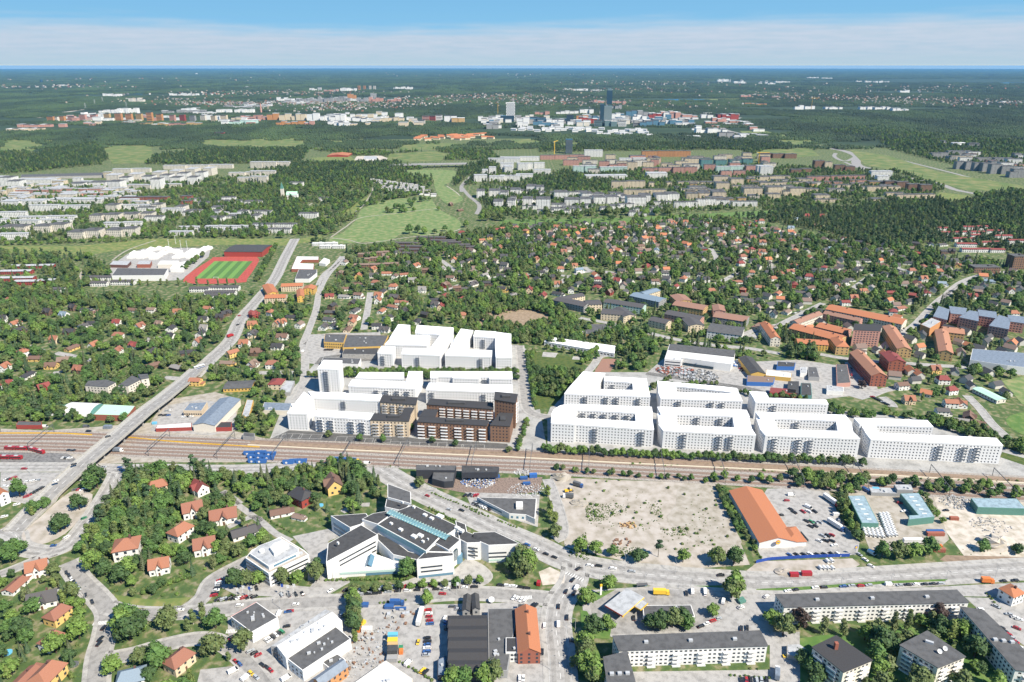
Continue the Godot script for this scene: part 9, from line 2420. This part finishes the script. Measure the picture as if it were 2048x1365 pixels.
func woods() -> void:
	# single trees and rows that stand out
	for q in [[V(61.5,373.5),1.0],[V(45.5,359),1.0],[V(48,334.5),1.05],[V(55.5,337),0.9],[V(121,349.5),0.75],[V(137,365.5),1.25],[V(40.5,320.5),1.05],[V(40.5,313.5),1.1],[V(41.5,305.5),1.15],[V(44.5,300),1.1],[V(81.5,339),0.9],[V(87.5,338),1.0],[V(94.5,339.5),1.05],[V(101.5,343),0.95],[V(103,339),0.9],[V(154,342),1.0],[V(157.5,333),1.1],[V(209,320),1.35],[V(201.5,312.5),1.1],[V(259,316.5),1.25],[V(217,295.5),1.2],[V(163,306.5),0.9],[V(161.5,310.5),0.9],[V(163.5,299.5),1.0],[V(208.5,329.5),1.0],[V(203.5,329.5),0.9],[V(242,341),0.8],[V(6,397),1.25],[V(9.5,389),1.35],[V(3.5,405),1.0],[V(46.5,409.5),0.95],[V(56.5,408),0.9],[V(84.5,399.5),1.05],[V(68,406.5),0.7],[V(114,399.5),0.8],[V(136.5,397),0.95],[V(147,397),0.95],[V(30,427),0.9],[V(138.5,367.5),1.25],[V(136,398.5),1.0],[V(148,398.5),1.0],[V(249.5,405),0.9],[V(259.5,403.5),1.05],[V(270,405),1.1],[V(282.5,407),1.0],[V(321.5,412),0.8],[V(342.5,408.5),0.7],[V(-68,384.5),1.05],[V(7.5,384.5),1.3],[V(10.5,389.5),1.25],[V(4.5,390.5),1.1],[V(-52.5,359.5),0.75],[V(-32,298.5),1.0],[V(-26,297.5),1.0],[V(-10,299),1.1],[V(-14,297),1.0],[V(-97,358),0.9],[V(-95,348),1.0],[V(-92,338),0.9],[V(-175,374.5),1.15],[V(-169,376.5),1.15],[V(-161.5,377.5),0.9],[V(-146.5,378),0.85],[V(-137.5,379.5),0.9],[V(-125.5,381),1.0],[V(-174.5,339),1.05],[V(-152.5,323),1.1],[V(-167.5,318),1.2],[V(-95.5,354.5),0.9],[V(-94,343.5),1.0],[V(-92.5,336),1.0],[V(-227,334.5),1.3],[V(-220,329),1.35],[V(-230.5,345),1.2],[V(-202,339),1.2],[V(-205.5,312.5),1.0],[V(-194.5,309),1.25],[V(-250,330.5),1.2],[V(-273,365),0.9],[V(-289.5,352),1.05],[V(-257,319.5),1.1],[V(-283,332),1.1],[V(-334.5,401.5),1.25],[V(-341,404.5),1.1],[V(-333.5,406),1.1],[V(-218,306),1.1],[V(-275.5,393),1.2],[V(-265.5,387.5),1.0],[V(-250,378.5),1.1],[V(-249.5,385.5),1.1],[V(-325.5,491),1.5],[V(-327.5,487.5),1.2],[V(-378,478),1.15],[V(-321,433),1.15],[V(-319.5,437),1.0],[V(-322.5,460.5),1.1],[V(-353,456),0.9],[V(-348.5,462),0.8],[V(-72.5,491.5),0.85],[V(-127,386),1.0],[V(-67.5,386),1.05],[V(-1.5,390),0.8]]:
		tree(q[0],"broad",q[1]*1.22)
		disc(q[0],4.0)
	for q in [[V(-189.5,336.5),0.95],[V(-184.5,345),0.85],[V(181.5,334),1.15],[V(192,332),1.15],[V(221.5,334),1.2],[V(231,336.5),1.2],[V(27.5,478.5),1.05],[V(28,449.5),1.15],[V(31.5,442.5),1.1],[V(27.5,456),1.1],[V(-189,342),1.0],[V(-185,346.5),1.0],[V(-89.5,327),0.8],[V(-157.5,313.5),0.7],[V(-352,451.5),0.9],[V(244,453),0.9],[V(244.5,443.5),0.9],[V(242.5,429),0.9],[V(243.5,422),0.8]]:
		tree(q[0],"slim",q[1])
		disc(q[0],3.0)
	for q in [[V(98.5,405),"pine",1.0],[V(-133,498),"spruce",1.2],[V(-128,494),"spruce",1.25],[V(-124,494),"spruce",1.15],[V(-115.5,468.5),"spruce",1.4],[V(-137.5,503.5),"spruce",1.1],[V(-216,490.5),"spruce",1.2],[V(-199.5,501.5),"spruce",1.1],[V(-216.5,489.5),"spruce",1.2],[V(-257,468.5),"spruce",1.2]]:
		tree(q[0],q[1],q[2])
		disc(q[0],3.0)
	# copper beeches become dark broadleaf; street and parking trees
	row_of_trees(V(-100,369),V(-20.5,378),7.0,"broad",0.62)
	row_of_trees(V(35.5,309.5),V(43.5,298.5),8.0,"broad",1.0)
	row_of_trees(V(241,423.5),V(248,473.5),5.5,"broad",0.75,1.5)
	row_of_trees(V(161.5,435),V(160.5,486),5.0,"broad",0.55,1.5)
	row_of_trees(V(162.5,490.5),V(166.5,412),6.0,"broad",0.5,1.5)
	row_of_trees(V(228,502),V(317,494),6.5,"broad",0.85,3.5)
	row_of_trees(V(228.5,494),V(265.5,482),7.0,"broad",0.9,3.0)
	row_of_trees(V(315.5,488.5),V(391.5,475.5),7.5,"broad",0.75,3.0)
	row_of_trees(V(314.5,479.5),V(310,445.5),5.5,"broad",0.6,2.0)
	row_of_trees(V(34.5,517.5),V(159,497.5),7.0,"broad",0.55,3.0)
	row_of_trees(V(228,505),V(277,494),6.0,"broad",1.0,4.0)
	row_of_trees(V(318,494),V(395,481),7.0,"broad",0.8,4.0)
	row_of_trees(V(255,490.5),V(248,455),5.0,"slim",0.85,3.0)
	row_of_trees(V(160.5,502),V(216,498.5),9.0,"broad",0.7,3.0)
	row_of_trees(V(-413,604.5),V(-391,603),9.0,"broad",0.95)
	row_of_trees(V(-372.5,601.5),V(-361,605.5),9.0,"broad",0.9)
	# model trees of the new quarter
	row_of_trees(V(31,544.5),V(120.5,536.5),5.0,"broad",0.85,1.2)
	row_of_trees(V(120.5,536.5),V(289,525.5),5.0,"broad",0.82,1.2)
	row_of_trees(V(-215,706),V(-90.5,706),4.2,"broad",0.78,0.8)
	row_of_trees(V(-181,715.5),V(6,715.5),4.0,"broad",0.78,1.0)
	row_of_trees(V(-88.5,700.5),V(6.5,700.5),4.2,"broad",0.78,0.8)
	row_of_trees(V(17,774),V(22,636.5),8.0,"broad",0.68,1.0)
	row_of_trees(V(23,774),V(21,654.5),7.0,"broad",0.6,1.0)
	row_of_trees(V(14,600.5),V(5,549),5.0,"broad",0.62,0.8)
	for p in [V(-163,573),V(-134.5,566.5),V(-113.5,564),V(-70,562.5),V(-49,556.5),V(-2.5,546.5),V(-91.5,587.5),V(27.5,549)]:
		tree(p,"broad",0.72)
	for r in [[V(23.5,720.5),V(72.5,713.5)],[V(21.5,708.5),V(68.5,699.5)],[V(24,693),V(58,686)],[V(25,676.5),V(51.5,666.5)],[V(24.5,663.5),V(45.5,654.5)],[V(81,762),V(95,774)],[V(77,743),V(89.5,754.5)]]:
		row_of_trees(r[0],r[1],5.0,"broad",0.85,1.5)
	for p in [V(41,787),V(50,783),V(59,778),V(68,774),V(77,768),V(87,762),V(96,758.5),V(70,774),V(25,774)]:
		tree(p,"broad",0.72)
	row_of_trees(V(139,671.5),V(164,696),5.0,"broad",0.6,1.5)
	row_of_trees(V(143,679.5),V(211,686),5.0,"broad",0.6,1.5)
	row_of_trees(V(230,666.5),V(239,657.5),4.5,"broad",0.6,1.5)
	row_of_trees(V(257,657.5),V(291,651),5.0,"broad",0.62,1.5)
	row_of_trees(V(306,631),V(337,612.5),5.0,"broad",0.75,3.0)
	row_of_trees(V(304,621.5),V(331.5,606.5),5.0,"broad",0.7,2.0)
	row_of_trees(V(354,618.5),V(422,583.5),5.0,"broad",0.75,3.0)
	row_of_trees(V(393.5,606.5),V(441.5,551),5.0,"broad",0.85,3.0)
	row_of_trees(V(388.5,594.5),V(438.5,546),5.5,"broad",0.85,3.0)
	row_of_trees(V(386.5,606.5),V(412,580.5),6.0,"broad",0.85,4.0)
	# avenues
	row_of_trees(V(-936,1311),V(-725,1342),8.0,"broad",0.7,3.0)
	row_of_trees(V(-726,1374),V(-490,1391),14.0,"broad",1.0,2.0)
	row_of_trees(V(-747,1408),V(-503,1431),15.0,"broad",0.9,3.0)
	row_of_trees(V(-531,1134),V(-537,1226),8.0,"broad",0.9,3.0)
	row_of_trees(V(-392,1073),V(-429,1287),7.0,"broad",0.95,2.0)
	row_of_trees(V(-378,1610),V(-372,1896),10.0,"broad",0.8,2.0)
	row_of_trees(V(-645,1058),V(-561,1051),10.0,"slim",0.8,2.0)
	row_of_trees(V(-561,1051),V(-416,1051),14.0,"slim",0.9,2.0)
	row_of_trees(V(-21,1595),V(384,1610),30.0,"broad",1.7,14.0)
	row_of_trees(V(-26,1537),V(403,1566),16.0,"broad",1.1,14.0)
	for q in [[V(-64,1537),1.7],[V(-53,1537),1.7],[V(-39,1551),1.9],[V(-25,1537),1.8],[V(140,1566),2.0],[V(212,1595),2.1],[V(228,1580),2.1],[V(294,1595),1.6],[V(343,1595),2.0],[V(32,1595),1.5],[V(-202,1408),1.8],[V(-187,1420),1.5],[V(-173,1408),1.6],[V(-152,1408),1.2],[V(-134,1432),1.3],[V(-94,1470),1.5],[V(-445,1373),1.6],[V(-437,1432),1.0],[V(-345,1537),1.0],[V(-343,1580),0.9],[V(-168,1657),1.1]]:
		tree(q[0],"broad",q[1])
	for c in [[V(-350,1707),V(-315,1742)],[V(-278,1626),V(-224,1641)],[V(-276,1674),V(-242,1690)],[V(-243,1742),V(-205,1778)],[V(-288,1816),V(-215,1896)]]:
		row_of_trees(c[0],c[1],8.0,"broad",1.15,8.0)
	for i in grid.size():
		if grid[i] == 2:
			grid[i]=0
	occupy(PackedVector2Array([V(-49,901),V(24,930),V(50,897),V(10,862)]))
	# woods and gardens
	var garden:=["broad","broad","broad","slim","shrub","shrub","broad","spruce"]
	var wood:=["broad","broad","slim","broad","spruce","pine"]
	var pines:=["pine","pine","spruce","broad","slim","pine"]
	fill_trees([V(-360,427),V(-335,407.5),V(-301.5,399.5),V(-260.5,363.5),V(-242,338),V(-216,281.5),V(-268.5,281.5)],5.6,garden,0.78,0.85)
	fill_trees([V(-329.5,514),V(-241,522),V(-134.5,526),V(-97,499),V(-95,474),V(-133.5,436),V(-149,427),V(-179.5,413),V(-191.5,382),V(-212.5,356.5),V(-248.5,368),V(-296,407.5),V(-302,461)],5.4,garden,0.82,0.95)
	fill_trees([V(-319.5,514),V(-241,522),V(-230.5,484.5),V(-255,461),V(-272,413),V(-294,413),V(-308,488)],6.0,wood,1.15,1.3)
	fill_trees([V(-191.5,522),V(-127,530),V(-98.5,495.5),V(-104.5,474),V(-127.5,474)],6.0,wood,0.9,1.0)
	fill_trees([V(-240.5,346),V(-188.5,350.5),V(-167,338),V(-181.5,334),V(-221.5,320.5)],9.0,["broad","slim"],0.45,1.0)
	fill_trees([V(-229,313),V(-197,322),V(-173.5,328),V(-153,311),V(-155.5,281.5),V(-214.5,281.5)],6.2,garden,0.72,0.95)
	fill_trees([V(-748,1015),V(-675,1015),V(-596,991),V(-392,979),V(-375,1003),V(-354,873),V(-345.5,727),V(-354.5,675),V(-361,645.5),V(-387,629),V(-424,618),V(-473.5,599.5)],8.2,garden,1.1,1.12)
	fill_trees([V(-531.5,687.5),V(-426,651),V(-364,651),V(-372,618),V(-415.5,602.5),V(-472.5,597.5)],7.0,wood,0.9,1.0)
	fill_trees([V(-920,1276),V(-844,1240),V(-766,1258),V(-636,1125),V(-618,991),V(-724,979)],9.0,wood,0.85,1.05)
	fill_trees([V(-363,956),V(-279,979),V(-249,803),V(-223.5,700),V(-230,651),V(-282.5,687.5),V(-329,700),V(-335,819)],7.5,garden,0.9,1.0)
	fill_trees([V(-274,663),V(-228.5,663),V(-211,588),V(-223,569),V(-252,588)],7.5,garden,0.7,0.95)
	fill_trees([V(-272,979),V(-285,1205),V(-163,1125),V(-33,1054),V(75,979),V(-3,956),V(-81,893),V(-89,837),V(-239,846)],8.0,garden,0.8,1.0)
	fill_trees([V(-102,979),V(-47,1015),V(40,979),V(83,903),V(96,837),V(56,794),V(15,799),V(-70,837)],5.6,["broad","slim","broad","shrub","broad"],0.95,0.95)
	fill_trees([V(-296,1258),V(-156,1356),V(-25,1470),V(350,1547),V(432,1575),V(564,1400),V(742,1276),V(830,1140),V(667,893),V(558,893),V(427,956),V(278,893),V(160,979),V(56,1015),V(-96,1081),V(-198,1140)],7.6,garden,0.9,1.12)
	fill_trees([V(84,1400),V(283,1470),V(283,1315),V(154,1240),V(86,1276)],8.0,wood,0.75,1.05)
	fill_trees([V(-84,1276),V(24,1336),V(29,1140),V(-42,1096)],8.0,wood,0.75,1.05)
	fill_trees([V(45,803),V(106,873),V(161,855),V(182,803),V(143.5,720),V(80,734),V(100,763)],7.5,wood,0.85,1.0)
	fill_trees([V(164,803),V(336,893),V(386,855),V(341,741),V(257,755.5),V(178,786)],8.0,garden,0.75,1.0)
	fill_trees([V(324,819),V(394,873),V(365,786),V(324.5,727),V(307.5,755.5)],7.0,wood,0.8,1.1)
	fill_trees([V(322,979),V(506,893),V(608,803),V(507.5,651),V(457,640),V(393.5,640),V(429.5,741),V(401,893)],9.0,garden,0.8,1.0)
	fill_trees([V(85,934),V(204,1028),V(310,893),V(266,786),V(110,855)],9.5,garden,0.75,0.95)
	# the dark wood and the woods round the meadow
	fill_trees([V(414,1591),V(619,1675),V(776,1662),V(927,1760),V(1154,1795),V(1433,1948),V(906,1188),V(844,1296),V(777,1323),V(697,1276),V(647,1323),V(612,1423),V(545,1521)],8.0,pines,1.3,1.05)
	fill_trees([V(1055,1795),V(1463,1991),V(1053,1400),V(913,1446)],9.0,wood,1.0,1.2)
	fill_trees([V(-812,2286),V(-656,2534),V(-357,2468),V(-188,2232),V(-218,1948),V(-326,1662),V(-348,1547),V(-345,1276),V(-415,1400),V(-517,1356),V(-659,1400),V(-769,1795),V(-703,2232)],10.5,wood,0.78,1.1)
	fill_trees([V(-773,2468),V(-383,2534),V(-317,2232),V(-533,2035),V(-718,2232)],8.5,pines,1.1,1.1)
	fill_trees([V(-192,2286),V(-77,2604),V(-22,2286),V(-103,2035),V(-155,1991)],9.0,pines,1.0,1.1)
	fill_trees([V(-80,1831),V(200,2344),V(313,2129),V(208,1948),V(-50,1662)],10.0,pines,0.8,1.0)
	fill_trees([V(-1364,1948),V(-642,2232),V(-415,1400),V(-946,1315)],10.5,wood,0.72,1.0)
	fill_trees([V(-97,2232),V(793,2468),V(1296,2232),V(1005,1662),V(546,1662),V(-69,1547)],10.5,wood,0.75,1.0)
	fill_trees([V(-2136,3118),V(-1768,2757),V(-1848,3019),V(-1588,2927),V(-1365,2468),V(-1551,2232)],11.0,pines,1.1,1.1)
	fill_trees([V(-1710,2634),V(-1796,3223),V(-1407,2604),V(-1494,2286)],10.0,pines,1.3,1.1)
	fill_trees([V(-1223,2468),V(-1308,2725),V(-1185,2927),V(-793,2927),V(-725,2534),V(-1007,2468)],10.0,pines,1.3,1.15)
	fill_trees([V(-793,2927),V(-465,2839),V(-86,2927),V(-42,2604),V(-424,2576),V(-594,2725)],11.0,wood,0.8,1.1)
	fill_trees([V(117,3118),V(1025,3223),V(1209,2927),V(882,2757),V(895,2927),V(107,2839)],11.0,pines,0.95,1.1)
	fill_trees([V(1525,3722),V(1672,3455),V(1484,2927),V(1460,2468),V(1558,2129),V(2244,3118),V(1808,4031)],14.0,wood,0.85,1.2)
	fill_trees([V(1260,2468),V(1343,2404),V(1236,2232),V(1172,2286)],9.0,wood,0.9,1.0)
	fill_trees([V(915,2927),V(1044,3019),V(927,2725),V(863,2757)],9.0,wood,0.7,1.0)
	# low growth along the tracks and on the bare plot
	fill_trees([V(35,518.5),V(161.5,503.5),V(159,497.5),V(36.5,509.5)],3.2,["shrub"],0.55,0.9)
	for w in [[V(55,470),V(74,468),V(86,464.5),V(84.5,451.5),V(74,452.5),V(65,445),V(55,446)],[V(85,449.5),V(98,451),V(111.5,446),V(102,438),V(90,433),V(85,439.5)],[V(99,470),V(113.5,471.5),V(111.5,447.5),V(104,454)],[V(106,438),V(127.5,438),V(123.5,428.5),V(106.5,430)],[V(69,416),V(89,415),V(87,404),V(69.5,405)],[V(52.5,433),V(40.5,421),V(37.5,406.5),V(51.5,401)]]:
		weed(w,1.3,0.62)
	for w in [[V(93.5,528.5),V(153,524.5),V(152,521.5),V(93,525.5)],[V(163.5,523),V(231,514),V(230,511),V(162.5,519.5)],[V(295.5,507.5),V(408.5,501),V(406.5,498),V(294,504)],[V(-105,524),V(-77.5,521),V(-77,518),V(-105.5,521)]]:
		weed(w,1.4,0.75)
	weed([V(56.5,497.5),V(111.5,490),V(165.5,497.5),V(158.5,424),V(106,409.5),V(90.5,424),V(53.5,442.5)],4.2,0.42)
	weed([V(323.5,429),V(346.5,407),V(300,407)],4.0,0.4)
	fill_trees([V(153.5,326),V(185,348),V(263,348),V(271.5,318.5),V(275,294),V(140,287.5)],7.5,["broad","slim","broad","shrub"],0.52,1.15)
	fill_trees([V(59,306),V(142,308.5),V(140.5,304),V(58.5,301.5)],3.5,["shrub","broad"],0.7,0.55)
	for q in [[V(170,340),1.2],[V(254,344.5),1.15],[V(247,341),0.9],[V(359,678.5),1.0]]:
		tree(q[0],"beech",q[1])
	for p in [V(133.5,480.5),V(143.5,479.5),V(145,461),V(142.5,459.5),V(154.5,472.5),V(154,466),V(134.5,454),V(134.5,435),V(139,422.5),V(139.5,418),V(125.5,416.5),V(151,427),V(130,431),V(118,419),V(120.5,413.5),V(112,413),V(112.5,471.5),V(106.5,466),V(109,459.5),V(109.5,451),V(103.5,456),V(89,449.5),V(87,442.5),V(93,441),V(98.5,442.5),V(79,468),V(87,463.5),V(74.5,456),V(81.5,457.5),V(58.5,456),V(63.5,466),V(115.5,435),V(120,433),V(111,435),V(92,456),V(67,497.5),V(75.5,499.5),V(85.5,501.5),V(122,490),V(55.5,473.5)]:
		tree(p,"shrub",rng.randf_range(0.5,1.0))
	for r in [[V(-31.5,463.5),V(-17.5,451.5),0.6],[V(-10.5,447),V(3,438),0.6],[V(-36.5,466),V(-24.5,455),0.6],[V(-62,483),V(-40.5,468.5),0.6],[V(-61.5,462.5),V(-36.5,441.5),0.8],[V(-232,368.5),V(-208.5,384.5),1.25],[V(-232,371.5),V(-209,386),1.2],[V(-181.5,449.5),V(-156.5,432),0.6],[V(-120,381),V(-67,382.5),0.8],[V(118.5,303.5),V(139,301.5),0.6],[V(250,329.5),V(260,325),0.9],[V(263,310.5),V(265.5,299.5),0.7],[V(-81,359.5),V(-66,362.5),0.6],[V(-62.5,313),V(-43,300),0.7],[V(167,410),V(168,402),0.7],[V(-477.5,611),V(-430,605.5),1.0],[V(-473.5,599),V(-459,596.5),1.2],[V(298,368.5),V(298,355.5),0.6],[V(-139,942),V(-113,932),1.2],[V(209.5,298.5),V(201.5,304.5),0.8]]:
		row_of_trees(r[0],r[1],2.3,"shrub",r[2],0.4)
